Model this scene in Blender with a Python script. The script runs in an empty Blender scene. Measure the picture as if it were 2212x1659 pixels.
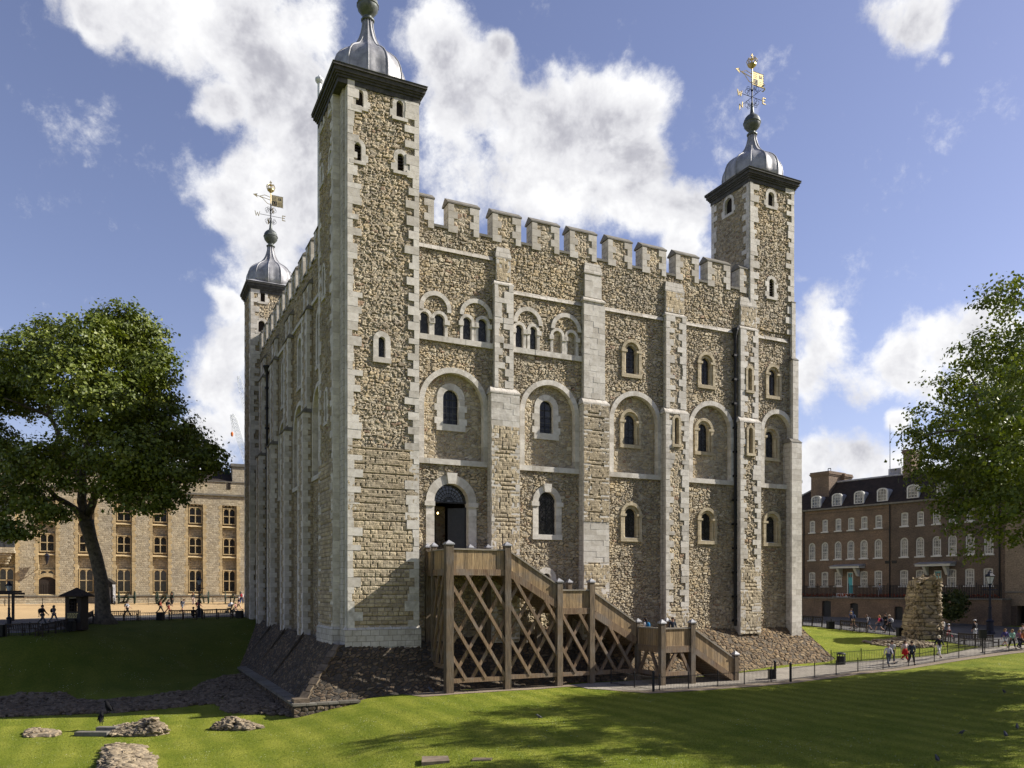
import bpy, math, random
import numpy as np
from mathutils import Vector, Matrix, geometry
R = math.radians
random.seed(11)
rng = np.random.default_rng(11)
scene = bpy.context.scene
COL = scene.collection

# ------------------------------------------------------------------ camera
F = 1738.0            # focal length in units of a 2212 px wide picture
CAMZ = 7.0            # camera height above the datum
cam_d = bpy.data.cameras.new('camera')
cam = bpy.data.objects.new('camera', cam_d)
COL.objects.link(cam)
cam.location = (0, 0, CAMZ)
cam.rotation_euler = (R(90), 0, 0)
cam_d.sensor_width = 36.0
cam_d.lens = 36.0 * F / 2212.0
cam_d.shift_y = 0.2014
cam_d.clip_start = 0.5
cam_d.clip_end = 6000
scene.camera = cam
scene.view_settings.view_transform = 'Standard'
scene.view_settings.look = 'None'
scene.view_settings.exposure = 0.80
scene.view_settings.gamma = 1.0
scene.view_settings.use_curve_mapping = False
try:
    scene.cycles.max_bounces = 6
    scene.cycles.transparent_max_bounces = 6
except Exception:
    pass

# ------------------------------------------------------------------ sun
SUN_EL = 34.8
sx, sy = 0.986, 0.165        # horizontal direction towards the sun
n_ = math.hypot(sx, sy); sx /= n_; sy /= n_
sun_d = bpy.data.lights.new('sun', 'SUN')
sun_d.energy = 5.0
sun_d.angle = R(0.5)
sun_d.color = (1.0, 0.945, 0.85)
sun = bpy.data.objects.new('sun', sun_d)
COL.objects.link(sun)
sdir = Vector((sx * math.cos(R(SUN_EL)), sy * math.cos(R(SUN_EL)), math.sin(R(SUN_EL))))
sun.rotation_euler = sdir.to_track_quat('Z', 'Y').to_euler()
sun.location = (60, 0, 80)

# ------------------------------------------------------------------ world: clear sky with cumulus cloud
def _set(sock, v):
    if hasattr(v, 'is_linked') or isinstance(v, bpy.types.NodeSocket):
        sock.id_data.links.new(v, sock)
    else:
        sock.default_value = v

class NT:
    def __init__(s, nt):
        s.nt = nt
        nt.nodes.clear()
    def n(s, typ, ins=None, **props):
        nd = s.nt.nodes.new(typ)
        for k, v in props.items():
            setattr(nd, k, v)
        for k, v in (ins or {}).items():
            _set(nd.inputs[k], v)
        return nd
    def m(s, op, a, b=None, c=None, clamp=False):
        nd = s.nt.nodes.new('ShaderNodeMath'); nd.operation = op; nd.use_clamp = clamp
        _set(nd.inputs[0], a)
        if b is not None: _set(nd.inputs[1], b)
        if c is not None: _set(nd.inputs[2], c)
        return nd.outputs[0]
    def vm(s, op, a, b=None):
        nd = s.nt.nodes.new('ShaderNodeVectorMath'); nd.operation = op
        _set(nd.inputs[0], a)
        if b is not None: _set(nd.inputs[1], b)
        return nd
    def mix(s, f, a, b, blend='MIX'):
        nd = s.nt.nodes.new('ShaderNodeMix'); nd.data_type = 'RGBA'; nd.blend_type = blend
        _set(nd.inputs[0], f)
        _set(nd.inputs[6], a if not isinstance(a, tuple) or len(a) == 4 else (*a, 1))
        _set(nd.inputs[7], b if not isinstance(b, tuple) or len(b) == 4 else (*b, 1))
        return nd.outputs[2]
    def rng(s, v, a, b, c=0.0, d=1.0, smooth=False):
        nd = s.nt.nodes.new('ShaderNodeMapRange')
        nd.interpolation_type = 'SMOOTHSTEP' if smooth else 'LINEAR'
        for i, x in enumerate((v, a, b, c, d)): _set(nd.inputs[i], x)
        return nd.outputs[0]
    def noise(s, vec, scale, detail=4, rough=0.55, dist=0.0):
        nd = s.nt.nodes.new('ShaderNodeTexNoise')
        if vec is not None: _set(nd.inputs['Vector'], vec)
        nd.inputs['Scale'].default_value = scale
        nd.inputs['Detail'].default_value = detail
        nd.inputs['Roughness'].default_value = rough
        nd.inputs['Distortion'].default_value = dist
        return nd
    def ramp(s, f, stops, const=False):
        nd = s.nt.nodes.new('ShaderNodeValToRGB')
        cr = nd.color_ramp
        if const: cr.interpolation = 'CONSTANT'
        while len(cr.elements) < len(stops): cr.elements.new(0.5)
        for e, (p, c) in zip(cr.elements, stops):
            e.position = p; e.color = (*c, 1)
        _set(nd.inputs[0], f)
        return nd.outputs[0]

world = bpy.data.worlds.new('World')
scene.world = world
world.use_nodes = True
w = NT(world.node_tree)
tc = w.n('ShaderNodeTexCoord')
D = tc.outputs['Generated']
sky = w.n('ShaderNodeTexSky', sky_type='NISHITA', sun_disc=False)
sky.sun_elevation = R(SUN_EL)
sky.sun_rotation = math.atan2(sx, sy)
sky.air_density = 1.0; sky.dust_density = 0.6; sky.ozone_density = 3.0
sky.altitude = 50
BL = [(190, 10, 80), (290, 40, 105), (420, 50, 125), (560, 50, 115), (690, 10, 80),
      (540, 170, 110), (690, 180, 120), (820, 150, 55), (480, 260, 50), (620, 300, 150), (480, 420, 90), (600, 470, 130), (700, 400, 130),
      (560, 600, 100), (480, 650, 45), (455, 780, 95), (490, 900, 110), (420, 960, 70), (400, 1060, 80), (520, 720, 80),
      (950, 90, 90), (1020, 170, 110), (1090, 110, 40), (960, 250, 90), (1130, 210, 110), (1250, 220, 110), (1340, 230, 80), (1420, 230, 70), (1120, 360, 150), (1280, 380, 150),
      (1390, 420, 100), (1460, 490, 90), (1520, 460, 60), (960, 420, 120), (1500, 560, 60), (1395, 330, 90),
      (1880, 20, 60), (1950, 50, 60), (2010, 80, 50), (2050, 105, 28), (2010, 10, 60),
      (1750, 680, 65), (1780, 770, 80), (1740, 850, 60), (1850, 840, 55), (1810, 700, 35), (1725, 630, 25),
      (1920, 790, 65), (1990, 740, 70), (2070, 710, 70), (2150, 660, 70), (1990, 830, 60), (2080, 800, 80), (2180, 760, 90),
      (1770, 970, 70), (1850, 960, 60), (1920, 1000, 80), (1740, 1050, 80), (1950, 895, 35), (2010, 1060, 80), (2120, 1000, 90),]
def cloud_density(dvec):
    """sum of soft round masses about fixed sky directions, broken up by fractal noise"""
    acc = None
    for (u, v, r) in BL:
        c = Vector(((u - 1106) / F, 1.0, (1275 - v) / F))
        L = c.length
        cn = c / L
        rad = 1.12 * r / F / L
        dd = w.vm('DISTANCE', dvec, tuple(cn)).outputs['Value']
        f = w.m('SUBTRACT', 1.0, w.m('DIVIDE', dd, rad), clamp=True)
        acc = f if acc is None else w.m('MAXIMUM', acc, f) if r < 50 else w.m('ADD', w.m('MULTIPLY', acc, 1.0), w.m('MULTIPLY', f, 0.8))
    return acc
wn = w.noise(D, 5.0, 5, 0.6)
warp = w.vm('MULTIPLY', w.vm('SUBTRACT', wn.outputs['Color'], (0.5, 0.5, 0.5)).outputs[0], (0.075, 0.075, 0.075)).outputs[0]
DW = w.vm('ADD', D, warp).outputs[0]
dens = cloud_density(DW)
f1 = w.noise(D, 10.0, 14, 0.66, 0.1).outputs['Fac']
f2 = w.noise(w.vm('ADD', D, (3.1, 1.7, 0.4)).outputs[0], 3.2, 8, 0.6).outputs['Fac']
dd = w.m('ADD', dens, w.m('MULTIPLY', w.m('SUBTRACT', f1, 0.5), 1.8))
f5 = w.noise(DW, 34.0, 8, 0.7, 0.0).outputs['Fac']
dd = w.m('ADD', dd, w.m('MULTIPLY', w.m('SUBTRACT', f5, 0.5), 0.75))
front = w.m('GREATER_THAN', w.n('ShaderNodeSeparateXYZ', {0: D}).outputs[1], 0.05)
sepz = w.n('ShaderNodeSeparateXYZ', {0: D}).outputs[2]
alpha = w.rng(dd, 0.10, 0.70, 0, 1, True)
alpha = w.m('MULTIPLY', alpha, front)
other = w.m('MULTIPLY', w.rng(w.m('ADD', f2, w.m('MULTIPLY', w.m('SUBTRACT', f1, 0.5), 0.5)), 0.66, 0.78, 0, 1, True), w.m('SUBTRACT', 1.0, front))
alpha = w.m('MAXIMUM', alpha, w.m('MULTIPLY', other, w.m('GREATER_THAN', sepz, 0.02)))
# cloud brightness: sunward flanks bright, thick bases grey (density sampled a little towards the sun)
f3 = w.noise(w.vm('ADD', D, (0.030, 0.002, 0.034)).outputs[0], 10.0, 5, 0.6, 0.25).outputs['Fac']
f4 = w.noise(D, 10.0, 5, 0.6, 0.25).outputs['Fac']
lit = w.m('MULTIPLY', w.m('SUBTRACT', f4, f3), 2.0)
thick = w.rng(dd, 0.35, 1.5, 0, 1, True)
big = w.rng(w.noise(w.vm('ADD', D, (0.5, 0.2, 0.9)).outputs[0], 4.2, 6, 0.55).outputs['Fac'], 0.36, 0.64)
shade = w.m('SUBTRACT', w.m('ADD', w.m('MULTIPLY', w.m('SUBTRACT', 1.0, w.m('MULTIPLY', thick, 0.55)), 1.0), lit), w.m('MULTIPLY', big, 0.2), clamp=True)
ccol = w.ramp(shade, [(0.0, (0.25, 0.25, 0.285)), (0.28, (0.33, 0.33, 0.36)), (0.55, (0.46, 0.46, 0.48)), (1.0, (0.60, 0.60, 0.605))])
skyc = w.mix(1.0, sky.outputs[0], (0.089, 0.089, 0.089), 'MULTIPLY')
skyc = w.mix(0.08, w.mix(1.0, skyc, (1.17, 0.935, 0.98), 'MULTIPLY'), (0.20, 0.19, 0.235))
final = w.mix(alpha, skyc, ccol)
bg = w.n('ShaderNodeBackground', {'Color': final, 'Strength': 1.0})
wo = w.n('ShaderNodeOutputWorld', {'Surface': bg.outputs[0]})

# ------------------------------------------------------------------ materials
MATS = {}
def newmat(name):
    m = bpy.data.materials.new(name); m.use_nodes = True
    t = NT(m.node_tree)
    out = t.n('ShaderNodeOutputMaterial')
    b = t.n('ShaderNodeBsdfPrincipled')
    t.nt.links.new(b.outputs[0], out.inputs[0])
    t.out, t.b = out, b
    b.inputs['Roughness'].default_value = 0.85
    b.inputs['Specular IOR Level'].default_value = 0.3
    MATS[name] = m
    return m, t

def uvnode(t):
    return t.n('ShaderNodeUVMap').outputs[0]

def bump(t, h, dist, strength=1.0):
    nd = t.n('ShaderNodeBump', {'Height': h, 'Distance': dist, 'Strength': strength})
    t.nt.links.new(nd.outputs[0], t.b.inputs['Normal'])

def rubble_mat(name, sx_, sz_, palette, mortar, disp, stain=(0.30, 0.25, 0.17), edge=0.16, jit=0.35, two=False, rough=1.0, avg=0.0):
    m, t = newmat(name)
    uv = uvnode(t)
    wob = t.noise(uv, 1.6, 3, 0.5)
    wv = t.vm('MULTIPLY', t.vm('SUBTRACT', wob.outputs['Color'], (0.5, 0.5, 0.5)).outputs[0], (jit, jit * 0.6, 0)).outputs[0]
    p = t.vm('ADD', uv, wv).outputs[0]
    p = t.vm('MULTIPLY', p, (sx_, sz_, 1)).outputs[0]
    vo = t.n('ShaderNodeTexVoronoi', {'Vector': p, 'Scale': 1.0, 'Randomness': 0.85}, voronoi_dimensions='2D', feature='F1')
    ve = t.n('ShaderNodeTexVoronoi', {'Vector': p, 'Scale': 1.0, 'Randomness': 0.85}, voronoi_dimensions='2D', feature='DISTANCE_TO_EDGE')
    e = t.rng(ve.outputs['Distance'], 0.02, edge, 0, 1, True)
    vcol = vo.outputs['Color']
    if two:
        p2 = t.vm('MULTIPLY', p, (0.56, 0.62, 1)).outputs[0]
        vo2 = t.n('ShaderNodeTexVoronoi', {'Vector': p2, 'Scale': 1.0, 'Randomness': 0.8}, voronoi_dimensions='2D', feature='F1')
        ve2 = t.n('ShaderNodeTexVoronoi', {'Vector': p2, 'Scale': 1.0, 'Randomness': 0.8}, voronoi_dimensions='2D', feature='DISTANCE_TO_EDGE')
        e2 = t.rng(ve2.outputs['Distance'], 0.02, edge * 0.8, 0, 1, True)
        mk_ = t.m('GREATER_THAN', t.noise(uv, 0.9, 3, 0.6).outputs['Fac'], 0.51)
        e = t.m('ADD', t.m('MULTIPLY', e, t.m('SUBTRACT', 1.0, mk_)), t.m('MULTIPLY', e2, mk_))
        vcol = t.mix(mk_, vcol, vo2.outputs['Color'])
    sep = t.n('ShaderNodeSeparateColor', {0: vcol})
    col = t.ramp(sep.outputs[0], palette, const=True)
    if avg:
        mean = tuple(sum(c[1][i] for c in palette) / len(palette) * 1.04 for i in range(3))
        col = t.mix(avg, col, mean)
    fine = t.noise(uv, 22, 5, 0.65).outputs['Fac']
    mid = t.noise(uv, 5.5, 4, 0.6).outputs['Fac']
    col = t.mix(1.0, col, t.ramp(fine, [(0.25, (0.72, 0.70, 0.66)), (0.75, (1.18, 1.16, 1.12))]), 'MULTIPLY')
    col = t.mix(t.m('MULTIPLY', t.rng(mid, 0.45, 0.7), 0.45), col, stain)
    large = t.noise(uv, 0.22, 4, 0.6).outputs['Fac']
    col = t.mix(1.0, col, t.ramp(large, [(0.3, (0.70, 0.69, 0.69)), (0.5, (0.98, 0.95, 0.90)), (0.7, (1.18, 1.08, 0.90))]), 'MULTIPLY')
    # missing stone faces filled with mortar
    em = t.m('MULTIPLY', e, t.rng(sep.outputs[1], 0.08, 0.16, 0.25, 1.0))
    col = t.mix(em, mortar, col)
    t.nt.links.new(col, t.b.inputs['Base Color'])
    h = t.m('MULTIPLY', em, t.m('ADD', 0.45, t.m('MULTIPLY', sep.outputs[2], 0.55)))
    h = t.m('ADD', h, t.m('MULTIPLY', t.m('SUBTRACT', mid, 0.5), 0.9 * rough))
    h = t.m('ADD', h, t.m('MULTIPLY', t.m('SUBTRACT', fine, 0.5), 0.35 * rough))
    dn = t.n('ShaderNodeDisplacement', {'Height': h, 'Midlevel': 0.5, 'Scale': disp})
    t.nt.links.new(dn.outputs[0], t.out.inputs['Displacement'])
    m.displacement_method = 'BOTH'
    return m

PAL_TAN = [(0.0, (0.34, 0.28, 0.185)), (0.10, (0.45, 0.385, 0.27)), (0.22, (0.20, 0.165, 0.12)), (0.30, (0.40, 0.32, 0.20)), (0.42, (0.52, 0.46, 0.34)),
           (0.54, (0.30, 0.255, 0.18)), (0.64, (0.56, 0.52, 0.42)), (0.72, (0.235, 0.215, 0.185)), (0.80, (0.46, 0.37, 0.22)), (0.90, (0.38, 0.345, 0.275)), (0.965, (0.24, 0.13, 0.085))]
PAL_TAN = [(p_, tuple(1.0 * (0.84 * c_ + 0.16 * (sum(t_) / 3 * 1.04)) for c_ in t_)) for p_, t_ in PAL_TAN]
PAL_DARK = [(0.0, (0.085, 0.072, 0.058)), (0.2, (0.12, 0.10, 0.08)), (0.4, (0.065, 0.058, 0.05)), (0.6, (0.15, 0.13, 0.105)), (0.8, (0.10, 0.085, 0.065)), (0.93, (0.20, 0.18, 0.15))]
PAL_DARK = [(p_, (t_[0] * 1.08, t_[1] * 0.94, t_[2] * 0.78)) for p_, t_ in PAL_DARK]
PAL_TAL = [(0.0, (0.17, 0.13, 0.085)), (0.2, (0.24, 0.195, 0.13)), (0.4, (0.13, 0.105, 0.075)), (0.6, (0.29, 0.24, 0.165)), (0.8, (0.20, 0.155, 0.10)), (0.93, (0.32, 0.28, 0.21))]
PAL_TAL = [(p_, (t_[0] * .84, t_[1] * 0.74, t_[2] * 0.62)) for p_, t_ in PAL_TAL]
PAL_BLK = [(0.0, (0.42, 0.37, 0.27)), (0.2, (0.52, 0.47, 0.36)), (0.4, (0.34, 0.30, 0.22)), (0.55, (0.60, 0.56, 0.46)), (0.75, (0.46, 0.41, 0.30)), (0.9, (0.36, 0.31, 0.21))]
rubble_mat('rubble', 3.9, 7.2, PAL_TAN, (0.36, 0.315, 0.235), 0.088, jit=0.5, two=True, avg=0.32)
rubble_mat('rubble_flat', 3.6, 5.4, PAL_TAN, (0.34, 0.295, 0.22), 0.05, jit=0.45, two=True, avg=0.3)
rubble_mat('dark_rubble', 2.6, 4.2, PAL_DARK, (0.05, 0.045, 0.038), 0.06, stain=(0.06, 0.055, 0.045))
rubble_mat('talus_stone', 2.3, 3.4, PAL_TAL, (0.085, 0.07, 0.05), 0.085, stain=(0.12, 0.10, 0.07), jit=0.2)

def coursed_mat(name, bw, bh, c1, c2, mortar, disp, jit=0.1, spread=0.5):
    """rough squared stones in wavering courses"""
    m, t = newmat(name)
    uv = uvnode(t)
    wob = t.noise(uv, 1.1, 3, 0.55)
    wv = t.vm('MULTIPLY', t.vm('SUBTRACT', wob.outputs['Color'], (0.5, 0.5, 0.5)).outputs[0], (jit * 2.5, jit, 0)).outputs[0]
    p = t.vm('ADD', uv, wv).outputs[0]
    br = t.n('ShaderNodeTexBrick', {'Vector': p, 'Scale': 1.0, 'Mortar Size': bh * 0.09, 'Mortar Smooth': 0.7, 'Brick Width': bw, 'Row Height': bh,
                                    'Color1': (0, 0, 0, 1), 'Color2': (1, 1, 1, 1), 'Mortar': (0.5, 0.5, 0.5, 1)}, offset=0.43, squash=0.72, squash_frequency=3)
    fine = t.noise(uv, 20, 5, 0.65).outputs['Fac']; mid = t.noise(uv, 3.8, 4, 0.6).outputs['Fac']; large = t.noise(uv, 0.3, 4, 0.6).outputs['Fac']
    k = t.n('ShaderNodeSeparateColor', {0: br.outputs['Color']}).outputs[0]
    c = t.mix(k, c1, c2)
    c = t.mix(1.0, c, t.ramp(fine, [(0.25, (0.74, 0.73, 0.70)), (0.75, (1.18, 1.16, 1.12))]), 'MULTIPLY')
    c = t.mix(1.0, c, t.ramp(mid, [(0.3, (0.78, 0.76, 0.72)), (0.7, (1.16, 1.14, 1.10))]), 'MULTIPLY')
    c = t.mix(1.0, c, t.ramp(large, [(0.3, (0.82, 0.82, 0.84)), (0.7, (1.14, 1.07, 0.95))]), 'MULTIPLY')
    c = t.mix(t.m('MULTIPLY', br.outputs['Fac'], 0.85), c, mortar)
    t.nt.links.new(c, t.b.inputs['Base Color'])
    h = t.m('MULTIPLY', t.m('SUBTRACT', 1.0, br.outputs['Fac']), t.m('ADD', 0.45, t.m('MULTIPLY', mid, 1.0)))
    h = t.m('ADD', h, t.m('MULTIPLY', t.m('SUBTRACT', fine, 0.5), 0.45))
    dn = t.n('ShaderNodeDisplacement', {'Height': h, 'Midlevel': 0.0, 'Scale': disp})
    t.nt.links.new(dn.outputs[0], t.out.inputs['Displacement'])
    m.displacement_method = 'BOTH'
coursed_mat('thin_courses', 0.42, 0.13, (0.42, 0.375, 0.29), (0.26, 0.225, 0.17), (0.19, 0.16, 0.115), 0.07, 0.05)
coursed_mat('squared_rubble', 0.46, 0.26, (0.49, 0.44, 0.34), (0.30, 0.26, 0.195), (0.26, 0.22, 0.16), 0.06, 0.07)
coursed_mat('barrack_stone', 0.5, 0.26, (0.50, 0.46, 0.37), (0.33, 0.295, 0.23), (0.16, 0.14, 0.105), 0.04, 0.06)
coursed_mat('pier_stone', 0.55, 0.36, (0.40, 0.345, 0.25), (0.25, 0.205, 0.14), (0.11, 0.09, 0.06), 0.16, 0.16)

def ashlar_mat(name, base, dark, bw=0.55, bh=0.34, joint=0.35, stainc=(0.22, 0.20, 0.17), bd=0.012, tl=0.72):
    m, t = newmat(name)
    uv = uvnode(t)
    at = t.n('ShaderNodeAttribute', attribute_name='tone').outputs['Fac']
    br = t.n('ShaderNodeTexBrick', {'Vector': uv, 'Scale': 1.0, 'Mortar Size': 0.012, 'Mortar Smooth': 0.3, 'Brick Width': bw, 'Row Height': bh,
                                    'Color1': (1, 1, 1, 1), 'Color2': (0.80, 0.79, 0.77, 1), 'Mortar': (joint, joint, joint * 0.95, 1)})
    n1 = t.noise(uv, 3.0, 6, 0.65).outputs['Fac']
    n2 = t.noise(uv, 30, 4, 0.6).outputs['Fac']
    n3 = t.noise(uv, 0.35, 3, 0.5).outputs['Fac']
    c = t.mix(t.rng(n1, 0.35, 0.72), base, dark)
    c = t.mix(1.0, c, br.outputs['Color'], 'MULTIPLY')
    c = t.mix(1.0, c, t.ramp(at, [(0.0, (tl, tl * .97, tl * .92)), (0.5, (1, 1, 1)), (1.0, (1.16, 1.16, 1.16))]), 'MULTIPLY')
    c = t.mix(t.m('MULTIPLY', t.rng(t.m('ADD', n3, t.m('MULTIPLY', t.m('SUBTRACT', n1, 0.5), 0.5)), 0.56, 0.74), 0.45), c, stainc)
    c = t.mix(t.rng(n2, 0.66, 0.78), c, (0.16, 0.15, 0.13))
    t.nt.links.new(c, t.b.inputs['Base Color'])
    h = t.m('ADD', t.m('MULTIPLY', br.outputs['Fac'], -1.0), t.m('MULTIPLY', n1, 0.9))
    h = t.m('ADD', h, t.m('MULTIPLY', n2, 0.5))
    bump(t, h, bd)
    return m
ashlar_mat('ashlar', (0.57, 0.535, 0.475), (0.42, 0.385, 0.325))
ashlar_mat('quoin', (0.63, 0.595, 0.535), (0.46, 0.42, 0.36), 50, 50, 1.0)
ashlar_mat('yellow_stone', (0.53, 0.455, 0.32), (0.42, 0.35, 0.235), 0.6, 0.4, 0.6, (0.30, 0.24, 0.15))
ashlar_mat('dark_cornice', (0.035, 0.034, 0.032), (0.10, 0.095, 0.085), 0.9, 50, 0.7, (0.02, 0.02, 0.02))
ashlar_mat('coping_stone', (0.20, 0.185, 0.155), (0.125, 0.115, 0.095), 0.8, 50, 0.6, (0.10, 0.095, 0.08))
ashlar_mat('barrack_trim', (0.52, 0.41, 0.235), (0.43, 0.32, 0.17), 50, 0.45, 0.6, (0.36, 0.26, 0.14))
ashlar_mat('white_paint', (0.60, 0.59, 0.55), (0.52, 0.51, 0.47), 50, 50, 1.0, (0.5, 0.48, 0.42), 0.002)

ashlar_mat('ruin_block', (0.36, 0.29, 0.195), (0.15, 0.115, 0.07), 50, 50, 1.0, (0.13, 0.11, 0.08), .03, .4)
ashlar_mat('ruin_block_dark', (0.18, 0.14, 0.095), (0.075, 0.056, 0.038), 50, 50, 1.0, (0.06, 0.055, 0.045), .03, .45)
def plain(name, c1, c2=None, rough=0.8, metal=0.0, scale=6.0, bd=0.0, spec=0.3, emis=None, coord='obj', detail=4):
    m, t = newmat(name)
    co = t.n('ShaderNodeTexCoord').outputs['Object']
    c2 = c2 or tuple(x * 0.75 for x in c1)
    nf = t.noise(co, scale, detail, 0.6).outputs['Fac']
    t.nt.links.new(t.mix(t.rng(nf, 0.35, 0.65), c1, c2), t.b.inputs['Base Color'])
    t.b.inputs['Roughness'].default_value = rough
    t.b.inputs['Metallic'].default_value = metal
    t.b.inputs['Specular IOR Level'].default_value = spec
    if bd: bump(t, nf, bd)
    if emis:
        t.b.inputs['Emission Color'].default_value = (*emis[0], 1); t.b.inputs['Emission Strength'].default_value = emis[1]
    return m
plain('lead', (0.36, 0.36, 0.37), (0.19, 0.19, 0.20), 0.5, 0.15, 1.3, 0.03)
plain('lead_dark', (0.075, 0.085, 0.08), (0.13, 0.14, 0.13), 0.5, 0.45, 5, 0.01)
plain('gold', (0.60, 0.48, 0.24), (0.42, 0.32, 0.13), 0.35, 0.8, 8)
plain('black_iron', (0.012, 0.012, 0.013), (0.02, 0.02, 0.02), 0.5, 0.2)
plain('blue_iron', (0.008, 0.010, 0.024), (0.006, 0.008, 0.016), 0.5, 0.1)
plain('dark_interior', (0.02, 0.014, 0.01), (0.012, 0.009, 0.007), 0.9)
plain('brown_interior', (0.05, 0.028, 0.014), (0.03, 0.018, 0.01), 0.7)
plain('door_paint', (0.022, 0.024, 0.03), (0.03, 0.032, 0.038), 0.5)
plain('lamp_glow', (1, 0.8, 0.4), (1, 0.8, 0.4), 0.5, emis=((1.0, 0.72, 0.28), 6.0))
plain('lamp_glass', (0.50, 0.54, 0.58), (0.35, 0.38, 0.42), 0.15, 0.0, spec=0.6)
plain('pebble', (0.42, 0.36, 0.27), (0.24, 0.20, 0.15), 0.95, scale=18, bd=0.03)
plain('bark', (0.135, 0.115, 0.085), (0.055, 0.048, 0.036), 0.95, scale=3.5, bd=0.06)
plain('ruin_stone', (0.20, 0.155, 0.11), (0.13, 0.10, 0.07), 0.95, scale=3.0, bd=0.03)
plain('ruin_dark', (0.15, 0.13, 0.10), (0.075, 0.065, 0.052), 0.95, scale=3.0, bd=0.03)
plain('earth', (0.10, 0.075, 0.05), (0.06, 0.045, 0.03), 0.98, scale=2.0, bd=0.04)
plain('slate', (0.045, 0.034, 0.028), (0.026, 0.022, 0.02), 0.9, scale=2.5, bd=0.01, spec=0.1)
plain('flower_red', (0.45, 0.03, 0.02), (0.10, 0.10, 0.03), 0.8, scale=9)
plain('turquoise', (0.09, 0.42, 0.48), (0.08, 0.38, 0.44), 0.45)
plain('curtain_glass', (0.30, 0.29, 0.27), (0.035, 0.04, 0.045), 0.12, scale=1.7, spec=0.6)
plain('dark_glass', (0.018, 0.02, 0.022), (0.045, 0.05, 0.055), 0.12, scale=2.5, spec=0.6)
plain('white_steel', (0.70, 0.72, 0.74), None, 0.5)
plain('orange_paint', (0.7, 0.18, 0.04), None, 0.5)
plain('green_paint', (0.015, 0.035, 0.022), (0.01, 0.022, 0.015), 0.6)
plain('bronze', (0.05, 0.055, 0.04), (0.09, 0.09, 0.06), 0.45, 0.6)
plain('bench_wood', (0.020, 0.014, 0.011), (0.035, 0.026, 0.020), 0.7, scale=9)
plain('black_feather', (0.006, 0.006, 0.006), (0.01, 0.01, 0.012), 0.8, spec=0.1)
plain('grey_feather', (0.05, 0.05, 0.055), (0.09, 0.09, 0.1), 0.7)
plain('sign_text', (0.42, 0.36, 0.16), None, 0.7)
plain('skin', (0.48, 0.28, 0.20), (0.42, 0.24, 0.17), 0.6)
plain('white_cloth', (0.70, 0.69, 0.68), (0.58, 0.57, 0.57), 0.9)

def cloth(name, c):
    if name not in MATS: plain(name, c, tuple(x * 0.7 for x in c), 0.9, scale=11)
    return name

# leaded glass: dark panes under a diamond grid of lead
def leaded(name, per, line, diamond=True):
    m, t = newmat(name)
    uv = uvnode(t)
    s = t.n('ShaderNodeSeparateXYZ', {0: uv})
    x, y = s.outputs[0], s.outputs[1]
    if diamond:
        a = t.m('ADD', t.m('MULTIPLY', x, 1.35), t.m('MULTIPLY', y, 0.9)); b = t.m('SUBTRACT', t.m('MULTIPLY', x, 1.35), t.m('MULTIPLY', y, 0.9))
    else:
        a, b = x, y
    la = t.m('LESS_THAN', t.m('FRACT', t.m('DIVIDE', a, per)), line)
    lb = t.m('LESS_THAN', t.m('FRACT', t.m('DIVIDE', b, per)), line)
    g = t.m('MAXIMUM', la, lb)
    ia = t.m('FLOOR', t.m('DIVIDE', a, per)); ib = t.m('FLOOR', t.m('DIVIDE', b, per))
    cv = t.n('ShaderNodeCombineXYZ', {0: ia, 1: ib})
    wn_ = t.n('ShaderNodeTexWhiteNoise', {'Vector': cv.outputs[0]}, noise_dimensions='2D')
    pane = t.ramp(wn_.outputs['Value'], [(0.0, (0.010, 0.009, 0.009)), (0.7, (0.018, 0.017, 0.017)), (1.0, (0.06, 0.06, 0.065))])
    t.nt.links.new(t.mix(g, pane, (0.055, 0.055, 0.055)), t.b.inputs['Base Color'])
    t.nt.links.new(t.m('ADD', t.m('MULTIPLY', g, 0.4), 0.12), t.b.inputs['Roughness'])
    t.b.inputs['Specular IOR Level'].default_value = 0.22
    nn = t.n('ShaderNodeTexWhiteNoise', {'Vector': cv.outputs[0]}, noise_dimensions='2D')
    bump(t, t.m('MULTIPLY', nn.outputs['Value'], t.m('FRACT', t.m('DIVIDE', a, per))), 0.01)
    return m
leaded('leaded_glass', 0.17, 0.16)
leaded('barred_glass', 0.42, 0.14, False)

# oak boards of the stair
def wood_mat(name, c1, c2, vertical=True, board=0.24, gap=True):
    m, t = newmat(name)
    uv = uvnode(t)
    s = t.n('ShaderNodeSeparateXYZ', {0: uv})
    g = t.vm('MULTIPLY', uv, (14, 1.2, 1) if vertical else (1.2, 14, 1)).outputs[0]
    n1 = t.noise(g, 1.0, 5, 0.6).outputs['Fac']
    n5 = t.noise(uv, 0.8, 4, 0.6).outputs['Fac']
    bi = t.m('FLOOR', t.m('DIVIDE', s.outputs[0], board))
    wnz = t.n('ShaderNodeTexWhiteNoise', {'W': bi}, noise_dimensions='1D').outputs['Value']
    at = t.n('ShaderNodeAttribute', attribute_name='tone').outputs['Fac']
    c = t.mix(t.rng(n1, 0.3, 0.7), c1, c2)
    c = t.mix(t.m('MULTIPLY', t.rng(n5, 0.48, 0.66), 0.6), c, (0.17, 0.155, 0.135))
    if gap:
        c = t.mix(1.0, c, t.ramp(wnz, [(0, (0.66, 0.64, 0.62)), (1, (1.15, 1.12, 1.08))]), 'MULTIPLY')
        gl = t.m('LESS_THAN', t.m('FRACT', t.m('DIVIDE', s.outputs[0], board)), 0.05)
        c = t.mix(gl, c, (0.02, 0.014, 0.01))
    c = t.mix(1.0, c, t.ramp(at, [(0, (0.6, 0.6, 0.6)), (1, (1.3, 1.3, 1.3))]), 'MULTIPLY')
    t.nt.links.new(c, t.b.inputs['Base Color'])
    bump(t, n1, 0.02)
    return m
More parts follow.
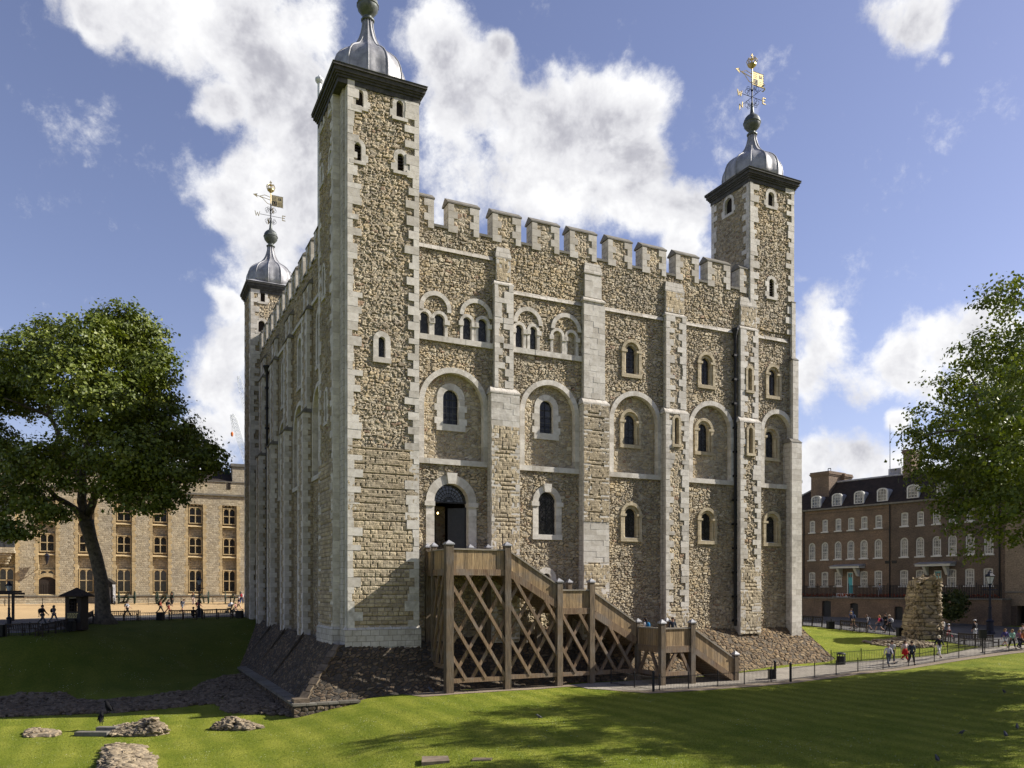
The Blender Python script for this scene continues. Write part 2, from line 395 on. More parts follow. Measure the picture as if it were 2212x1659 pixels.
wood_mat('oak_boards', (0.46, 0.335, 0.185), (0.20, 0.135, 0.07))
wood_mat('oak_beam', (0.27, 0.195, 0.115), (0.105, 0.058, 0.034), True, 0.3, False)
wood_mat('oak_post', (0.21, 0.155, 0.095), (0.06, 0.045, 0.032), True, 0.3, False)
wood_mat('oak_rail', (0.33, 0.29, 0.23), (0.22, 0.19, 0.15), False, 0.3, False)

# brick
def brick_mat(name, c1, c2, mort, soot):
    m, t = newmat(name)
    uv = uvnode(t)
    br = t.n('ShaderNodeTexBrick', {'Vector': uv, 'Scale': 1.0, 'Mortar Size': 0.008, 'Brick Width': 0.225, 'Row Height': 0.078,
                                    'Color1': (*c1, 1), 'Color2': (*c2, 1), 'Mortar': (*mort, 1), 'Bias': -0.1})
    n1 = t.noise(uv, 0.5, 6, 0.65).outputs['Fac']; n2 = t.noise(uv, 7, 4, 0.7).outputs['Fac']
    c = t.mix(t.rng(n1, 0.40, 0.66), br.outputs['Color'], soot)
    c = t.mix(1.0, c, t.ramp(n2, [(0.3, (0.6, 0.6, 0.6)), (0.7, (1.35, 1.3, 1.25))]), 'MULTIPLY')
    t.nt.links.new(c, t.b.inputs['Base Color'])
    bump(t, t.m('ADD', n2, t.m('MULTIPLY', br.outputs['Fac'], -1)), 0.01)
    return m
brick_mat('brown_brick', (0.24, 0.16, 0.105), (0.15, 0.105, 0.075), (0.21, 0.18, 0.14), (0.13, 0.10, 0.076))
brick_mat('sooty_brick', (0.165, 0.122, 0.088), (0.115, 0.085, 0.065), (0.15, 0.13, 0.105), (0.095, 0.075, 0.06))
brick_mat('pale_brick', (0.30, 0.235, 0.16), (0.22, 0.17, 0.12), (0.28, 0.24, 0.19), (0.20, 0.16, 0.115))

# ground
def ground_mats():
    m, t = newmat('grass')
    co = t.n('ShaderNodeTexCoord').outputs['Object']
    s = t.n('ShaderNodeSeparateXYZ', {0: co})
    n1 = t.noise(co, 0.35, 5, 0.6).outputs['Fac']; n2 = t.noise(co, 9, 5, 0.7).outputs['Fac']; n3 = t.noise(co, 60, 3, 0.7).outputs['Fac']
    line = t.m('ADD', t.m('MULTIPLY', s.outputs[0], 0.907), t.m('MULTIPLY', s.outputs[1], 0.42))
    wob = t.m('MULTIPLY', t.noise(co, 0.06, 2, 0.5).outputs['Fac'], 3.0)
    wav = t.m('MULTIPLY', t.m('SINE', t.m('MULTIPLY', t.m('ADD', line, wob), 3.9)), t.rng(s.outputs[1], 50.0, 60.0, 1.0, 0.25))
    c = t.mix(t.rng(n1, 0.3, 0.7), (0.112, 0.148, 0.013), (0.172, 0.196, 0.024))
    c = t.mix(t.m('MULTIPLY', t.m('MULTIPLY', t.rng(wav, -0.8, 0.8), t.rng(n1, 0.3, 0.62)), 0.85), c, (0.235, 0.25, 0.038))
    c = t.mix(1.0, c, t.ramp(n2, [(0.28, (0.58, 0.62, 0.5)), (0.72, (1.35, 1.3, 1.3))]), 'MULTIPLY')
    c = t.mix(1.0, c, t.ramp(n3, [(0.3, (0.55, 0.6, 0.5)), (0.7, (1.4, 1.35, 1.4))]), 'MULTIPLY')
    moat = t.m('MULTIPLY', t.rng(s.outputs[0], -14.0, -9.0, 1.0, 0.0), t.rng(s.outputs[1], 52.0, 56.0, 0.0, 1.0))  # rough bank grass, with the bank's shade also darkened into its colour
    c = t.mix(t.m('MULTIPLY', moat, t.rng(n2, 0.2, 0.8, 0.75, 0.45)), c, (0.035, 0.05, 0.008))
    dry = t.m('MULTIPLY', t.rng(t.noise(co, 0.6, 6, 0.7).outputs['Fac'], 0.60, 0.75), 0.5)
    c = t.mix(dry, c, (0.20, 0.165, 0.06))
    vo = t.n('ShaderNodeTexVoronoi', {'Vector': co, 'Scale': 5.0}, feature='F1')
    patch = t.m('GREATER_THAN', t.noise(co, 0.5, 3, 0.5).outputs['Fac'], 0.56)
    dz = t.m('MULTIPLY', t.m('LESS_THAN', vo.outputs['Distance'], 0.10), patch)
    c = t.mix(dz, c, (0.7, 0.7, 0.62))
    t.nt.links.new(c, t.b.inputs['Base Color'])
    t.b.inputs['Roughness'].default_value = 0.95; t.b.inputs['Specular IOR Level'].default_value = 0.1
    bump(t, t.m('ADD', t.m('MULTIPLY', n3, 0.5), n2), 0.06, 0.9)
    def flatm(name, c1, c2, big, sc, bd, tiles=None):
        m, t = newmat(name)
        co = t.n('ShaderNodeTexCoord').outputs['Object']
        a = t.noise(co, 0.3, 5, 0.6).outputs['Fac']; b = t.noise(co, sc, 5, 0.7).outputs['Fac']
        c = t.mix(t.rng(a, 0.35, 0.65), c1, c2)
        c = t.mix(1.0, c, t.ramp(b, [(0.3, (0.7, 0.7, 0.7)), (0.7, (1.25, 1.25, 1.25))]), 'MULTIPLY')
        if tiles:
            br = t.n('ShaderNodeTexBrick', {'Vector': co, 'Scale': 1.0, 'Mortar Size': 0.012, 'Brick Width': tiles[0], 'Row Height': tiles[1],
                                            'Color1': (1, 1, 1, 1), 'Color2': (0.8, 0.8, 0.8, 1), 'Mortar': (0.45, 0.45, 0.45, 1)})
            c = t.mix(1.0, c, br.outputs['Color'], 'MULTIPLY')
        t.nt.links.new(c, t.b.inputs['Base Color'])
        bump(t, b, bd)
    flatm('paving', (0.34, 0.305, 0.25), (0.26, 0.23, 0.19), 0, 20, 0.01, (0.8, 0.6))
    flatm('asphalt', (0.075, 0.072, 0.068), (0.10, 0.095, 0.088), 0, 30, 0.01)
    flatm('gravel', (0.47, 0.33, 0.17), (0.40, 0.28, 0.145), 0, 12, 0.03)
    flatm('grit', (0.26, 0.205, 0.145), (0.19, 0.15, 0.105), 0, 25, 0.03)
ground_mats()

def leaf_mat(name, c1, c2, c3, trans=0.35):
    m, t = newmat(name)
    at = t.n('ShaderNodeAttribute', attribute_name='tone').outputs['Fac']
    c = t.ramp(at, [(0.0, c1), (0.55, c2), (1.0, c3)])
    t.nt.links.new(c, t.b.inputs['Base Color'])
    t.b.inputs['Roughness'].default_value = 0.5
    t.b.inputs['Specular IOR Level'].default_value = 0.35
    tr = t.n('ShaderNodeBsdfTranslucent', {'Color': t.mix(1.0, c, (1.5, 1.6, 0.6), 'MULTIPLY')})
    mx = t.n('ShaderNodeMixShader', {0: trans, 1: t.b.outputs[0], 2: tr.outputs[0]})
    t.nt.links.new(mx.outputs[0], t.out.inputs[0])
leaf_mat('plane_leaf', (0.055, 0.078, 0.010), (0.120, 0.150, 0.018), (0.24, 0.245, 0.038), 0.15)
leaf_mat('grass_blade', (0.09, 0.13, 0.014), (0.15, 0.19, 0.024), (0.25, 0.27, 0.06), 0.25)
leaf_mat('shrub_leaf', (0.03, 0.045, 0.01), (0.06, 0.08, 0.02), (0.14, 0.14, 0.03))
# ------------------------------------------------------------------ object helpers
def put(o, parent=None, label=None, cat=None, group=None, kind=None):
    if o.name not in COL.objects: COL.objects.link(o)
    if parent is not None: o.parent = parent
    if label: o['label'] = label
    if cat: o['category'] = cat
    if group: o['group'] = group
    if kind: o['kind'] = kind
    return o

def thing(name, loc, rz=0.0, label=None, cat=None, group=None):
    o = bpy.data.objects.new(name, None)
    o.empty_display_size = 0.3
    o.location = loc; o.rotation_euler = (0, 0, rz)
    return put(o, None, label, cat, group)

def copy_tree(o, parent=None):
    c = o.copy(); COL.objects.link(c)
    if parent is not None: c.parent = parent
    for ch in list(CH.get(o.name, [])):
        cc = copy_tree(ch, c)
        CH.setdefault(c.name, []).append(cc)
    return c
CH = {}

class MB:
    """collects faces, then links them as ONE mesh object"""
    def __init__(s):
        s.v, s.f, s.m, s.t, s.uv = [], [], [], [], {}
        s.mats = []
        s.mi = 0
    def mat(s, name):
        if name not in s.mats: s.mats.append(name)
        s.mi = s.mats.index(name)
        return s
    def face(s, pts, tone=0.5, uv=None):
        b = len(s.v)
        s.v.extend(tuple(p) for p in pts)
        if uv is not None: s.uv[len(s.f)] = uv
        s.f.append(tuple(range(b, b + len(pts)))); s.m.append(s.mi); s.t.append(tone)
    def poly(s, verts, faces, tone=0.5):
        b = len(s.v)
        s.v.extend(tuple(p) for p in verts)
        for f in faces:
            s.f.append(tuple(b + i for i in f)); s.m.append(s.mi); s.t.append(tone)
    def box(s, x0, x1, y0, y1, z0, z1, tone=0.5, bev=0.0):
        if bev:
            return s.hull8([(x0 + bev, y0, z0 + bev), (x1 - bev, y0, z0 + bev), (x1, y1, z0), (x0, y1, z0),
                            (x0 + bev, y0, z1 - bev), (x1 - bev, y0, z1 - bev), (x1, y1, z1), (x0, y1, z1)], tone)
        s.hull8([(x0, y0, z0), (x1, y0, z0), (x1, y1, z0), (x0, y1, z0), (x0, y0, z1), (x1, y0, z1), (x1, y1, z1), (x0, y1, z1)], tone)
    def hull8(s, p, tone=0.5):
        s.poly(p, [(0, 3, 2, 1), (4, 5, 6, 7), (0, 1, 5, 4), (1, 2, 6, 5), (2, 3, 7, 6), (3, 0, 4, 7)], tone)
    def beam(s, a, b, wd, dp, up=None, tone=0.5):
        """square timber from a to b; wd across, dp along the 'up' hint"""
        a = Vector(a); b = Vector(b)
        d = (b - a).normalized()
        up = Vector(up) if up is not None else (Vector((0, 0, 1)) if abs(d.z) < 0.9 else Vector((1, 0, 0)))
        x = d.cross(up).normalized(); y = x.cross(d).normalized()
        x *= wd / 2; y *= dp / 2
        s.hull8([a - x - y, a + x - y, a + x + y, a - x + y, b - x - y, b + x - y, b + x + y, b - x + y], tone)
    def tube(s, pts, rad, n=6, cap=True, tone=0.5):
        pts = [Vector(p) for p in pts]
        rs = rad if isinstance(rad, (list, tuple)) else [rad] * len(pts)
        rings = []
        prev = None
        for i, p in enumerate(pts):
            d = (pts[min(i + 1, len(pts) - 1)] - pts[max(i - 1, 0)])
            if d.length < 1e-9: d = Vector((0, 0, 1))
            d.normalize()
            h = prev if prev is not None else (Vector((0, 0, 1)) if abs(d.z) < 0.9 else Vector((1, 0, 0)))
            x = (h - d * h.dot(d))
            if x.length < 1e-6: x = d.orthogonal()
            x.normalize(); prev = x
            y = d.cross(x)
            rings.append([p + (x * math.cos(2 * math.pi * k / n) + y * math.sin(2 * math.pi * k / n)) * rs[i] for k in range(n)])
        vs = [q for r in rings for q in r]
        fs = []
        for i in range(len(rings) - 1):
            for k in range(n):
                a = i * n + k; b = i * n + (k + 1) % n
                fs.append((a, b, b + n, a + n))
        if cap:
            fs.append(tuple(range(n - 1, -1, -1))); fs.append(tuple((len(rings) - 1) * n + k for k in range(n)))
        s.poly(vs, fs, tone)
    def lathe(s, prof, c=(0, 0, 0), n=24, lobes=0, lobe=0.0, tone=0.5):
        vs = []; fs = []
        for (r, z) in prof:
            for k in range(n):
                a = 2 * math.pi * k / n
                rr = r * (1 + lobe * math.cos(lobes * a)) if lobes else r
                vs.append((c[0] + rr * math.cos(a), c[1] + rr * math.sin(a), c[2] + z))
        for i in range(len(prof) - 1):
            for k in range(n):
                fs.append((i * n + k, i * n + (k + 1) % n, (i + 1) * n + (k + 1) % n, (i + 1) * n + k))
        fs.append(tuple(range(n - 1, -1, -1))); fs.append(tuple((len(prof) - 1) * n + k for k in range(n)))
        s.poly(vs, fs, tone)
    def grid(s, fn, a0, a1, b0, b1, res, cuts=None, flip=False, resb=None):
        """dense sheet for displacement: fn(a, b) -> (x, y, z) arrays; UV = (a, b) in metres"""
        resb = resb or res
        na = max(1, int(round((a1 - a0) / res))); nb = max(1, int(round((b1 - b0) / resb)))
        A, B = np.meshgrid(np.linspace(a0, a1, na + 1), np.linspace(b0, b1, nb + 1), indexing='ij')
        X, Y, Z = fn(A, B)
        X = X + 0 * A; Y = Y + 0 * A; Z = Z + 0 * A
        base = len(s.v)
        s.v.extend(np.stack([X.ravel(), Y.ravel(), Z.ravel()], 1).tolist())
        ca = 0.5 * (A[:-1, :-1] + A[1:, 1:]); cb = 0.5 * (B[:-1, :-1] + B[1:, 1:])
        keep = np.ones(ca.shape, bool)
        for c in (cuts or []): keep &= ~c(ca, cb)
        I, J = np.nonzero(keep)
        st = nb + 1
        q = np.stack([I * st + J, (I + 1) * st + J, (I + 1) * st + J + 1, I * st + J + 1], 1)
        if flip: q = q[:, ::-1]
        uvA = np.stack([A.ravel(), B.ravel()], 1)
        if not hasattr(s, 'gv'): s.gv = []
        f0 = len(s.f)
        s.f.extend(map(tuple, (q + base).tolist())); s.m.extend([s.mi] * len(q)); s.t.extend([0.5] * len(q))
        s.gv.append((f0, len(q), uvA[q]))
    def build(s, name, parent=None, smooth=False, uvsrc=None, label=None, cat=None, group=None, kind=None, loc=None, rz=None, bevel=0):
        me = bpy.data.meshes.new(name)
        me.from_pydata(s.v, [], s.f)
        for mn in (s.mats or ['ashlar']): me.materials.append(MATS[mn])
        nf = len(s.f)
        me.polygons.foreach_set('material_index', np.array(s.m, dtype=np.int32))
        if smooth: me.polygons.foreach_set('use_smooth', np.ones(nf, dtype=bool))
        nl = len(me.loops)
        co = np.array(s.v, dtype=np.float32)
        li = np.empty(nl, np.int32); me.loops.foreach_get('vertex_index', li)
        nrm = np.empty(nf * 3, np.float32); me.polygons.foreach_get('normal', nrm); nrm = nrm.reshape(-1, 3)
        tot = np.empty(nf, np.int32); me.polygons.foreach_get('loop_total', tot)
        fi = np.repeat(np.arange(nf), tot)
        P = co[li]; N = np.abs(nrm[fi])
        uv = np.empty((nl, 2), np.float32)
        ax = np.argmax(N, 1)
        uv[:, 0] = np.where(ax == 0, P[:, 1], P[:, 0]); uv[:, 1] = np.where(ax == 2, P[:, 1], P[:, 2])
        starts = np.concatenate([[0], np.cumsum(tot)[:-1]])
        for fidx, val in s.uv.items():
            uv[starts[fidx]:starts[fidx] + tot[fidx]] = val
        for (f0, n, arr) in getattr(s, 'gv', []):
            if n: uv[starts[f0]:starts[f0] + 4 * n] = arr.reshape(-1, 2)
        lay = me.uv_layers.new(name='UVMap'); lay.data.foreach_set('uv', uv.ravel())
        at = me.attributes.new('tone', 'FLOAT', 'FACE'); at.data.foreach_set('value', np.array(s.t, np.float32))
        me.update()
        o = bpy.data.objects.new(name, me)
        if loc is not None: o.location = loc
        if rz is not None: o.rotation_euler = (0, 0, rz)
        put(o, parent, label, cat, group, kind)
        if parent is not None: CH.setdefault(parent.name, []).append(o)
        return o

def rt(a=0.25, b=0.75): return random.uniform(a, b)

# ------------------------------------------------------------------ reading positions off the photograph
def zc(x0, y0, sc):
    """a magnified view of the photograph -> 2212-wide picture coordinates"""
    return lambda x, y: ((x0 + x / sc) / 1.5673, (y0 + y / sc) / 1.5673)
Z1 = zc(750, 0, 1382 / 750); Z2 = zc(780, 800, 1327 / 720); Z3 = zc(1400, 650, 2.37); Z4 = zc(1400, 1250, 2.37)
Z5 = zc(2000, 700, 1555 / 750); Z6 = zc(2000, 1400, 1555 / 750); ZS = zc(1400, 1800, 1936 / 700); ZT = zc(1950, 1900, 3.16)
ZV = zc(2350, 150, 1244 / 450); ZR = zc(2667, 1500, 2212 / 800); ZP = zc(2600, 2000, 2212 / 867); ZL = zc(0, 1500, 2.37)

class Fr:
    """vertical plane frame: origin, direction a along it, n = left-hand normal (away from the camera side)"""
    def __init__(s, ox, oy, dx, dy):
        L = math.hypot(dx, dy); s.ox, s.oy, s.dx, s.dy = ox, oy, dx / L, dy / L
        s.rz = math.atan2(dy, dx)
    def on(s, p, w=0.0):
        u, v = p
        r = (u - 1106) / F
        X0 = s.ox - s.dy * w; Y0 = s.oy + s.dx * w
        a = (r * Y0 - X0) / (s.dx - r * s.dy)
        Y = Y0 + s.dy * a
        return a, (1275 - v) / F * Y
    def on_a(s, p, a):
        u, v = p
        r = (u - 1106) / F
        X0 = s.ox + s.dx * a; Y0 = s.oy + s.dy * a
        w = (r * Y0 - X0) / (-s.dy - r * s.dx)
        return w, (1275 - v) / F * (Y0 + s.dx * w)
    def world(s, a, w): return (s.ox + s.dx * a - s.dy * w, s.oy + s.dy * a + s.dx * w)
    def root(s, name, label, cat, z=CAMZ):
        return thing(name, (s.ox, s.oy, z), s.rz, label, cat)
K = Fr(-9.77, 47.7, 0.9003, 0.4352)

# ------------------------------------------------------------------ terrain
def cp(u, v, z):
    Y = -z * F / (v - 1275.0)
    return ((u - 1106) / F * Y, Y, z)
CPS = [cp(968, 1500, -6.05), cp(1200, 1492, -6.05), cp(1411, 1495, -6.0), cp(1590, 1475, -6.0), cp(1709, 1472, -5.9), cp(1801, 1436, -5.65),
       cp(1950, 1437, -5.4), cp(2029, 1421, -4.95), cp(2186, 1401, -4.35), cp(2212, 1430, -4.9), cp(2212, 1500, -5.4), cp(2212, 1659, -5.9),
       cp(1750, 1560, -5.95), cp(1500, 1659, -6.0), cp(1100, 1560, -6.05), cp(1000, 1659, -6.15), cp(880, 1540, -6.15), cp(850, 1620, -6.3), cp(800, 1505, -6.15), cp(1900, 1600, -5.9),
       cp(1740, 1350, -3.35), cp(1850, 1375, -4.1), cp(1900, 1400, -4.75), cp(2000, 1365, -3.95), cp(1900, 1338, -3.3), cp(2139, 1370, -4.0), cp(1990, 1398, -4.6), cp(2100, 1400, -4.5),
       (30, 100, -3.2), (60, 100, -3.3), (100, 100, -3.5), (60, 60, -4.3), (100, 60, -4.3), (60, 30, -5.5), (30, 20, -6), (0, 20, -6.2), (-25, 20, -7.0), (100, 10, -5.5),
       cp(652, 1548, -6.9), cp(600, 1565, -7.0), cp(700, 1545, -6.55), cp(700, 1600, -6.85), cp(740, 1659, -6.7), cp(600, 1659, -7.1), cp(300, 1600, -7.2), cp(0, 1600, -7.2), cp(0, 1659, -7.2), cp(300, 1659, -7.2), (-60, 30, -7.2),
       cp(500, 1530, -7.0), cp(300, 1545, -7.1), cp(0, 1555, -7.1), cp(515, 1443, -6.45), cp(420, 1462, -6.6), cp(300, 1490, -6.9), cp(0, 1500, -7.05), cp(150, 1495, -7.0), (-60, 52, -7.0),
       cp(0, 1385, -3.75), cp(90, 1378, -3.55), cp(150, 1370, -3.45), cp(210, 1352, -3.1), cp(300, 1341, -2.9), cp(420, 1338, -2.85), cp(530, 1335, -2.75),
       cp(0, 1372, -3.4), cp(93, 1352, -2.95), (-70, 62, -3.3), (-70, 80, -2.7), cp(275, 1330, -2.85), cp(400, 1330, -2.9), cp(520, 1325, -2.6),
       cp(371, 1308, -2.0), cp(100, 1304, -1.75), cp(480, 1306, -1.9), (-25, 84, -2.5), (-24, 100, -2.0), (-60, 105, -1.7), (-90, 100, -1.7), (-35, 118, -1.6), (0, 110, -2.4), (15, 90, -3.0),
       (-5, 66, -4.5), (10, 75, -3.4), (-150, 100, -2), (-150, 200, -2), (0, 200, -2.5), (150, 200, -3.5), (-150, 40, -6), (150, 30, -5)]
CPS.append((K.world(-3.4, 10)[0], K.world(-3.4, 10)[1], -6.75)); CPS.append((K.world(-3.4, 20)[0], K.world(-3.4, 20)[1], -6.45))
CPS.append((K.world(-1.5, 33)[0], K.world(-1.5, 33)[1], -2.75)); CPS.append((K.world(10, 0)[0], K.world(10, 0)[1], -6.0)); CPS.append((K.world(25, 0)[0], K.world(25, 0)[1], -5.9))
CPS.append((K.world(36, 4)[0], K.world(36, 4)[1], -4.2))
_P = np.array(CPS)
def _phi(r): return r
_A = _phi(np.hypot(_P[:, None, 0] - _P[None, :, 0], _P[:, None, 1] - _P[None, :, 1]))
_n = len(_P)
_M = np.zeros((_n + 1, _n + 1)); _M[:_n, :_n] = _A - 0.25 * np.eye(_n); _M[:_n, _n] = 1; _M[_n, :_n] = 1
_W = np.linalg.solve(_M, np.concatenate([_P[:, 2], [0]]))
def T(x, y):
    x = np.asarray(x, float); y = np.asarray(y, float)
    out = np.full(x.shape, _W[-1])
    for i in range(_n):
        out = out + _W[i] * np.hypot(x - _P[i, 0], y - _P[i, 1])
    far = np.clip((np.hypot(x, y - 60) - 110) / 60, 0, 1)
    return out * (1 - far) + (-3.0) * far
def Tz(x, y): return float(T(x, y)) + CAMZ
def hit(u, v, ymin=22, ymax=160):
    """where the picture ray meets the ground"""
    Y = np.arange(ymin, ymax, 0.1)
    X = (u - 1106) / F * Y; zr = (1275 - v) / F * Y
    d = zr - T(X, Y)
    k = np.nonzero(d <= 0)[0]
    i = k[0] if len(k) else len(Y) - 1
    return float(X[i]), float(Y[i])

def graded(lo, hi, a, b, step, far):
    g = list(np.arange(a, b + 1e-6, step))
    x = b; s = step
    while x < hi: s *= 1.35; x += s; g.append(min(x, hi))
    x = a; s = step; pre = []
    while x > lo: s *= 1.35; x -= s; pre.append(max(x, lo))
    return np.array(sorted(set(pre)) + g)
gx = graded(-3000, 3000, -62, 62, 0.5, 0); gy = graded(-300, 4000, 22, 110, 0.5, 0)
GX, GY = np.meshgrid(gx, gy, indexing='ij')
GZ = T(GX, GY) + CAMZ
# small undulation of turf
GZ = GZ + 0.015 * np.sin(GX * 1.3 + 0.7 * GY) * np.cos(GY * 0.9)
me = bpy.data.meshes.new('ground')
nx, ny = GX.shape
vv = np.stack([GX.ravel(), GY.ravel(), GZ.ravel()], 1)
I, J = np.meshgrid(np.arange(nx - 1), np.arange(ny - 1), indexing='ij')
q = np.stack([I * ny + J, (I + 1) * ny + J, (I + 1) * ny + J + 1, I * ny + J + 1], -1).reshape(-1, 4)
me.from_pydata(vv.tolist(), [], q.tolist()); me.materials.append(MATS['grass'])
me.polygons.foreach_set('use_smooth', np.ones(len(q), bool))
put(bpy.data.objects.new('ground', me), kind='structure')

def inside(poly, x, y):
    n = len(poly); c = np.zeros(x.shape, bool)
    j = n - 1
    for i in range(n):
        xi, yi = poly[i]; xj, yj = poly[j]
        c ^= ((yi > y) != (yj > y)) & (x < (xj - xi) * (y - yi) / (yj - yi + 1e-12) + xi)
        j = i
    return c
def drape(name, poly, mat, off=0.035, res=0.5, kind='structure'):
    """a sheet laid over the terrain inside a polygon: exact outline, dense inside"""
    P = np.array(poly)
    # densify outline and triangulate with an inner lattice
    pts = []
    for i in range(len(poly)):
        a = Vector(poly[i]); b = Vector(poly[(i + 1) % len(poly)])
        n = max(1, int((b - a).length / res))
        for k in range(n): pts.append(tuple(a.lerp(b, k / n)))
    ne = len(pts)
    xs = np.arange(P[:, 0].min(), P[:, 0].max(), res); ys = np.arange(P[:, 1].min(), P[:, 1].max(), res)
    XX, YY = np.meshgrid(xs + 0.13, ys + 0.17)
    ins = inside(poly, XX, YY)
    inner = list(zip(XX[ins].tolist(), YY[ins].tolist()))
    allp = [Vector(p) for p in pts + inner]
    edges = [(i, (i + 1) % ne) for i in range(ne)]
    vs, es, fs, *_ = geometry.delaunay_2d_cdt(allp, edges, [], 1, 1e-5)
    A = np.array([[p.x, p.y] for p in vs])
    z = T(A[:, 0], A[:, 1]) + CAMZ + off + 0.015 * np.sin(A[:, 0] * 1.3 + 0.7 * A[:, 1]) * np.cos(A[:, 1] * 0.9)
    cen = [((A[f[0]] + A[f[1]] + A[f[2]]) / 3) for f in fs]
    cc = np.array(cen)
    ok = inside(poly, cc[:, 0], cc[:, 1])
    me = bpy.data.meshes.new(name)
    ff = []
    for f, k in zip(fs, ok):
        if not k: continue
        a, b, c = A[f[0]], A[f[1]], A[f[2]]
        if (b[0] - a[0]) * (c[1] - a[1]) - (b[1] - a[1]) * (c[0] - a[0]) < 0: f = f[::-1]
        ff.append(tuple(f))
    me.from_pydata(np.column_stack([A, z]).tolist(), [], ff)
    me.materials.append(MATS[mat])
    me.polygons.foreach_set('use_smooth', np.ones(len(ff), bool))
    return put(bpy.data.objects.new(name, me), kind=kind)
# ------------------------------------------------------------------ the keep
WALL = 0.65            # outer wall plane of the south front; buttress fronts stand at 0
REC = 0.95             # wall plane inside the large blind arches
keep = K.root('castle_keep', 'huge square medieval stone keep with corner turrets, lead domes and battlements', 'castle')
KT = '-t'
def S(a, w, z): return (a, w, z)

def opening(Zf, x0, x1, yt, yb, w=WALL):
    ym = (yt + yb) / 2; xm = (x0 + x1) / 2
    a0 = K.on(Zf(x0, ym), w)[0]; a1 = K.on(Zf(x1, ym), w)[0]
    zt = K.on(Zf(xm, yt), w)[1]; zb = K.on(Zf(xm, yb), w)[1]
    return (a0 + a1) / 2, (a1 - a0) / 2, zb, zt

def arch_cut(cx, hw, zb, zt):
    zs = zt - hw
    return lambda a, b: (np.abs(a - cx) < hw) & (b > zb) & ((b < zs) | ((a - cx) ** 2 + (b - zs) ** 2 < hw * hw))
def rect_cut(a0, a1, z0, z1):
    return lambda a, b: (a > a0) & (a < a1) & (b > z0) & (b < z1)

def arch_ring(mb, cx, hw_i, hw_o, zb, zs, wf, wb, fn=S, course=0.42, nw=9, top=True, toothed=False, gap=0.006):
    """jambs in courses and wedge voussoirs; wf = front plane, wb = depth of the inner reveal"""
    def block(p):     # p: 4 (a, z) corners, inner-bottom, outer-bottom, outer-top, inner-top
        tn = rt(0.15, 0.9)
        f = [fn(a, wf + random.uniform(-0.008, 0.008), z) for a, z in p]; k = [fn(a, wb, z) for a, z in p]
        mb.hull8([f[0], f[1], k[1], k[0], f[3], f[2], k[2], k[3]], tn)
    nz = max(1, int(round((zs - zb) / course)))
    for sg in (-1, 1):
        for i in range(nz):
            z0 = zb + (zs - zb) * i / nz + gap; z1 = zb + (zs - zb) * (i + 1) / nz
            ext = (0.16 if (i % 2 == 0) else 0.0) if toothed else 0.0
            block([(cx + sg * hw_i, z0), (cx + sg * (hw_o + ext), z0), (cx + sg * (hw_o + ext), z1), (cx + sg * hw_i, z1)])
    if top:
        for i in range(nw):
            t0 = math.pi * i / nw + gap / hw_o; t1 = math.pi * (i + 1) / nw
            tm = (t0 + t1) / 2
            def P(r, t): return (cx + r * math.cos(t), zs + r * math.sin(t))
            for (ta, tb) in ((t0, tm), (tm, t1)):
                tn = None
                f = [fn(*(lambda q: (q[0], wf, q[1]))(P(r, t))) for r, t in ((hw_i, ta), (hw_o, ta), (hw_o, tb), (hw_i, tb))]
                k = [fn(*(lambda q: (q[0], wb, q[1]))(P(r, t))) for r, t in ((hw_i, ta), (hw_o, ta), (hw_o, tb), (hw_i, tb))]
                random.seed(int(cx * 100) * 31 + i); tn = rt(0.15, 0.9)
                mb.hull8([f[0], f[1], k[1], k[0], f[3], f[2], k[2], k[3]], tn)

def arch_pane(mb, cx, hw, zb, zt, w, fn=S, n=14):
    zs = zt - hw
    pts = [(cx - hw, zb), (cx + hw, zb)] + [(cx + hw * math.cos(math.pi * i / n), zs + hw * math.sin(math.pi * i / n)) for i in range(n + 1)]
    mb.face([fn(a, w, z) for a, z in pts], uv=[(a, z) for a, z in pts])

def glazing(parent, cx, hw, zb, zt, w, fn=S, mat='leaded_glass', bars=True):
    g = MB().mat(mat); arch_pane(g, cx, hw, zb, zt, w, fn); g.build('pane', parent)
    if bars:
        b = MB().mat('black_iron')
        zs = zt - hw
        b.hull8([fn(cx - 0.02, w - 0.03, zb), fn(cx + 0.02, w - 0.03, zb), fn(cx + 0.02, w - 0.01, zb), fn(cx - 0.02, w - 0.01, zb),
                 fn(cx - 0.02, w - 0.03, zt), fn(cx + 0.02, w - 0.03, zt), fn(cx + 0.02, w - 0.01, zt), fn(cx - 0.02, w - 0.01, zt)])
        z = zb + 0.5
        while z < zs + hw * 0.5:
            h = hw if z < zs else math.sqrt(max(0, hw * hw - (z - zs) ** 2))
            b.hull8([fn(cx - h, w - 0.04, z), fn(cx + h, w - 0.04, z), fn(cx + h, w - 0.02, z), fn(cx - h, w - 0.02, z),
                     fn(cx - h, w - 0.04, z + .03), fn(cx + h, w - 0.04, z + .03), fn(cx + h, w - 0.02, z + .03), fn(cx - h, w - 0.02, z + .03)])
            z += 0.55
        b.build('window_bars', parent)

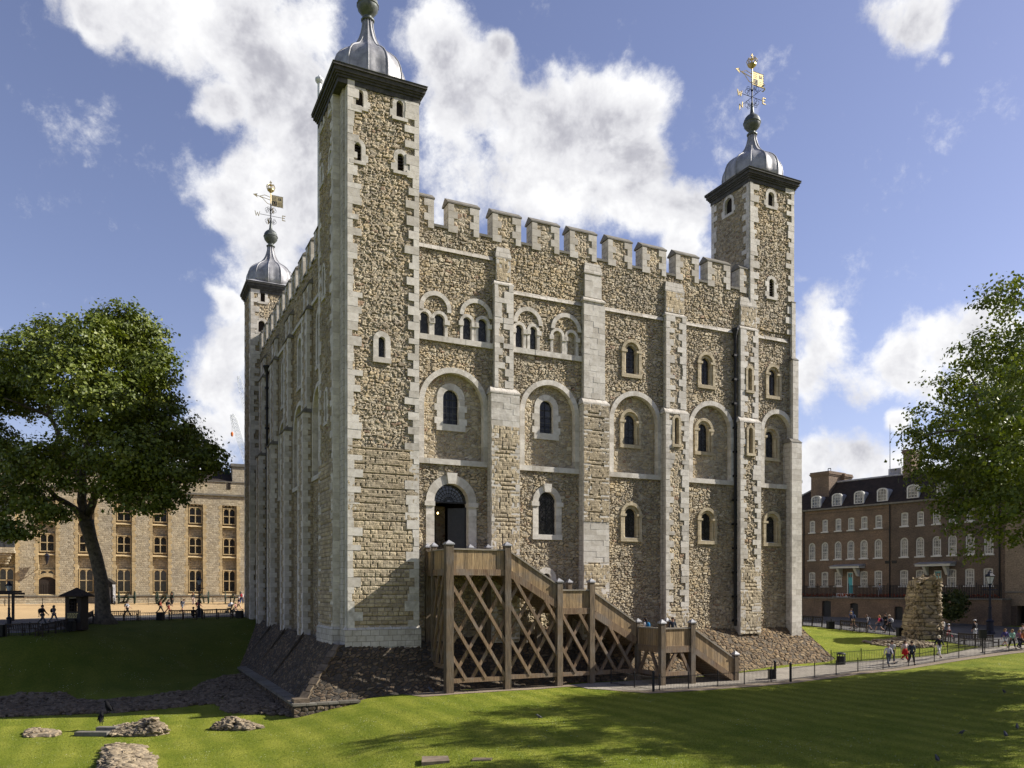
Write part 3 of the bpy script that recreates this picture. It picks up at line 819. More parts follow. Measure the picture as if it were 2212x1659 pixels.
def plain_window(op, w=WALL, sur=0.34, sill=0.32, toothed=True, pane='leaded_glass', depth=0.27, proud=0.05, name='window', fn=S, key=False, imposts=False, mat='quoin', parent=None, bars=True):
    cx, hw, zb, zt = op
    m = MB().mat(mat)
    zs = zt - hw
    arch_ring(m, cx, hw, hw + sur, zb, zs, w - proud, w + depth, fn, toothed=toothed, nw=max(5, int(hw * 7)))
    def bx(a0, a1, w0, w1, z0, z1, t=None):
        m.hull8([fn(a0, w0, z0), fn(a1, w0, z0), fn(a1, w1, z0), fn(a0, w1, z0), fn(a0, w0, z1), fn(a1, w0, z1), fn(a1, w1, z1), fn(a0, w1, z1)], rt() if t is None else t)
    if sill: bx(cx - hw - sur - 0.03, cx + hw + sur + 0.03, w - proud - 0.05, w + depth, zb - sill, zb)
    if key:
        kw = 0.16 + hw * 0.08
        m.hull8([fn(cx - kw, w - proud - 0.1, zt - 0.02), fn(cx + kw, w - proud - 0.1, zt - 0.02), fn(cx + kw, w + .1, zt - 0.02), fn(cx - kw, w + .1, zt - 0.02),
                 fn(cx - kw * 1.4, w - proud - 0.12, zt + sur + 0.12), fn(cx + kw * 1.4, w - proud - 0.12, zt + sur + 0.12), fn(cx + kw * 1.4, w + .1, zt + sur + 0.12), fn(cx - kw * 1.4, w + .1, zt + sur + 0.12)], 0.8)
    if imposts:
        for sg in (-1, 1):
            a0, a1 = sorted((cx + sg * (hw - 0.03), cx + sg * (hw + sur + 0.1)))
            bx(a0, a1, w - proud - 0.07, w + depth - .05, zs - 0.3, zs)
    o = m.build(name, parent or keep)
    if pane: glazing(o, cx, hw, zb, zt, w + depth * 0.75, fn, pane, bars)
    return o

def norman_window(op, w=WALL, fn=S):
    """yellow stone window of two orders with side shafts"""
    cx, hw, zb, zt = op
    zs = zt - hw
    m = MB().mat('yellow_stone')
    arch_ring(m, cx, hw + 0.20, hw + 0.42, zb - 0.05, zs, w - 0.10, w + 0.18, fn, nw=9)
    arch_ring(m, cx, hw, hw + 0.21, zb, zs, w + 0.06, w + 0.50, fn, nw=7)
    def bx(a0, a1, w0, w1, z0, z1):
        m.hull8([fn(a0, w0, z0), fn(a1, w0, z0), fn(a1, w1, z0), fn(a0, w1, z0), fn(a0, w0, z1), fn(a1, w0, z1), fn(a1, w1, z1), fn(a0, w1, z1)], rt())
    bx(cx - hw - 0.44, cx + hw + 0.44, w - 0.12, w + 0.5, zb - 0.30, zb - 0.04)
    for sg in (-1, 1):
        a0, a1 = sorted((cx + sg * (hw - 0.02), cx + sg * (hw + 0.47)))
        bx(a0, a1, w - 0.13, w + 0.3, zs - 0.10, zs + 0.06)
        c = fn(cx + sg * (hw + 0.13), w + 0.06, 0)
        m.tube([(c[0], c[1], zb + 0.1), (c[0], c[1], zs - 0.28)], 0.075, 8)
        m.lathe([(0.12, 0), (0.12, 0.06), (0.08, 0.12)], (c[0], c[1], zb), 8)
        m.lathe([(0.08, 0), (0.10, 0.08), (0.15, 0.2)], (c[0], c[1], zs - 0.3), 8)
    o = m.build('window', keep)
    s = MB().mat('white_paint'); s.hull8([fn(cx - hw, w + .1, zb - .06), fn(cx + hw, w + .1, zb - .06), fn(cx + hw, w + .4, zb + .0), fn(cx - hw, w + .4, zb + .0),
                                          fn(cx - hw, w + .1, zb - .01), fn(cx + hw, w + .1, zb - .01), fn(cx + hw, w + .4, zb + .06), fn(cx - hw, w + .4, zb + .06)]); s.build('sill', o)
    glazing(o, cx, hw, zb, zt, w + 0.26, fn)
    return o

# --- measured openings of the south front
tw1 = [opening(Z3, 50, 125, 960, 1140), opening(Z3, 165, 250, 980, 1165)]
tw2 = [opening(Z3, 395, 465, 1005, 1190), opening(Z3, 517, 590, 1020, 1205)]
tw3 = [opening(Z3, 817, 880, 1065, 1250), opening(Z3, 932, 990, 1080, 1265)]
tw4 = [opening(Z3, 1118, 1190, 1115, 1305), opening(Z3, 1232, 1300, 1130, 1315)]
mw1 = opening(Z4, 235, 360, 168, 445, REC); mw2 = opening(Z4, 1010, 1118, 253, 517, REC)
door = opening(Z4, 165, 440, 918, 1500); lw2 = opening(Z4, 1000, 1142, 985, 1328); bw2 = opening(ZS, 1200, 1285, 390, 560)
nw_top = [opening(Z5, 250, 318, 975, 1172), opening(Z5, 780, 838, 1060, 1250), opening(Z5, 1255, 1305, 1143, 1325)]
nw_mid = [opening(Z6, 238, 316, 10, 215, REC), opening(Z6, 758, 825, 72, 265, REC), opening(Z6, 1232, 1290, 125, 308, REC)]
nw_low = [opening(Z6, 243, 320, 665, 870), opening(Z6, 780, 850, 700, 890), opening(Z6, 1238, 1300, 722, 905)]
ar = []     # large blind arches: outer edge of ring left, right, top, string level
ZTOP = {}
for (Zf, xl, xr, yt, Zs, ys) in ((Z4, 40, 595, 0, Z4, 735), (Z4, 850, 1325, 98, Z4, 795), (Z5, 128, 492, 1282, Z6, 432), (Z5, 685, 1002, 1350, Z6, 475), (Z5, 1190, 1422, 1437, Z6, 520)):
    y = yt + 200
    a0 = K.on(Zf(xl, y), WALL)[0]; a1 = K.on(Zf(xr, y), WALL)[0]
    zt = K.on(Zf((xl + xr) / 2, yt), WALL)[1]; zs_ = K.on(Zs((xl + xr) / 2, ys), WALL)[1]
    ar.append((a0, a1, zt, zs_))
STR1 = sum(a[3] for a in ar) / 5                    # lower string course level
ATOP = sum(a[2] for a in ar) / 5
CREN = K.on(Z3(420, 330), WALL)[1]; MTOP = K.on(Z3(400, 112), WALL)[1]
CREN2 = K.on(Z5(870, 545), WALL)[1]; MTOP2 = K.on(Z5(895, 400), WALL)[1]
print('levels', STR1, ATOP, CREN, CREN2, MTOP, MTOP2)
CREN = (CREN + CREN2) / 2; MTOP = (MTOP + MTOP2) / 2
TR = K.on(Z3(42, 600), 0)[0]                         # east edge of the south-west turret
LEN = 36.3
BASEZ = -3.3

cuts = []
RW = 0.34
for (a0, a1, zt, zs_) in ar:
    cx = (a0 + a1) / 2; hw = (a1 - a0) / 2 - RW + 0.12
    cuts.append(arch_cut(cx, hw, STR1 + 0.02, ATOP - RW + 0.12))
for op in tw1 + tw2 + tw3 + tw4 + [lw2, door, bw2]:
    cuts.append(arch_cut(op[0], op[1] + 0.1, op[2] - 0.1, op[3] + 0.1))
for op in nw_top + nw_low:
    cuts.append(arch_cut(op[0], op[1] + 0.26, op[2] - 0.1, op[3] + 0.26))
ZU = K.on(Z3(300, 470), WALL)[1]                      # upper set-off band
m = MB().mat('rubble')
m.grid(lambda a, b: (a, WALL + 0 * a, b), TR - 0.3, LEN - 0.2, -3.4, CREN, 0.065, cuts)
m.build('wall', keep)
# inner wall of the blind arches
mcuts = [arch_cut(o_[0], o_[1] + 0.1, o_[2] - 0.1, o_[3] + 0.1) for o_ in (mw1, mw2)] + [arch_cut(o_[0], o_[1] + 0.3, o_[2] - 0.1, o_[3] + 0.3) for o_ in nw_mid]
m = MB().mat('rubble_flat')
for (a0, a1, zt, zs_) in ar:
    m.grid(lambda a, b: (a, REC + 0 * a, b), a0 + 0.1, a1 - 0.1, STR1 - 0.1, ATOP, 0.085, mcuts)
m.build('arch_infill', keep)
# dark core so nothing shows through the openings
m = MB().mat('dark_interior'); m.box(TR + 3.6, LEN - 0.5, 2.0, 2.3, -3, CREN - 1.5)
m.box(0.9, 1.4, 2.0, 30.5, -3, CREN - 1.5); m.build('inner_wall', keep)
# roof behind the parapet
m = MB().mat('lead'); m.box(1.0, LEN - 0.6, 1.9, 33.6, CREN - 2.2, CREN - 1.6); m.build('roof', keep)

for i, (a0, a1, zt, zs_) in enumerate(ar):
    cx = (a0 + a1) / 2; hw = (a1 - a0) / 2
    m = MB().mat('quoin')
    random.seed(i)
    arch_ring(m, cx, hw - RW, hw, STR1 + 0.1, ATOP - hw, WALL - 0.10, REC + 0.03, course=0.5, nw=15)
    m.build('blind_arch', keep)
random.seed(5)
def course_blocks(m, a0, a1, w0, w1, z0, z1, step=0.75, slope=0.0):
    a = a0
    while a < a1 - 0.01:
        b = min(a1, a + step * random.uniform(0.7, 1.3))
        if a1 - b < 0.2: b = a1
        jw = random.uniform(-0.01, 0.01)
        m.hull8([(a + .006, w0 + jw, z0), (b, w0 + jw, z0), (b, w1, z0), (a + .006, w1, z0),
                 (a + .006, w0 + jw + slope, z1), (b, w0 + jw + slope, z1), (b, w1, z1), (a + .006, w1, z1)], rt(0.1, 0.8))
        a = b

# buttresses: (tiers of measured edges)
BUT = []
def edge(Zf, x, y, w): return K.on(Zf(x, y), w)[0]
BUT.append(dict(t3=(edge(Z4, 622, 600, 0), edge(Z4, 850, 600, 0)), t2=(edge(Z3, 650, 1200, .3), edge(Z3, 800, 1200, .3)), t1=(edge(Z3, 662, 620, .5), edge(Z3, 778, 620, .5)),
                z3=K.on(Z3(720, 1640), 0)[1], z2=K.on(Z3(720, 745), .3)[1], z1=K.on(Z3(716, 530), .5)[1]))
BUT.append(dict(t3=(edge(Z4, 1362, 600, 0), edge(Z4, 1568, 600, 0)), t2=(edge(Z3, 1366, 1200, .3), edge(Z3, 1535, 1200, .3)), t1=(edge(Z3, 1372, 750, .5), edge(Z3, 1507, 750, .5)),
                z3=K.on(Z4(1460, 250), 0)[1], z2=K.on(Z3(1440, 880), .3)[1], z1=K.on(Z3(1435, 655), .5)[1]))
BUT.append(dict(t3=(edge(Z6, 525, 600, 0), edge(Z6, 686, 600, 0)), t2=(edge(Z5, 527, 1000, .3), edge(Z5, 668, 1000, .3)), t1=(edge(Z5, 525, 650, .5), edge(Z5, 652, 650, .5)),
                z3=K.on(Z5(600, 1440), 0)[1], z2=K.on(Z5(590, 745), .3)[1], z1=K.on(Z5(582, 590), .5)[1]))
BUT.append(dict(t3=(edge(Z6, 1048, 600, 0), edge(Z6, 1192, 600, 0)), t2=(edge(Z5, 1050, 1200, .3), edge(Z5, 1174, 1200, .3)), t1=(edge(Z5, 1050, 770, .5), edge(Z5, 1162, 770, .5)),
                z3=K.on(Z5(1110, 1505), 0)[1], z2=K.on(Z5(1105, 860), .3)[1], z1=K.on(Z5(1100, 700), .5)[1]))
for b in BUT: print('buttress', {k: (round(v, 2) if not isinstance(v, tuple) else [round(x, 2) for x in v]) for k, v in b.items()})
Z3L = sum(b['z3'] for b in BUT) / 4; Z2L = sum(b['z2'] for b in BUT) / 4; Z1L = sum(b['z1'] for b in BUT) / 4
slit3 = opening(Z6, 585, 615, 30, 217, 0.0); slit4 = opening(Z6, 1105, 1133, 100, 280, 0.0); slit4u = opening(Z5, 1100, 1127, 1133, 1290, 0.3)

def quoined_face(mq, mr, a0, a1, z0, z1, w, fn=S, rmat='rubble_flat', course=0.40, long=0.34, res=0.09, infill=True, flip=False, cuts=None, skip=None, proud=0.06, q=0.36):
    """alternating long and short dressed corner blocks on both edges, rubble between"""
    n = max(1, int((z1 - z0) / course)); wd = a1 - a0
    zs_l = [z0 + (z1 - z0) * (i + (random.uniform(-.22, .22) if 0 < i < n else 0)) / n for i in range(n + 1)]
    sh, lo = min(q, wd * 0.24), min(q + long, wd * 0.47)
    for i in range(n):
        za = zs_l[i] + 0.006; zb = zs_l[i + 1] - 0.006
        for sd in (0, 1):
            L = (lo if ((i + sd) % 2) != (random.random() < .14) else sh) * random.uniform(0.75, 1.2)
            p0, p1 = (a0, a0 + L) if sd == 0 else (a1 - L, a1)
            pr = proud + random.uniform(-0.012, 0.012)
            P = [fn(p0, w - pr, za), fn(p1, w - pr, za), fn(p1, w + 0.1, za), fn(p0, w + 0.1, za), fn(p0, w - pr, zb), fn(p1, w - pr, zb), fn(p1, w + 0.1, zb), fn(p0, w + 0.1, zb)]
            mq.hull8(P, rt(0.15, 0.95))
    if infill:
        mr.mat(rmat)
        def g(a, b):
            x0, y0, z0_ = fn(a, w - 0.012, b); return x0, y0, z0_
        mr.grid(g, a0 + 0.03, a1 - 0.03, z0, z1, res, cuts, flip)

def setoff(m, a0, a1, wlo, whi, z, h=0.36, over=0.06):
    """sloping weathering where a buttress steps back"""
    m.hull8([(a0 - over, wlo - over, z - 0.10), (a1 + over, wlo - over, z - 0.10), (a1 + over, WALL, z - 0.10), (a0 - over, WALL, z - 0.10),
             (a0 - over, wlo - over, z), (a1 + over, wlo - over, z), (a1 + over, WALL, z), (a0 - over, WALL, z)], 0.45)
    m.hull8([(a0 - over, wlo - over, z), (a1 + over, wlo - over, z), (a1 + over, WALL, z), (a0 - over, WALL, z),
             (a0 + 0.08, whi, z + h), (a1 - 0.08, whi, z + h), (a1 - 0.08, WALL, z + h), (a0 + 0.08, WALL, z + h)], 0.5)

for bi, b in enumerate(BUT):
    random.seed(40 + bi)
    core = MB().mat('ashlar')
    (a0, a1), (c0, c1), (e0, e1) = b['t3'], b['t2'], b['t1']
    z3, z2, z1 = Z3L, Z2L, Z1L
    if bi == 1: z1 += 0.15
    ops = {2: [(slit3, 0.0)], 3: [(slit4, 0.0), (slit4u, 0.3)]}.get(bi, [])
    core.box(a0 + 0.02, a1 - 0.02, 0.02 if not ops else 0.34, WALL + .05, BASEZ - 0.1, z3 - 0.02)
    core.box(c0 + 0.02, c1 - 0.02, 0.32 if bi != 3 else 0.6, WALL + .05, z3 + 0.2, z2 - 0.02)
    core.box(e0 + 0.02, e1 - 0.02, 0.52, WALL + .05, z2 + 0.2, z1 - 0.02)
    if ops:
        for sg, aa in ((0, a0), (1, a1)): core.box(aa + (0.02 if sg == 0 else -0.25), aa + (0.25 if sg == 0 else -0.02), 0.03, 0.4, BASEZ - .1, z3 - .02)
        if bi == 3:
            for sg, aa in ((0, c0), (1, c1)): core.box(aa + (0.02 if sg == 0 else -0.25), aa + (0.25 if sg == 0 else -0.02), 0.33, 0.65, z3 + .2, z2 - .02)
    setoff(core, a0, a1, 0.0, 0.32, z3); setoff(core, c0, c1, 0.3, 0.52, z2, 0.25); setoff(core, e0, e1, 0.5, WALL - 0.1, z1, 0.65)
    core.mat('quoin')
    rub = core
    slcut = [arch_cut(o_[0], o_[1] + 0.05, o_[2] - 0.05, o_[3] + 0.05) for o_, w_ in ops if w_ == 0.0]
    slcut2 = [arch_cut(o_[0], o_[1] + 0.05, o_[2] - 0.05, o_[3] + 0.05) for o_, w_ in ops if w_ == 0.3]
    dress = (bi == 1)
    core.mat('quoin')
    cq = core
    zt_ash = z3 - (2.1 if bi == 0 else 0.3)
    class _Q:  # route blocks to the quoin material, infill to rubble
        pass
    def qf(a0_, a1_, zz0, zz1, w_, rm='rubble_flat', **kw):
        core.mat('quoin'); qi = MB(); 
        q_ = MB().mat('quoin'); r_ = MB()
        quoined_face(core, r_, a0_, a1_, zz0, zz1, w_, rmat=rm, **kw)
        if r_.f:
            core.mat(rm); base = len(core.v); f0 = len(core.f)
            core.v.extend(r_.v); core.f.extend([tuple(i + base for i in f) for f in r_.f]); core.m.extend([core.mi] * len(r_.f)); core.t.extend(r_.t)
            if not hasattr(core, 'gv'): core.gv = []
            for (x, n, uv) in r_.gv: core.gv.append((f0 + x, n, uv))
    qf(a0, a1, BASEZ, -1.2, 0.0, 'squared_rubble', q=0.42, long=.4)
    qf(a0, a1, -1.2, 1.9, 0.0, 'rubble' if bi == 2 else 'squared_rubble', cuts=slcut)
    if bi == 1:
        core.mat('quoin')
        for z in np.arange(1.9, 4.6, 0.38): course_blocks(core, a0, a1, -0.04, 0.1, z, z + 0.374, 0.8)
        qf(a0, a1, 4.7, z3 - 0.1, 0.0, 'thin_courses', q=0.36)
    elif bi == 0:
        qf(a0, a1, 1.9, z3 - 2.2, 0.0, 'squared_rubble', q=.3)
        core.mat('quoin')
        z = z3 - 2.2
        while z < z3 - 0.15: course_blocks(core, a0, a1, -0.04, 0.1, z, min(z + 0.374, z3 - .1), 0.7); z += 0.38
    else:
        qf(a0, a1, 1.9, z3 - 0.1, 0.0, 'rubble' if bi == 3 else 'rubble_flat', cuts=slcut)
    if bi == 1:
        core.mat('quoin')
        z = z3 + 0.36
        while z < z2 - 0.5:
            course_blocks(core, c0, c1, 0.26, 0.4, z, z + 0.374, 0.6); z += 0.38
        z = z2 + .25
        while z < z1 - 0.3: course_blocks(core, e0, e1, 0.46, 0.6, z, z + 0.374, 0.6); z += 0.38
    else:
        qf(c0, c1, z3 + 0.36, z2 - 0.1, 0.3, 'rubble_flat', cuts=slcut2)
        qf(e0, e1, z2 + 0.25, z1 - 0.1, 0.5, 'squared_rubble')
    bo = core.build('buttress', keep)
    for o_, w_ in ops:
        random.seed(int(o_[2] * 10))
        plain_window(o_, w_, sur=0.2, sill=0.2, toothed=False, mat='yellow_stone', depth=0.34, proud=0.09, name='slit_window', bars=False)

# string courses and set-off bands between the buttresses
edges = [TR - 0.2] + [x for b in BUT for x in b['t3']] + [LEN - 1.0]
upper = [TR - 0.2] + [x for b in BUT for x in b['t2']] + [LEN - 1.0]
random.seed(9)
for i in range(0, 10, 2):
    m = MB().mat('quoin'); course_blocks(m, edges[i], edges[i + 1], WALL - 0.14, WALL + 0.35, STR1 - 0.22, STR1 + 0.12, 1.1); m.build('string_course', keep)
for i, (Zf, x, y) in zip(range(0, 10, 2), ((Z3, 300, 490), (Z3, 1050, 850), (Z5, 300, 745), (Z5, 850, 830), (Z5, 1300, 935))):
    zz = K.on(Zf(x, y), WALL)[1]
    zz = ZU if i == 0 else K.on(Z5(1300, 935), WALL)[1] * 0.34 + K.on(Z3(1050, 850), WALL)[1] * 0.33 + K.on(Z5(300, 745), WALL)[1] * 0.33
    m = MB().mat('ashlar'); course_blocks(m, upper[i] + (0 if i else 0.1), upper[i + 1], WALL - 0.12, WALL + 0.1, zz - 0.16, zz + 0.12, 1.2, 0.10); m.build('setoff_band', keep)

# twin windows of the top floor, each pair under a relieving arch
SILL = K.on(Z3(300, 1210), WALL)[1]
random.seed(21)
for k, (pr, (Zf, xl, xr, yt)) in enumerate(((tw1, (Z3, 45, 300, 798)), (tw2, (Z3, 368, 632, 860)), (tw3, (Z3, 800, 1030, 925)), (tw4, (Z3, 1100, 1343, 975)))):
    a0 = K.on(Zf(xl, yt + 120), WALL)[0]; a1 = K.on(Zf(xr, yt + 120), WALL)[0]; zt = K.on(Zf((xl + xr) / 2, yt), WALL)[1]
    hw = (a1 - a0) / 2; cx = (a0 + a1) / 2
    m = MB().mat('quoin')
    zimp = pr[0][3] + 0.12
    arch_ring(m, cx, hw - 0.28, hw, zimp, zt - hw, WALL - 0.10, WALL + 0.05, nw=9)
    m.build('relieving_arch', keep)
    for op in pr:
        cxx, h, zb, zt2 = op
        if k == 3:
            plain_window(op, sur=0.2, sill=0.0, toothed=False, pane=None, depth=0.25, imposts=True, name='blocked_window')
            g = MB().mat('rubble_flat'); g.grid(lambda a, b: (a, WALL + 0.17 + 0 * a, b), cxx - h - .1, cxx + h + .1, zb - .1, zt2 + .1, 0.08); g.build('blocking', keep)
        else:
            plain_window(op, sur=0.2, sill=0.0, toothed=False, imposts=True, bars=False)
random.seed(3)
for (a0, a1) in ((TR - 0.1, BUT[0]['t2'][0]), (BUT[0]['t2'][1], BUT[1]['t2'][0])):
    m = MB().mat('quoin'); course_blocks(m, a0, a1, WALL - 0.16, WALL + 0.4, tw1[0][2] - 0.36, tw1[0][2] - 0.01, 1.0); m.build('window_sill_course', keep)

plain_window(mw1, REC, sur=0.42, sill=0.42, pane='barred_glass', key=False); plain_window(mw2, REC, sur=0.40, sill=0.42, pane='barred_glass')
plain_window(lw2, WALL, sur=0.42, sill=0.34, toothed=False, key=True, imposts=True)
plain_window(bw2, WALL, sur=0.40, sill=0.2, toothed=False)
for op in nw_top + nw_low: norman_window(op)
for op in nw_mid: norman_window(op, REC)

# entrance: stone surround, dark room, one open leaf, lantern
cx, hw, zb, zt = door
zs = zt - hw
do = plain_window((cx, hw, zb, zt), WALL, sur=0.55, sill=0, toothed=False, pane=None, depth=0.55, key=True, imposts=True, name='entrance')
m = MB().mat('dark_interior')
m.box(cx - hw - 0.3, cx - hw - 0.1, WALL + 0.5, 6.5, zb - .1, zt + .2); m.box(cx + hw + 0.1, cx + hw + 0.3, WALL + 0.5, 6.5, zb - .1, zt + .2)
m.box(cx - hw - 0.3, cx + hw + 0.3, 6.5, 6.7, zb - .1, zt + .2); m.box(cx - hw - 0.3, cx + hw + 0.3, WALL + 0.5, 6.7, zb - .3, zb - .1); m.box(cx - hw - 0.3, cx + hw + 0.3, WALL + 0.5, 6.7, zt + .05, zt + .2)
m.mat('brown_interior'); m.box(cx - hw + 0.3, cx - 0.1, 4.6, 4.7, zb, zs - .2); m.mat('rubble_flat'); m.box(cx + 0.0, cx + 0.7, 3.6, 3.7, zb, zs)
m.build('entrance_hall', do)
m = MB().mat('door_paint'); m.box(cx + hw - 0.06, cx + hw, WALL + .35, WALL + 1.6, zb, zs - .25)
m.hull8([(cx + hw - 1.0, WALL + 1.1, zb), (cx + hw - 0.05, WALL + .45, zb), (cx + hw - 0.01, WALL + .5, zb), (cx + hw - .96, WALL + 1.15, zb),
         (cx + hw - 1.0, WALL + 1.1, zs - .3), (cx + hw - 0.05, WALL + .45, zs - .3), (cx + hw - 0.01, WALL + .5, zs - .3), (cx + hw - .96, WALL + 1.15, zs - .3)])
m.build('door', do)
m = MB().mat('black_iron')
m.box(cx - hw, cx + hw, WALL + .36, WALL + .44, zs - 0.05, zs + 0.05)
for i in range(1, 12):
    t = math.pi * i / 12; m.tube([(cx + hw * .15 * math.cos(t), WALL + .4, zs + hw * .15 * math.sin(t)), (cx + hw * math.cos(t), WALL + .4, zs + hw * math.sin(t))], 0.012, 4)
for r in (0.3, 0.5, 0.7, 0.87): m.tube([(cx + hw * r * math.cos(math.pi * i / 16), WALL + .4, zs + hw * r * math.sin(math.pi * i / 16)) for i in range(17)], 0.012, 4)
fl = m.build('fanlight', do)
m = MB().mat('dark_glass'); arch_pane(m, cx, hw, zs, zt, WALL + .45); m.build('pane', fl)
la = K.on(Z4(195, 1155), 2.2)
m = MB().mat('lamp_glow'); m.lathe([(0.03, -.06), (0.055, -.02), (0.055, .03), (0.02, .07)], (la[0], 2.2, la[1]), 8)
m.mat('black_iron'); m.tube([(la[0], 2.2, la[1] + .08), (la[0], 2.2, zs + .6)], 0.012, 4)
for k in range(4):
    a = k * math.pi / 2; m.tube([(la[0] + .11 * math.cos(a), 2.2 + .11 * math.sin(a), la[1] + .14), (la[0] + .08 * math.cos(a), 2.2 + .08 * math.sin(a), la[1] - .16)], .01, 4)
m.lathe([(0.14, .14), (0.03, .24)], (la[0], 2.2, la[1]), 8); m.build('lantern', do)

# --- parapet, merlons
def merlon(a0, a1, w0, w1, axis='s'):
    """rubble block with dressed corners and a pitched coping; axis s: runs east, axis w: runs north"""
    fn = S if axis == 's' else (lambda a, w, z: (w, a, z))
    m = MB().mat('ashlar')
    def bx(p0, p1, q0, q1, z0, z1, t=.5): m.hull8([fn(p0, q0, z0), fn(p1, q0, z0), fn(p1, q1, z0), fn(p0, q1, z0), fn(p0, q0, z1), fn(p1, q0, z1), fn(p1, q1, z1), fn(p0, q1, z1)], t)
    zt = MTOP
    bx(a0, a1, w0 + 0.01, w1, CREN - 0.02, zt - 0.02)
    m.mat('quoin')
    n = 4
    for i in range(n):
        z0 = CREN - 0.18 + (zt - CREN + .16) * i / n; z1 = CREN - 0.18 + (zt - CREN + .16) * (i + 1) / n - 0.012
        for sd in (0, 1):
            L = 0.62 if (i + sd) % 2 == 0 else 0.36
            p = (a0 - 0.03, a0 + L) if sd == 0 else (a1 - L, a1 + 0.03)
            bx(p[0], p[1], w0 - 0.07, w0 + 0.12, z0, z1, rt(0.0, 0.45))
    m.mat('rubble_flat')
    m.grid((lambda a, b: (a, w0 - 0.02 + 0 * a, b)) if axis == 's' else (lambda a, b: (w0 - 0.02 + 0 * a, a, b)), a0 + .3, a1 - .3, CREN, zt, 0.08, None, axis != 's')
    m.mat('coping_stone')
    o = 0.09
    m.poly([fn(a0 - o, w0 - o, zt), fn(a1 + o, w0 - o, zt), fn(a1 + o, w1 + o, zt), fn(a0 - o, w1 + o, zt),
            fn(a0 - o, w0 - o, zt + .09), fn(a1 + o, w0 - o, zt + .09), fn(a1 + o, w1 + o, zt + .09), fn(a0 - o, w1 + o, zt + .09),
            fn(a0 - o, (w0 + w1) / 2, zt + .48), fn(a1 + o, (w0 + w1) / 2, zt + .48)],
           [(0, 3, 2, 1), (0, 1, 5, 4), (2, 3, 7, 6), (4, 5, 9, 8), (6, 7, 8, 9), (0, 4, 8, 7, 3), (1, 2, 6, 9, 5)])
    return m.build('merlon', keep)
me_ = [(edge(Z3, 280, 200, WALL), edge(Z3, 521, 200, WALL)), (edge(Z3, 635, 280, WALL), edge(Z3, 857, 280, WALL)), (edge(Z3, 952, 350, WALL), edge(Z3, 1164, 350, WALL)), (edge(Z3, 1255, 420, WALL), edge(Z3, 1463, 420, WALL)),
       (edge(Z5, 122, 320, WALL), edge(Z5, 285, 320, WALL)), (edge(Z5, 362, 370, WALL), edge(Z5, 524, 370, WALL)), (edge(Z5, 597, 420, WALL), edge(Z5, 753, 420, WALL)), (edge(Z5, 820, 470, WALL), edge(Z5, 974, 470, WALL)), (edge(Z5, 1045, 530, WALL), edge(Z5, 1150, 540, WALL))]
x4 = (edge(Z3, 1548, 480, WALL), edge(Z5, 37, 280, WALL))
print('merlons', [(round(a, 2), round(b, 2)) for a, b in me_])
random.seed(77)
merlon(TR - 0.4, edge(Z3, 158, 150, WALL), WALL, WALL + .85)
for (a0, a1) in me_: merlon(a0, a1, WALL, WALL + .85)
m = MB().mat('coping_stone')
ms = [(0, edge(Z3, 158, 150, WALL))] + me_
for (p, q_) in zip(ms[:-1], ms[1:]): m = MB().mat('coping_stone'); m.box(p[1] + .02, q_[0] - .02, WALL - .07, WALL + .9, CREN - .02, CREN + .14); m.build('crenel_sill', keep)
m = MB().mat('ashlar'); m.box(TR - .5, LEN - 3, WALL + .35, WALL + .85, CREN - 2, CREN - .03); m.box(.12, .85, 5, 34.5, CREN - 2, CREN - .03); m.build('parapet_back', keep)

# ------------------------------------------------------------------ west front (in shade, seen edge-on)
WF = lambda a, w, z: (w, a, z)      # a = distance north, w = distance east of the wall line
WW = 0.05                            # wall plane
WB = [9.8, 16.9, 23.5, 29.9]
NT0 = 33.6
bays = [(5.6, WB[0]), (WB[0] + 2.0, WB[1]), (WB[1] + 2.0, WB[2]), (WB[2] + 2.0, WB[3]), (WB[3] + 1.9, NT0)]
wc = []
wop, warch = [], []
for (b0, b1) in bays:
    c = (b0 + b1) / 2; h = (b1 - b0) / 2
    wop.append((c, 0.62, 15.4, 19.0)); warch.append((c, h - 0.12, 7.9, 14.2))
    wc.append(arch_cut(c, 0.72, 15.3, 19.1)); wc.append(arch_cut(c, h - 0.40, 7.9, 13.9))
m = MB().mat('rubble'); m.grid(lambda a, b: (WW + 0 * a, a, b), 5.4, NT0 + .3, -4.5, CREN, 0.14, wc, True, 0.09); m.build('wall', keep)
m = MB().mat('rubble_flat')
for (c, h, z0, z1) in warch: m.grid(lambda a, b: (WW + .35 + 0 * a, a, b), c - h, c + h, z0 - .1, z1, 0.15, None, True)
m.build('arch_infill', keep)
random.seed(30)
for (c, h, z0, z1) in warch:
    m = MB().mat('quoin'); arch_ring(m, c, h - .3, h, z0, z1 - h, WW - .1, WW + .38, WF, nw=11); 
    m.build('blind_arch', keep)
for (c, h, z0, z1) in warch:
    plain_window((c, .5, 9.0, 11.6), WW + .35, sur=.3, sill=.25, toothed=False, fn=WF, pane='dark_glass', bars=False, mat='quoin', depth=.3)
for op in wop: plain_window(op, WW, sur=.34, sill=.3, toothed=False, fn=WF, pane='dark_glass', bars=False, depth=.45)
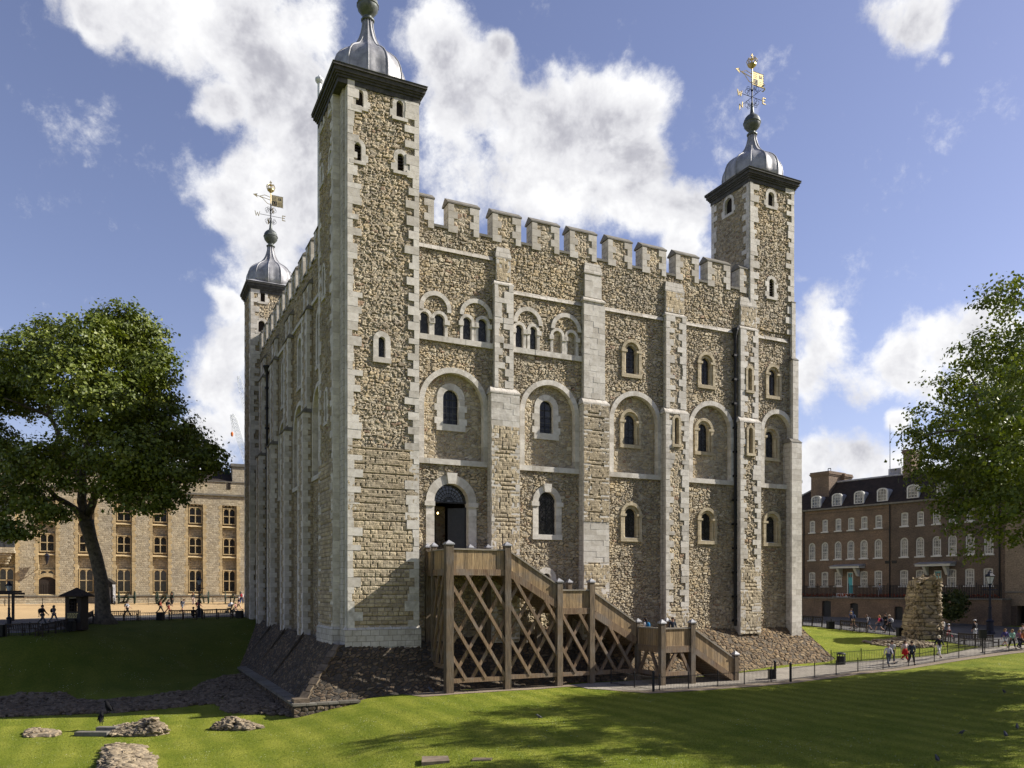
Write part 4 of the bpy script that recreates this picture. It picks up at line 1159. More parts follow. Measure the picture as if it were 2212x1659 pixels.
for bi, b0 in enumerate(WB):
    b1 = b0 + 2.0 - (0.1 if bi == 3 else 0)
    m = MB().mat('ashlar')
    zb3, zb2, zb1 = Z3L - .3, Z2L - .2, Z1L - .2
    for (zlo, zhi, wf) in ((-4.0, zb3, -0.62), (zb3 + .2, zb2, -0.36), (zb2 + .2, zb1, -0.2)):
        m.mat('squared_rubble'); m.box(wf + .02, WW + .05, b0 + .02, b1 - .02, zlo, zhi)
        # south return: quoins with rubble between
        m.mat('quoin')
        n = int((zhi - zlo) / .42)
        for i in range(n):
            z0 = zlo + (zhi - zlo) * i / n; z1 = zlo + (zhi - zlo) * (i + 1) / n - .012
            L = (0.62 if i % 2 else 0.95) * (WW - wf) / 1.3
            m.box(wf - .03, wf + L, b0 - .04, b0 + .2, z0, z1, rt(.1, .9))
            m.box(wf - .03, wf + .1, b0, b0 + (0.7 if i % 2 == 0 else .4), z0, z1, rt(.1, .9)); m.box(wf - .03, wf + .1, b1 - (.7 if i % 2 else .4), b1, z0, z1, rt(.1, .9))
    m.mat('coping_stone')
    for (z, wf, wi) in ((zb3, -.62, -.36), (zb2, -.36, -.2), (zb1, -.2, WW)):
        m.hull8([(wf - .08, b0 - .1, z), (WW, b0 - .1, z), (WW, b1 + .1, z), (wf - .08, b1 + .1, z), (wi, b0 + .02, z + .42), (WW, b0 + .02, z + .42), (WW, b1 - .02, z + .42), (wi, b1 - .02, z + .42)])
        m.box(wf - .1, WW, b0 - .12, b1 + .12, z - .1, z)
    m.build('buttress', keep)
for (b0, b1) in bays:
    for (z, t) in ((ZU - 1.6, .25), (7.75, .3)):
        m = MB().mat('quoin'); m.box(WW - .12, WW + .1, b0, b1, z - t / 2, z + t / 2); m.build('string_course', keep)
# merlons of the west parapet
hy = [548, 718]
w1 = K.on_a((665.2, 560), 0.3)[0]; w8 = K.on_a((573.8, 720), 0.3)[0]
st = (w8 - w1) / 7.0
print('west merlons', w1, w8, st)
random.seed(12)
k = -2
pm = None
m = MB().mat('coping_stone')
while True:
    c0 = w1 + st * k
    if c0 > NT0 - .5: break
    if c0 > 5.4: merlon(c0, min(c0 + st * 0.62, NT0), WW - .05, WW + .8, 'w')
    m = MB().mat('coping_stone'); m.box(WW - .1, WW + .85, max(5.5, c0 + st * .62 + .02), min(max(5.5, c0 + st - .02) + .01, NT0), CREN - .02, CREN + .13); m.build('crenel_sill', keep)
    k += 1
# rainwater heads and down-pipes
def downpipe(a, w, ztop, zbot, big=.22, r=.075):
    m = MB().mat('black_iron')
    m.lathe([(r, -.8), (big * .6, -.45), (big, -.1), (big * 1.15, 0), (big * 1.15, .12), (big, .12)], (a, w, ztop), 8)
    m.tube([(a, w, ztop - .7), (a, w, zbot)], r, 8)
    z = ztop - 2
    while z > zbot: m.box(a - r - .07, a + r + .07, w - r - .02, w + r + .12, z, z + .16); z -= 1.83
    return m.build('downpipe', keep)
da, dz = K.on(Z5(1022, 870), WALL - .15)
downpipe(da - .16, WALL - .2, dz, BASEZ + .6, .22, .1)
wd = K.on_a(Z2(225, 800), -0.1)
downpipe(-0.15, 28.6, K.on_a(Z2(225, 800), -0.15)[1] - 0.3, -3.0, .3, .1)
# ------------------------------------------------------------------ turrets
def turret_window(op, w, fn, parent, louvre=False, sur=.25):
    cx, hw, zb, zt = op
    o = plain_window(op, w, sur=sur, sill=.2, toothed=True, fn=fn, pane=None, depth=.2, parent=parent)
    m = MB().mat('dark_interior'); arch_pane(m, cx, hw, zb, zt, w + .19, fn); m.build('pane', o)
    if louvre:
        m = MB().mat('bench_wood')
        z = zb + .05
        while z < zt - .15:
            m.hull8([fn(cx - hw, w + .04, z), fn(cx + hw, w + .04, z), fn(cx + hw, w + .18, z + .1), fn(cx - hw, w + .18, z + .1), fn(cx - hw, w + .04, z + .03), fn(cx + hw, w + .04, z + .03), fn(cx + hw, w + .18, z + .13), fn(cx - hw, w + .18, z + .13)])
            z += .2
        m.build('louvre', o)
    return o

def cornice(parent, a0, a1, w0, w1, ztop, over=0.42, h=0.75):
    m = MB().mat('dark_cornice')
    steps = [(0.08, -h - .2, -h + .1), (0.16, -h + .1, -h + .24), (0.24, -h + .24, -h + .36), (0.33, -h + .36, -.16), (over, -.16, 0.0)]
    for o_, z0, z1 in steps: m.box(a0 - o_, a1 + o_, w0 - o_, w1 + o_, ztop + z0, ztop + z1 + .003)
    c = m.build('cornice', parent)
    m = MB().mat('lead')
    o_ = over + .04; ca, cw = (a0 + a1) / 2, (w0 + w1) / 2; r = (a1 - a0) / 2 * .8
    m.hull8([(a0 - o_, w0 - o_, ztop + .006), (a1 + o_, w0 - o_, ztop + .006), (a1 + o_, w1 + o_, ztop + .006), (a0 - o_, w1 + o_, ztop + .006),
             (ca - r, cw - r, ztop + .40), (ca + r, cw - r, ztop + .40), (ca + r, cw + r, ztop + .40), (ca - r, cw + r, ztop + .40)])
    m.build('roof_apron', parent)

DOME = [(.97, 0), (1, .5), (1, .95), (.975, 1.4), (.91, 1.83), (.81, 2.17), (.68, 2.45), (.54, 2.68), (.42, 2.93), (.325, 3.25), (.245, 3.62), (.18, 4.1), (.145, 4.5), (.135, 4.85)]
def cupola(parent, ca, cw, z0, rad, hs=1.0, n_ribs=12):
    """lead ogee dome with rolls, moulded neck and ball"""
    prof = [(r * rad, z * hs) for r, z in DOME]
    m = MB().mat('lead')
    N = 64
    m.lathe(prof, (ca, cw, z0), 72, n_ribs, -0.035)
    # horizontal lap joints stay in the material; rolls are real
    for k in range(n_ribs):
        a = 2 * math.pi * (k + .5) / n_ribs
        m.tube([(ca + (r * 1.035) * math.cos(a), cw + (r * 1.035) * math.sin(a), z0 + z) for r, z in prof], [.065] * 8 + [.04] * 6, 5)
    c = m.build('cupola', parent, smooth=True)
    zt = z0 + 4.85 * hs
    m = MB().mat('lead_dark')
    r0 = .135 * rad
    pr = [(r0, 0), (r0 + .10, .02), (r0 + .12, .10), (r0, .16), (r0 - .06, .28), (r0 - .02, .36), (r0 + .08, .44), (.50, .58), (.62, .74), (.655, .92), (.66, .98), (.70, .99), (.70, 1.04), (.65, 1.05), (.63, 1.25), (.53, 1.45), (.38, 1.60), (.2, 1.70), (.15, 1.9), (.10, 2.4), (.09, 2.7)]
    m.lathe(pr, (ca, cw, zt), 32, 12, 0.02)
    m.build('ball_finial', c, smooth=True)
    return c, zt + .98

def glyph(m, ch, c, ax, up, h, th=.035):
    """a letter from square bars"""
    L = {'N': [((0, 0), (0, 1)), ((0, 1), (.7, 0)), ((.7, 0), (.7, 1))], 'W': [((0, 1), (.25, 0)), ((.25, 0), (.5, .75)), ((.5, .75), (.75, 0)), ((.75, 0), (1, 1))],
         'E': [((0, 0), (0, 1)), ((0, 1), (.65, 1)), ((0, .52), (.5, .52)), ((0, 0), (.65, 0))],
         'S': [((.65, .85), (.5, 1)), ((.5, 1), (.15, 1)), ((.15, 1), (0, .8)), ((0, .8), (.1, .58)), ((.1, .58), (.55, .44)), ((.55, .44), (.68, .22)), ((.68, .22), (.5, 0)), ((.5, 0), (.15, 0)), ((.15, 0), (0, .15))]}[ch]
    wd = {'N': .7, 'W': 1.0, 'E': .65, 'S': .68}[ch]
    ax = Vector(ax); up = Vector(up); c = Vector(c)
    nrm = ax.cross(up)
    for a, b in L:
        A = c + ax * ((a[0] - wd / 2) * h) + up * ((a[1] - .5) * h); B = c + ax * ((b[0] - wd / 2) * h) + up * ((b[1] - .5) * h)
        m.beam(A, B, th, th * 1.6, nrm)

def weather_vane(parent, ca, cw, z0, s=1.0):
    """z0: foot of the iron pole above the ball; pole, scrolls, compass letters, arrow, banner and crown"""
    v = MB().mat('black_iron'); v.tube([(ca, cw, z0 - .3), (ca, cw, z0 + 2.1 * s)], .055, 8)
    vo = v.build('weather_vane', parent)
    m = MB().mat('black_iron')
    zc_ = z0 + .95 * s
    dirs = {'W': (-1, 0), 'E': (1, 0), 'N': (0, 1), 'S': (0, -1)}
    for k in range(8):
        a = k * math.pi / 4; d = Vector((math.cos(a), math.sin(a), 0))
        for (zz, hh, sg) in ((zc_ + .15, .75, 1), (zc_ - .15, .8, -1)):
            pts = []
            for i in range(22):
                t = i / 21; an = t * 2.2 * math.pi; rr = .30 * (1 - t * .72)
                pts.append(Vector((ca, cw, zz)) + d * (.33 - rr * math.cos(an) * .9) * s + Vector((0, 0, 1)) * sg * (.30 + .0 + rr * math.sin(an) + t * .12) * s)
            m.tube(pts, .017, 4)
        if k % 2 == 0:
            m.tube([Vector((ca, cw, zc_)), Vector((ca, cw, zc_)) + d * 1.0 * s], .022, 5)
    m.build('scrollwork', vo)
    for ch, (dx, dy) in dirs.items():
        m = MB().mat('gold')
        c = Vector((ca + dx * 1.22 * s, cw + dy * 1.22 * s, zc_))
        ax = Vector((1, 0, 0)) if dy == 0 else Vector((.0, -1, 0)) 
        glyph(m, ch, c, ax, (0, 0, 1), .44 * s, .05)
        m.build('compass_letter', vo)
    # arrow and banner turn with the wind: they lie along the east-west line here
    zA = z0 + 2.45 * s
    m = MB().mat('gold'); m.tube([(ca, cw, z0 + 2.0 * s), (ca, cw, z0 + 3.15 * s)], .05, 8)
    m.tube([(ca, cw, zA + .25 * s), (ca - .55 * s, cw, zA + .38 * s), (ca - 1.05 * s, cw, zA + .16 * s)], .028, 5)
    m.tube([(ca, cw, zA - .42 * s), (ca - .3 * s, cw, zA - .38 * s), (ca - .75 * s, cw, zA + .05 * s), (ca - 1.05 * s, cw, zA + .16 * s)], .028, 5)
    m.tube([(ca, cw, zA), (ca - 1.3 * s, cw, zA + .2 * s)], .03, 5)
    m.poly([(ca - 1.62 * s, cw - .02, zA + .25 * s), (ca - 1.2 * s, cw - .02, zA + .38 * s), (ca - 1.3 * s, cw - .02, zA + .2 * s), (ca - 1.2 * s, cw - .02, zA - .0 * s),
            (ca - 1.62 * s, cw + .02, zA + .25 * s), (ca - 1.2 * s, cw + .02, zA + .38 * s), (ca - 1.3 * s, cw + .02, zA + .2 * s), (ca - 1.2 * s, cw + .02, zA - .0 * s)],
           [(0, 1, 2), (0, 2, 3), (6, 5, 4), (7, 6, 4), (0, 4, 5, 1), (0, 3, 7, 4)])
    m.build('arrow', vo)
    m = MB().mat('gold')
    x0, x1, zf0, zf1 = ca + .07 * s, ca + 1.12 * s, zA - .52 * s, zA + .50 * s
    m.box(x0, x1, cw - .02, cw + .02, zf0, zf1)
    m.mat('black_iron')
    xm, zm = (x0 + x1) / 2, (zf0 + zf1) / 2
    for i in range(9):
        t = i / 8
        for (x, z) in ((x0 + (x1 - x0) * t, zf0), (x0 + (x1 - x0) * t, zf1), (x1, zf0 + (zf1 - zf0) * t)): m.lathe([(.01, -.05), (.05, 0), (.01, .05)], (x, cw, z), 6)
    m.box(x0 + .08, xm - .04, cw - .03, cw + .03, zf0 + .08, zm - .04)
    for q in range(3):      # rows of small charges in two quarters, a field in the others
        for (qx, qz) in ((x0, zm), (xm, zf0)):
            for k in range(3): m.box(qx + .09 + k * .14, qx + .16 + k * .14, cw - .03, cw + .03, qz + .08 + q * .14, qz + .12 + q * .14)
    m.box(xm + .10, xm + .42, cw - .03, cw + .03, zm + .14, zm + .20); m.box(xm + .14, xm + .22, cw - .03, cw + .03, zm + .2, zm + .4); m.box(xm + .3, xm + .38, cw - .03, cw + .03, zm + .2, zm + .36)
    m.mat('gold'); m.box(x0 + .16, x0 + .2, cw - .04, cw + .04, zf0 + .14, zf0 + .4); m.tube([(x0 + .18, cw - .035, zf0 + .14), (x0 + .34, cw - .035, zf0 + .2), (x0 + .38, cw - .035, zf0 + .4)], .02, 4)
    m.build('banner', vo)
    m = MB().mat('gold'); zc2 = z0 + 3.25 * s
    m.lathe([(.10, -.1), (.24, .02), (.34, .12), (.34, .22), (.30, .22), (.22, .1)], (ca, cw, zc2), 16)
    for k in range(8):
        a = k * math.pi / 4
        m.tube([(ca + r * math.cos(a), cw + r * math.sin(a), zc2 + z) for r, z in ((.32, .22), (.42, .45), (.36, .62), (.2, .66), (.03, .58))], .035, 5)
        m.lathe([(.02, 0), (.06, .05), (.02, .1)], (ca + .34 * math.cos(a), cw + .34 * math.sin(a), zc2 + .2), 6)
    m.lathe([(.02, .58), (.09, .66), (.09, .72), (.02, .78)], (ca, cw, zc2), 8)
    m.box(ca - .035, ca + .035, cw - .03, cw + .03, zc2 + .76, zc2 + 1.08); m.box(ca - .12, ca + .12, cw - .03, cw + .03, zc2 + .88, zc2 + .95)
    m.build('crown', vo, smooth=False)

def turret(a0, a1, w0, w1, zlo, zhi, ctop, wins_s, wins_w, label, sw=False, dome=None, vane=True, ball=5.5, res=.075, extra=()):
    t = MB().mat('ashlar')
    t.box(a0 + .35, a1 - .06, w0 + .45, w1 - .05, zlo, zhi - .05)
    root = t.build('turret', keep)
    cs = [arch_cut(o_[0], o_[1] + .14, o_[2] - .12, o_[3] + .14) for o_ in [q[0] for q in wins_s] + list(extra)]
    cw_ = [arch_cut(o_[0], o_[1] + .08, o_[2] - .08, o_[3] + .08) for o_, _ in wins_w]
    n0 = 0.5 if sw else 0.0      # re-entrant corner of the south-west turret
    q = MB().mat('quoin'); r = MB()
    bands = [(zlo, zhi, 'rubble')]
    if sw: bands = [(zlo, -0.2, 'squared_rubble'), (-0.2, 4.3, 'squared_rubble'), (4.3, 8.6, 'thin_courses'), (8.6, zhi, 'rubble')]
    for (z0, z1, mt) in bands: quoined_face(q, r, a0 + n0, a1, z0, z1, w0, S, mt, .42 if not sw else .46, .42, res, cuts=cs, q=.36, proud=.085)
    wa0 = w0 + (1.3 if sw else 0)
    bands = [(zlo, zhi, 'rubble')]
    if sw: bands = [(zlo, 8.0, 'squared_rubble'), (8.0, zhi, 'rubble')]
    for (z0, z1, mt) in bands: quoined_face(q, r, wa0, w1, z0, z1, a0, WF, mt, .44, .36, .11, cuts=cw_, flip=True, q=.34, proud=.06)
    q.build('quoins', root)
    r.build('wall_face', root)
    if sw:
        m = MB().mat('ashlar')
        m.hull8([(a0 + n0, w0 + .03, zlo), (a0 + n0 + .3, w0 + .03, zlo), (a0 + n0 + .3, wa0 + .2, zlo), (a0 + n0, wa0 + .2, zlo), (a0 + n0, w0 + .03, zhi), (a0 + n0 + .3, w0 + .03, zhi), (a0 + n0 + .3, wa0 + .2, zhi), (a0 + n0, wa0 + .2, zhi)])
        m.mat('quoin')
        z = zlo; i = 0
        while z < zhi - .05:
            z1 = min(z + .42, zhi)
            m.box(a0 - .05, a0 + n0 + .02, wa0 - .05, wa0 + .3, z, z1 - .01, rt(.2, .9))
            m.box(a0 + n0 - .04, a0 + n0 + .1, w0 + .02, w0 + .68, z, z1 - .01, rt(.1, .8)); m.box(a0 + n0 - .035, a0 + n0 + .1, w0 + .69, wa0 - .04, z, z1 - .01, rt(.1, .8))
            z = z1
        m.build('corner_recess', root)
        m = MB().mat('ashlar')      # plinth with a chamfered top
        for (p0, p1, q0, q1) in ((a0 + n0, a1, w0, w0 + .5), (a0, a0 + .5, wa0, w1)):
            m.hull8([(p0 - .16, q0 - .16, zlo - .3), (p1 + .1, q0 - .16, zlo - .3), (p1 + .1, q1, zlo - .3), (p0 - .16, q1 + .1, zlo - .3),
                     (p0 - .16, q0 - .16, zlo + .95), (p1 + .1, q0 - .16, zlo + .95), (p1 + .1, q1, zlo + .95), (p0 - .16, q1 + .1, zlo + .95)])
            m.hull8([(p0 - .16, q0 - .16, zlo + .95), (p1 + .1, q0 - .16, zlo + .95), (p1 + .1, q1, zlo + .95), (p0 - .16, q1 + .1, zlo + .95),
                     (p0 - .02, q0 - .02, zlo + 1.15), (p1 + .0, q0 - .02, zlo + 1.15), (p1, q1, zlo + 1.15), (p0 - .02, q1, zlo + 1.15)])
        m.build('plinth', root)
    for o_, lv in wins_s: turret_window(o_, w0, S, root, lv)
    for o_, lv in wins_w: turret_window(o_, a0, WF, root, lv, .22)
    cornice(root, a0, a1, w0, w1, ctop)
    ca, cw = (a0 + a1) / 2, (w0 + w1) / 2
    c, zt = cupola(keep, ca, cw, ctop + .2, dome, (ball - .2 - .98) / 4.85)
    if vane: weather_vane(keep, ca, cw, zt + 1.15, 1.05)
    return root
random.seed(99)
def kop(Zf, x0, x1, yt, yb, w=0.0): return opening(Zf, x0, x1, yt, yb, w)
def wop_(Zf, x, hw, yt, yb, s): 
    w, z0 = K.on_a(Zf(x, yt), s); w2, z1 = K.on_a(Zf(x, yb), s)
    return (w, hw, z1, z0)
sw_s = [(kop(Z1, 837, 885, 560, 668), False), (kop(Z1, 1090, 1133, 630, 735), False), (kop(Z1, 828, 872, 893, 1005), True), (kop(Z1, 1097, 1137, 960, 1070), True)]
sw_w = [(wop_(Z1, 685, .24, 600, 690, -.5), False), (wop_(Z1, 632, .24, 710, 800, -.5), False), (wop_(Z1, 684, .24, 935, 1050, -.5), False), (wop_(Z1, 629, .24, 1040, 1150, -.5), False),
        (wop_(Z2, 585, .22, 190, 380, -.5), False), (wop_(Z2, 600, .22, 965, 1160, -.5), False)]
for o_, _ in sw_w: print('sw_w', [round(x, 2) for x in o_])
sw_w = [((min(max(o_[0], 2.0), 5.0), *o_[1:]), l) for o_, l in sw_w]
low = kop(Z2, 922, 965, 628, 758)
turret(-.5, TR, 0, 5.25, BASEZ, 30.3, 30.93, sw_s, sw_w, '', sw=True, dome=2.3, ball=6.0, extra=[low])
plain_window(low, 0.0, sur=.32, sill=.32, toothed=False, proud=.09)
# south-east turret
s0 = K.on(ZV(520, 1500), .58)[0]; s1 = K.on(ZV(930, 1500), .58)[0]
print('SE turret', s0, s1)
se_s = [(kop(ZV, 690, 747, 1385, 1520, .58), False), (kop(Z5, 1250, 1285, 508, 635, .58), True)]
se_w = [(wop_(ZV, 324, .42, 1440, 1590, s0), False)]
print([round(x, 2) for x in se_w[0][0]])
SECT = 32.37
print('SE cornice top', SECT)
turret(s0, s1, .58, 5.0, 20.2, SECT - .63, SECT, se_s, se_w, '', dome=2.24, ball=5.25)
# south-east corner buttresses below the turret
m = MB().mat('ashlar')
for (zlo, zhi, w_, e_, b_) in ((-3.8, Z3L - 1.2, 0.0, 36.2, 35.17), (Z3L - .9, Z2L - 1.8, .25, 36.1, 35.55), (Z2L - 1.6, CREN - .2, .45, 36.0, 35.65)):
    m.mat('ashlar'); m.box(b_ + .06, e_, w_ + .03, 3.0, zlo, zhi)
    m.mat('quoin'); n = int((zhi - zlo) / .42)
    for i in range(n):
        z0 = zlo + (zhi - zlo) * i / n; z1 = zlo + (zhi - zlo) * (i + 1) / n - .012
        m.box(b_, b_ + (e_ - b_) * (.55 if i % 2 else .4), w_ - .03, w_ + .2, z0, z1, rt(.2, .9)); m.box(b_ + (e_ - b_) * (.555 if i % 2 else .405), e_ + .02, w_ - .03, w_ + .2, z0, z1, rt(.2, .9))
    m.mat('coping_stone'); m.hull8([(b_ - .05, w_ - .06, zhi), (e_ + .08, w_ - .06, zhi), (e_ + .08, 3, zhi), (b_ - .05, 3, zhi), (b_, w_ + .24, zhi + .3), (e_ - .12, w_ + .24, zhi + .3), (e_ - .12, 3, zhi + .3), (b_, 3, zhi + .3)])
m.build('buttress', keep)
m = MB().mat('ashlar'); m.box(LEN - 1.5, LEN - .35, 1.2, 33, -4, CREN); m.build('wall', keep)
# north-west turret
ncorn = 29.75
nw_s = [(kop(Z2, 188, 216, 343, 410, NT0), False), (kop(Z2, 174, 216, 527, 600, NT0), False)]
print('NW', ncorn, nw_s)
turret(-.9, 3.5, NT0, 37.5, -3.2, ncorn - .63, ncorn, nw_s, [], '', dome=2.25, ball=5.45, res=.12)

# ------------------------------------------------------------------ sloping apron (talus)
def patch(m, p00, p10, p11, p01, res=.12):
    p00, p10, p11, p01 = map(np.array, (p00, p10, p11, p01))
    L = max(np.linalg.norm(p10 - p00), np.linalg.norm(p11 - p01)); H = max(np.linalg.norm(p01 - p00), np.linalg.norm(p11 - p10))
    def fn(a, b):
        u = (a / L)[..., None]; v = (b / H)[..., None]
        P = (1 - u) * (1 - v) * p00 + u * (1 - v) * p10 + u * v * p11 + (1 - u) * v * p01
        return P[..., 0], P[..., 1], P[..., 2]
    m.grid(fn, 0, L, 0, H, res)
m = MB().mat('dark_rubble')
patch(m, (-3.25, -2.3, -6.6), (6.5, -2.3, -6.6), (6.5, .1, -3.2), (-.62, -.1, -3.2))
patch(m, (6.5, -2.3, -6.6), (18, -3.4, -6.6), (18, 1.0, -2.5), (6.5, 1.0, -2.6))  # darker stone here puts the shade under the stair into the colour
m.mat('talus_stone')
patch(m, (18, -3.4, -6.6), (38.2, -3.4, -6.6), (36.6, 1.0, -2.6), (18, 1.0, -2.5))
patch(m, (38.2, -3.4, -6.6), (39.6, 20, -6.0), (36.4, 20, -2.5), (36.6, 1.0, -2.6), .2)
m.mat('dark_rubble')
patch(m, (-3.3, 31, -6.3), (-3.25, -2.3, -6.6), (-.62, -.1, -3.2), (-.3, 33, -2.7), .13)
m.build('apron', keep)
m = MB().mat('ashlar')      # worn stones on the apron's corner ridge
for i in range(9):
    t0, t1 = i / 9, (i + 1) / 9 - .01
    A = Vector((-3.28, -2.33, -6.35)).lerp(Vector((-.62, -.12, -3.2)), t0); B = Vector((-3.28, -2.33, -6.35)).lerp(Vector((-.62, -.12, -3.2)), t1)
    m.mat('ruin_block_dark'); m.beam(A, B, .34 + .2 * (i % 2), .10, (-.5, -.5, .7), rt(.2, 1))
m.box(-3.6, -2.75, -2.65, -1.85, -6.6, -5.95, .5)
m.build('ridge_stones', keep)
# fins of the sloping apron under the west buttresses
for b0 in WB[:3]:
    m = MB().mat('dark_rubble'); m.grid(lambda a, b: (-.65 - a * .95, b0 - .35 + 0 * a, -3.35 - a * 1.12 + b * (1 - a / 2.6)), 0, 2.4, 0, .5, .12); m.build('apron_fin', keep)
# ------------------------------------------------------------------ oak staircase on the south side
random.seed(4)
SG = -6.05
sx0, sy0 = K.world(5.2, -3.1)
stair = thing('wooden_staircase', (sx0, sy0, CAMZ + SG), K.rz, 'long weathered oak staircase with lattice braced trestles climbing to the keep entrance', 'staircase')
OFF = (5.2, -3.1, SG)
def bs(m, name, parent=None, **k):
    m.v = [(x - OFF[0], y - OFF[1], z - OFF[2]) for x, y, z in m.v]
    return m.build(name, parent or stair, **k)
WO, WI = -3.1, -0.28
def sa(Zf, x, y=700, w=WO): return K.on(Zf(x, y), w)[0]
def sz(Zf, x, y, w=WO): return K.on(Zf(x, y), w)[1]
A, B, C, Dd = sa(ZS, 330), sa(ZS, 875), sa(ZS, 1361), sa(ZS, 1663)
E = sa(ZT, 662)
wF = K.on_a(ZT(920, 900), E)[0]
G = sa(ZT, 1240, 700, wF); H = sa(ZT, 1705, 1100, wF)
print('stair', A, B, C, Dd, E, wF, G, H)
RAIL1 = sz(ZS, 600, 172); DECK = sz(ZS, 600, 352); BEAM1 = sz(ZS, 600, 410)
RAIL2 = sz(ZS, 1500, 552); DECK2 = sz(ZS, 1500, 715); BEAM2 = sz(ZS, 1500, 772)
RAIL3 = sz(ZT, 1080, 722, wF); DECK3 = sz(ZT, 1080, 905, wF); BEAM3 = sz(ZT, 1080, 975, wF)
GZ0 = lambda a, w: float(T(*K.world(a, w)))
def post(a, w, ztop, zbot=None, wd=.30, cap=True):
    m = MB().mat('oak_post')
    zb = GZ0(a, w) - .1 if zbot is None else zbot
    m.box(a - wd / 2, a + wd / 2, w - wd / 2, w + wd / 2, zb, ztop - .02, rt(.3, .8))
    if cap:
        m.mat('lead'); h = wd / 2 + .05
        m.box(a - h, a + h, w - h, w + h, ztop - .02, ztop + .05)
        m.poly([(a - h, w - h, ztop + .05), (a + h, w - h, ztop + .05), (a + h, w + h, ztop + .05), (a - h, w + h, ztop + .05), (a, w, ztop + .26)], [(0, 1, 4), (1, 2, 4), (2, 3, 4), (3, 0, 4)])
    bs(m, 'post')
PT1 = sz(ZS, 328, 118); PT2 = sz(ZS, 1361, 472); PT3 = sz(ZT, 920, 665, wF)
wsd = K.on_a(ZS(168, 300), A)[0]; wsd2 = K.on_a(ZS(116, 300), A)[0]
print('side posts', wsd, wsd2)
wsd = max(min(wsd, -.6), -1.6); wsd2 = .55
post(A, WO, PT1, wd=.46); post(B, WO, PT1, wd=.40); post(A, wsd, PT1); post(A, wsd2, PT1)
post(B, WI, PT1); post(B - 1.0, wsd2 - .3, PT1, DECK - .3)
post(C, WO, PT2, wd=.38); post(Dd, WO, PT2, wd=.36); post(C, WI, PT2); post(Dd, WI, PT2)
post(E, WO + .0, PT3); post(E, wF, PT3, wd=.34); post(G, wF, PT3, wd=.34); post(H, wF, sz(ZT, 1700, 1000, wF), wd=.32)
post(G, WO, PT3); post(E, WI, PT3); post(H, WO, sz(ZT, 1700, 1000, wF))
def seg(a0, w0, a1, w1, zr0, zr1, zd0, zd1, bm0, bm1):
    """boarded balustrade from (a0,w0) to (a1,w1): boards, handrail, beam"""
    P0 = Vector((a0, w0, 0)); P1 = Vector((a1, w1, 0)); d = (P1 - P0).normalized(); n = Vector((-d.y, d.x, 0)) * .03
    m = MB().mat('oak_boards')
    Z_ = lambda z: Vector((0, 0, z))
    L = (P1 - P0).length
    pts = [P0 - n + Z_(zd0), P1 - n + Z_(zd1), P1 + n + Z_(zd1), P0 + n + Z_(zd0), P0 - n + Z_(zr0), P1 - n + Z_(zr1), P1 + n + Z_(zr1), P0 + n + Z_(zr0)]
    m.hull8(pts, .5); bs(m, 'boarding')
    m = MB().mat('oak_rail'); m.beam(P0 + Z_(zr0 + .03), P1 + Z_(zr1 + .03), .20, .09, (0, 0, 1)); bs(m, 'handrail')
    if bm0 is not None:
        m = MB().mat('oak_beam'); t = (zd0 - bm0)
        m.beam(P0 + Z_((zd0 + bm0) / 2), P1 + Z_((zd1 + bm1) / 2), .24, t, (0, 0, 1), rt()); bs(m, 'beam')
h = .17
seg(A + h, WO, B - h, WO, RAIL1, RAIL1, DECK, DECK, BEAM1, BEAM1)
seg(A, WO + h, A, wsd - h, RAIL1, RAIL1, DECK, DECK, BEAM1, BEAM1)
seg(A, wsd + h, A, wsd2, RAIL1, RAIL1, DECK, DECK, BEAM1, BEAM1)
f1 = [(sz(ZS, 900, 190), sz(ZS, 1330, 497)), (sz(ZS, 900, 362), sz(ZS, 1330, 650)), (sz(ZS, 900, 425), sz(ZS, 1330, 725))]
f2 = [(sz(ZS, 1690, 570), sz(ZT, 640, 660)), (sz(ZS, 1690, 735), sz(ZT, 640, 820)), (sz(ZS, 1690, 800), sz(ZT, 640, 885))]
f3 = [(sz(ZT, 1275, 735, wF), sz(ZT, 1685, 1040, wF)), (sz(ZT, 1275, 925, wF), sz(ZT, 1685, 1222, wF)), (sz(ZT, 1275, 985, wF), sz(ZT, 1685, 1290, wF))]
for w_ in (WO, WI):
    seg(B + h, w_, C - h, w_, f1[0][0], f1[0][1], f1[1][0], f1[1][1], f1[2][0], f1[2][1])
    seg(C + h, w_, Dd - h, w_, RAIL2, RAIL2, DECK2, DECK2, BEAM2, BEAM2)
    seg(Dd + h, w_, E - h, w_, f2[0][0], f2[0][1], f2[1][0], f2[1][1], f2[2][0], f2[2][1])
seg(E, WO - h, E, wF + h, RAIL3, RAIL3, DECK3, DECK3, BEAM3, BEAM3)
seg(E + h, wF, G - h, wF, RAIL3, RAIL3, DECK3, DECK3, BEAM3, BEAM3)
for w_ in (wF, WO): seg(G + h, w_, H - h, w_, f3[0][0], f3[0][1], f3[1][0], f3[1][1], f3[2][0], f3[2][1])
seg(E + h, WI, G, WI, RAIL3, RAIL3, DECK3, DECK3, BEAM3, BEAM3)
def deck(a0, a1, w0, w1, z):
    m = MB().mat('oak_boards'); m.box(a0, a1, w0, w1, z - .08, z); bs(m, 'deck')
deck(A, B, WO + .1, .85, DECK - .02); deck(C, Dd, WO + .1, WI, DECK2 - .02); deck(E, G, wF + .1, WI, DECK3 - .02)
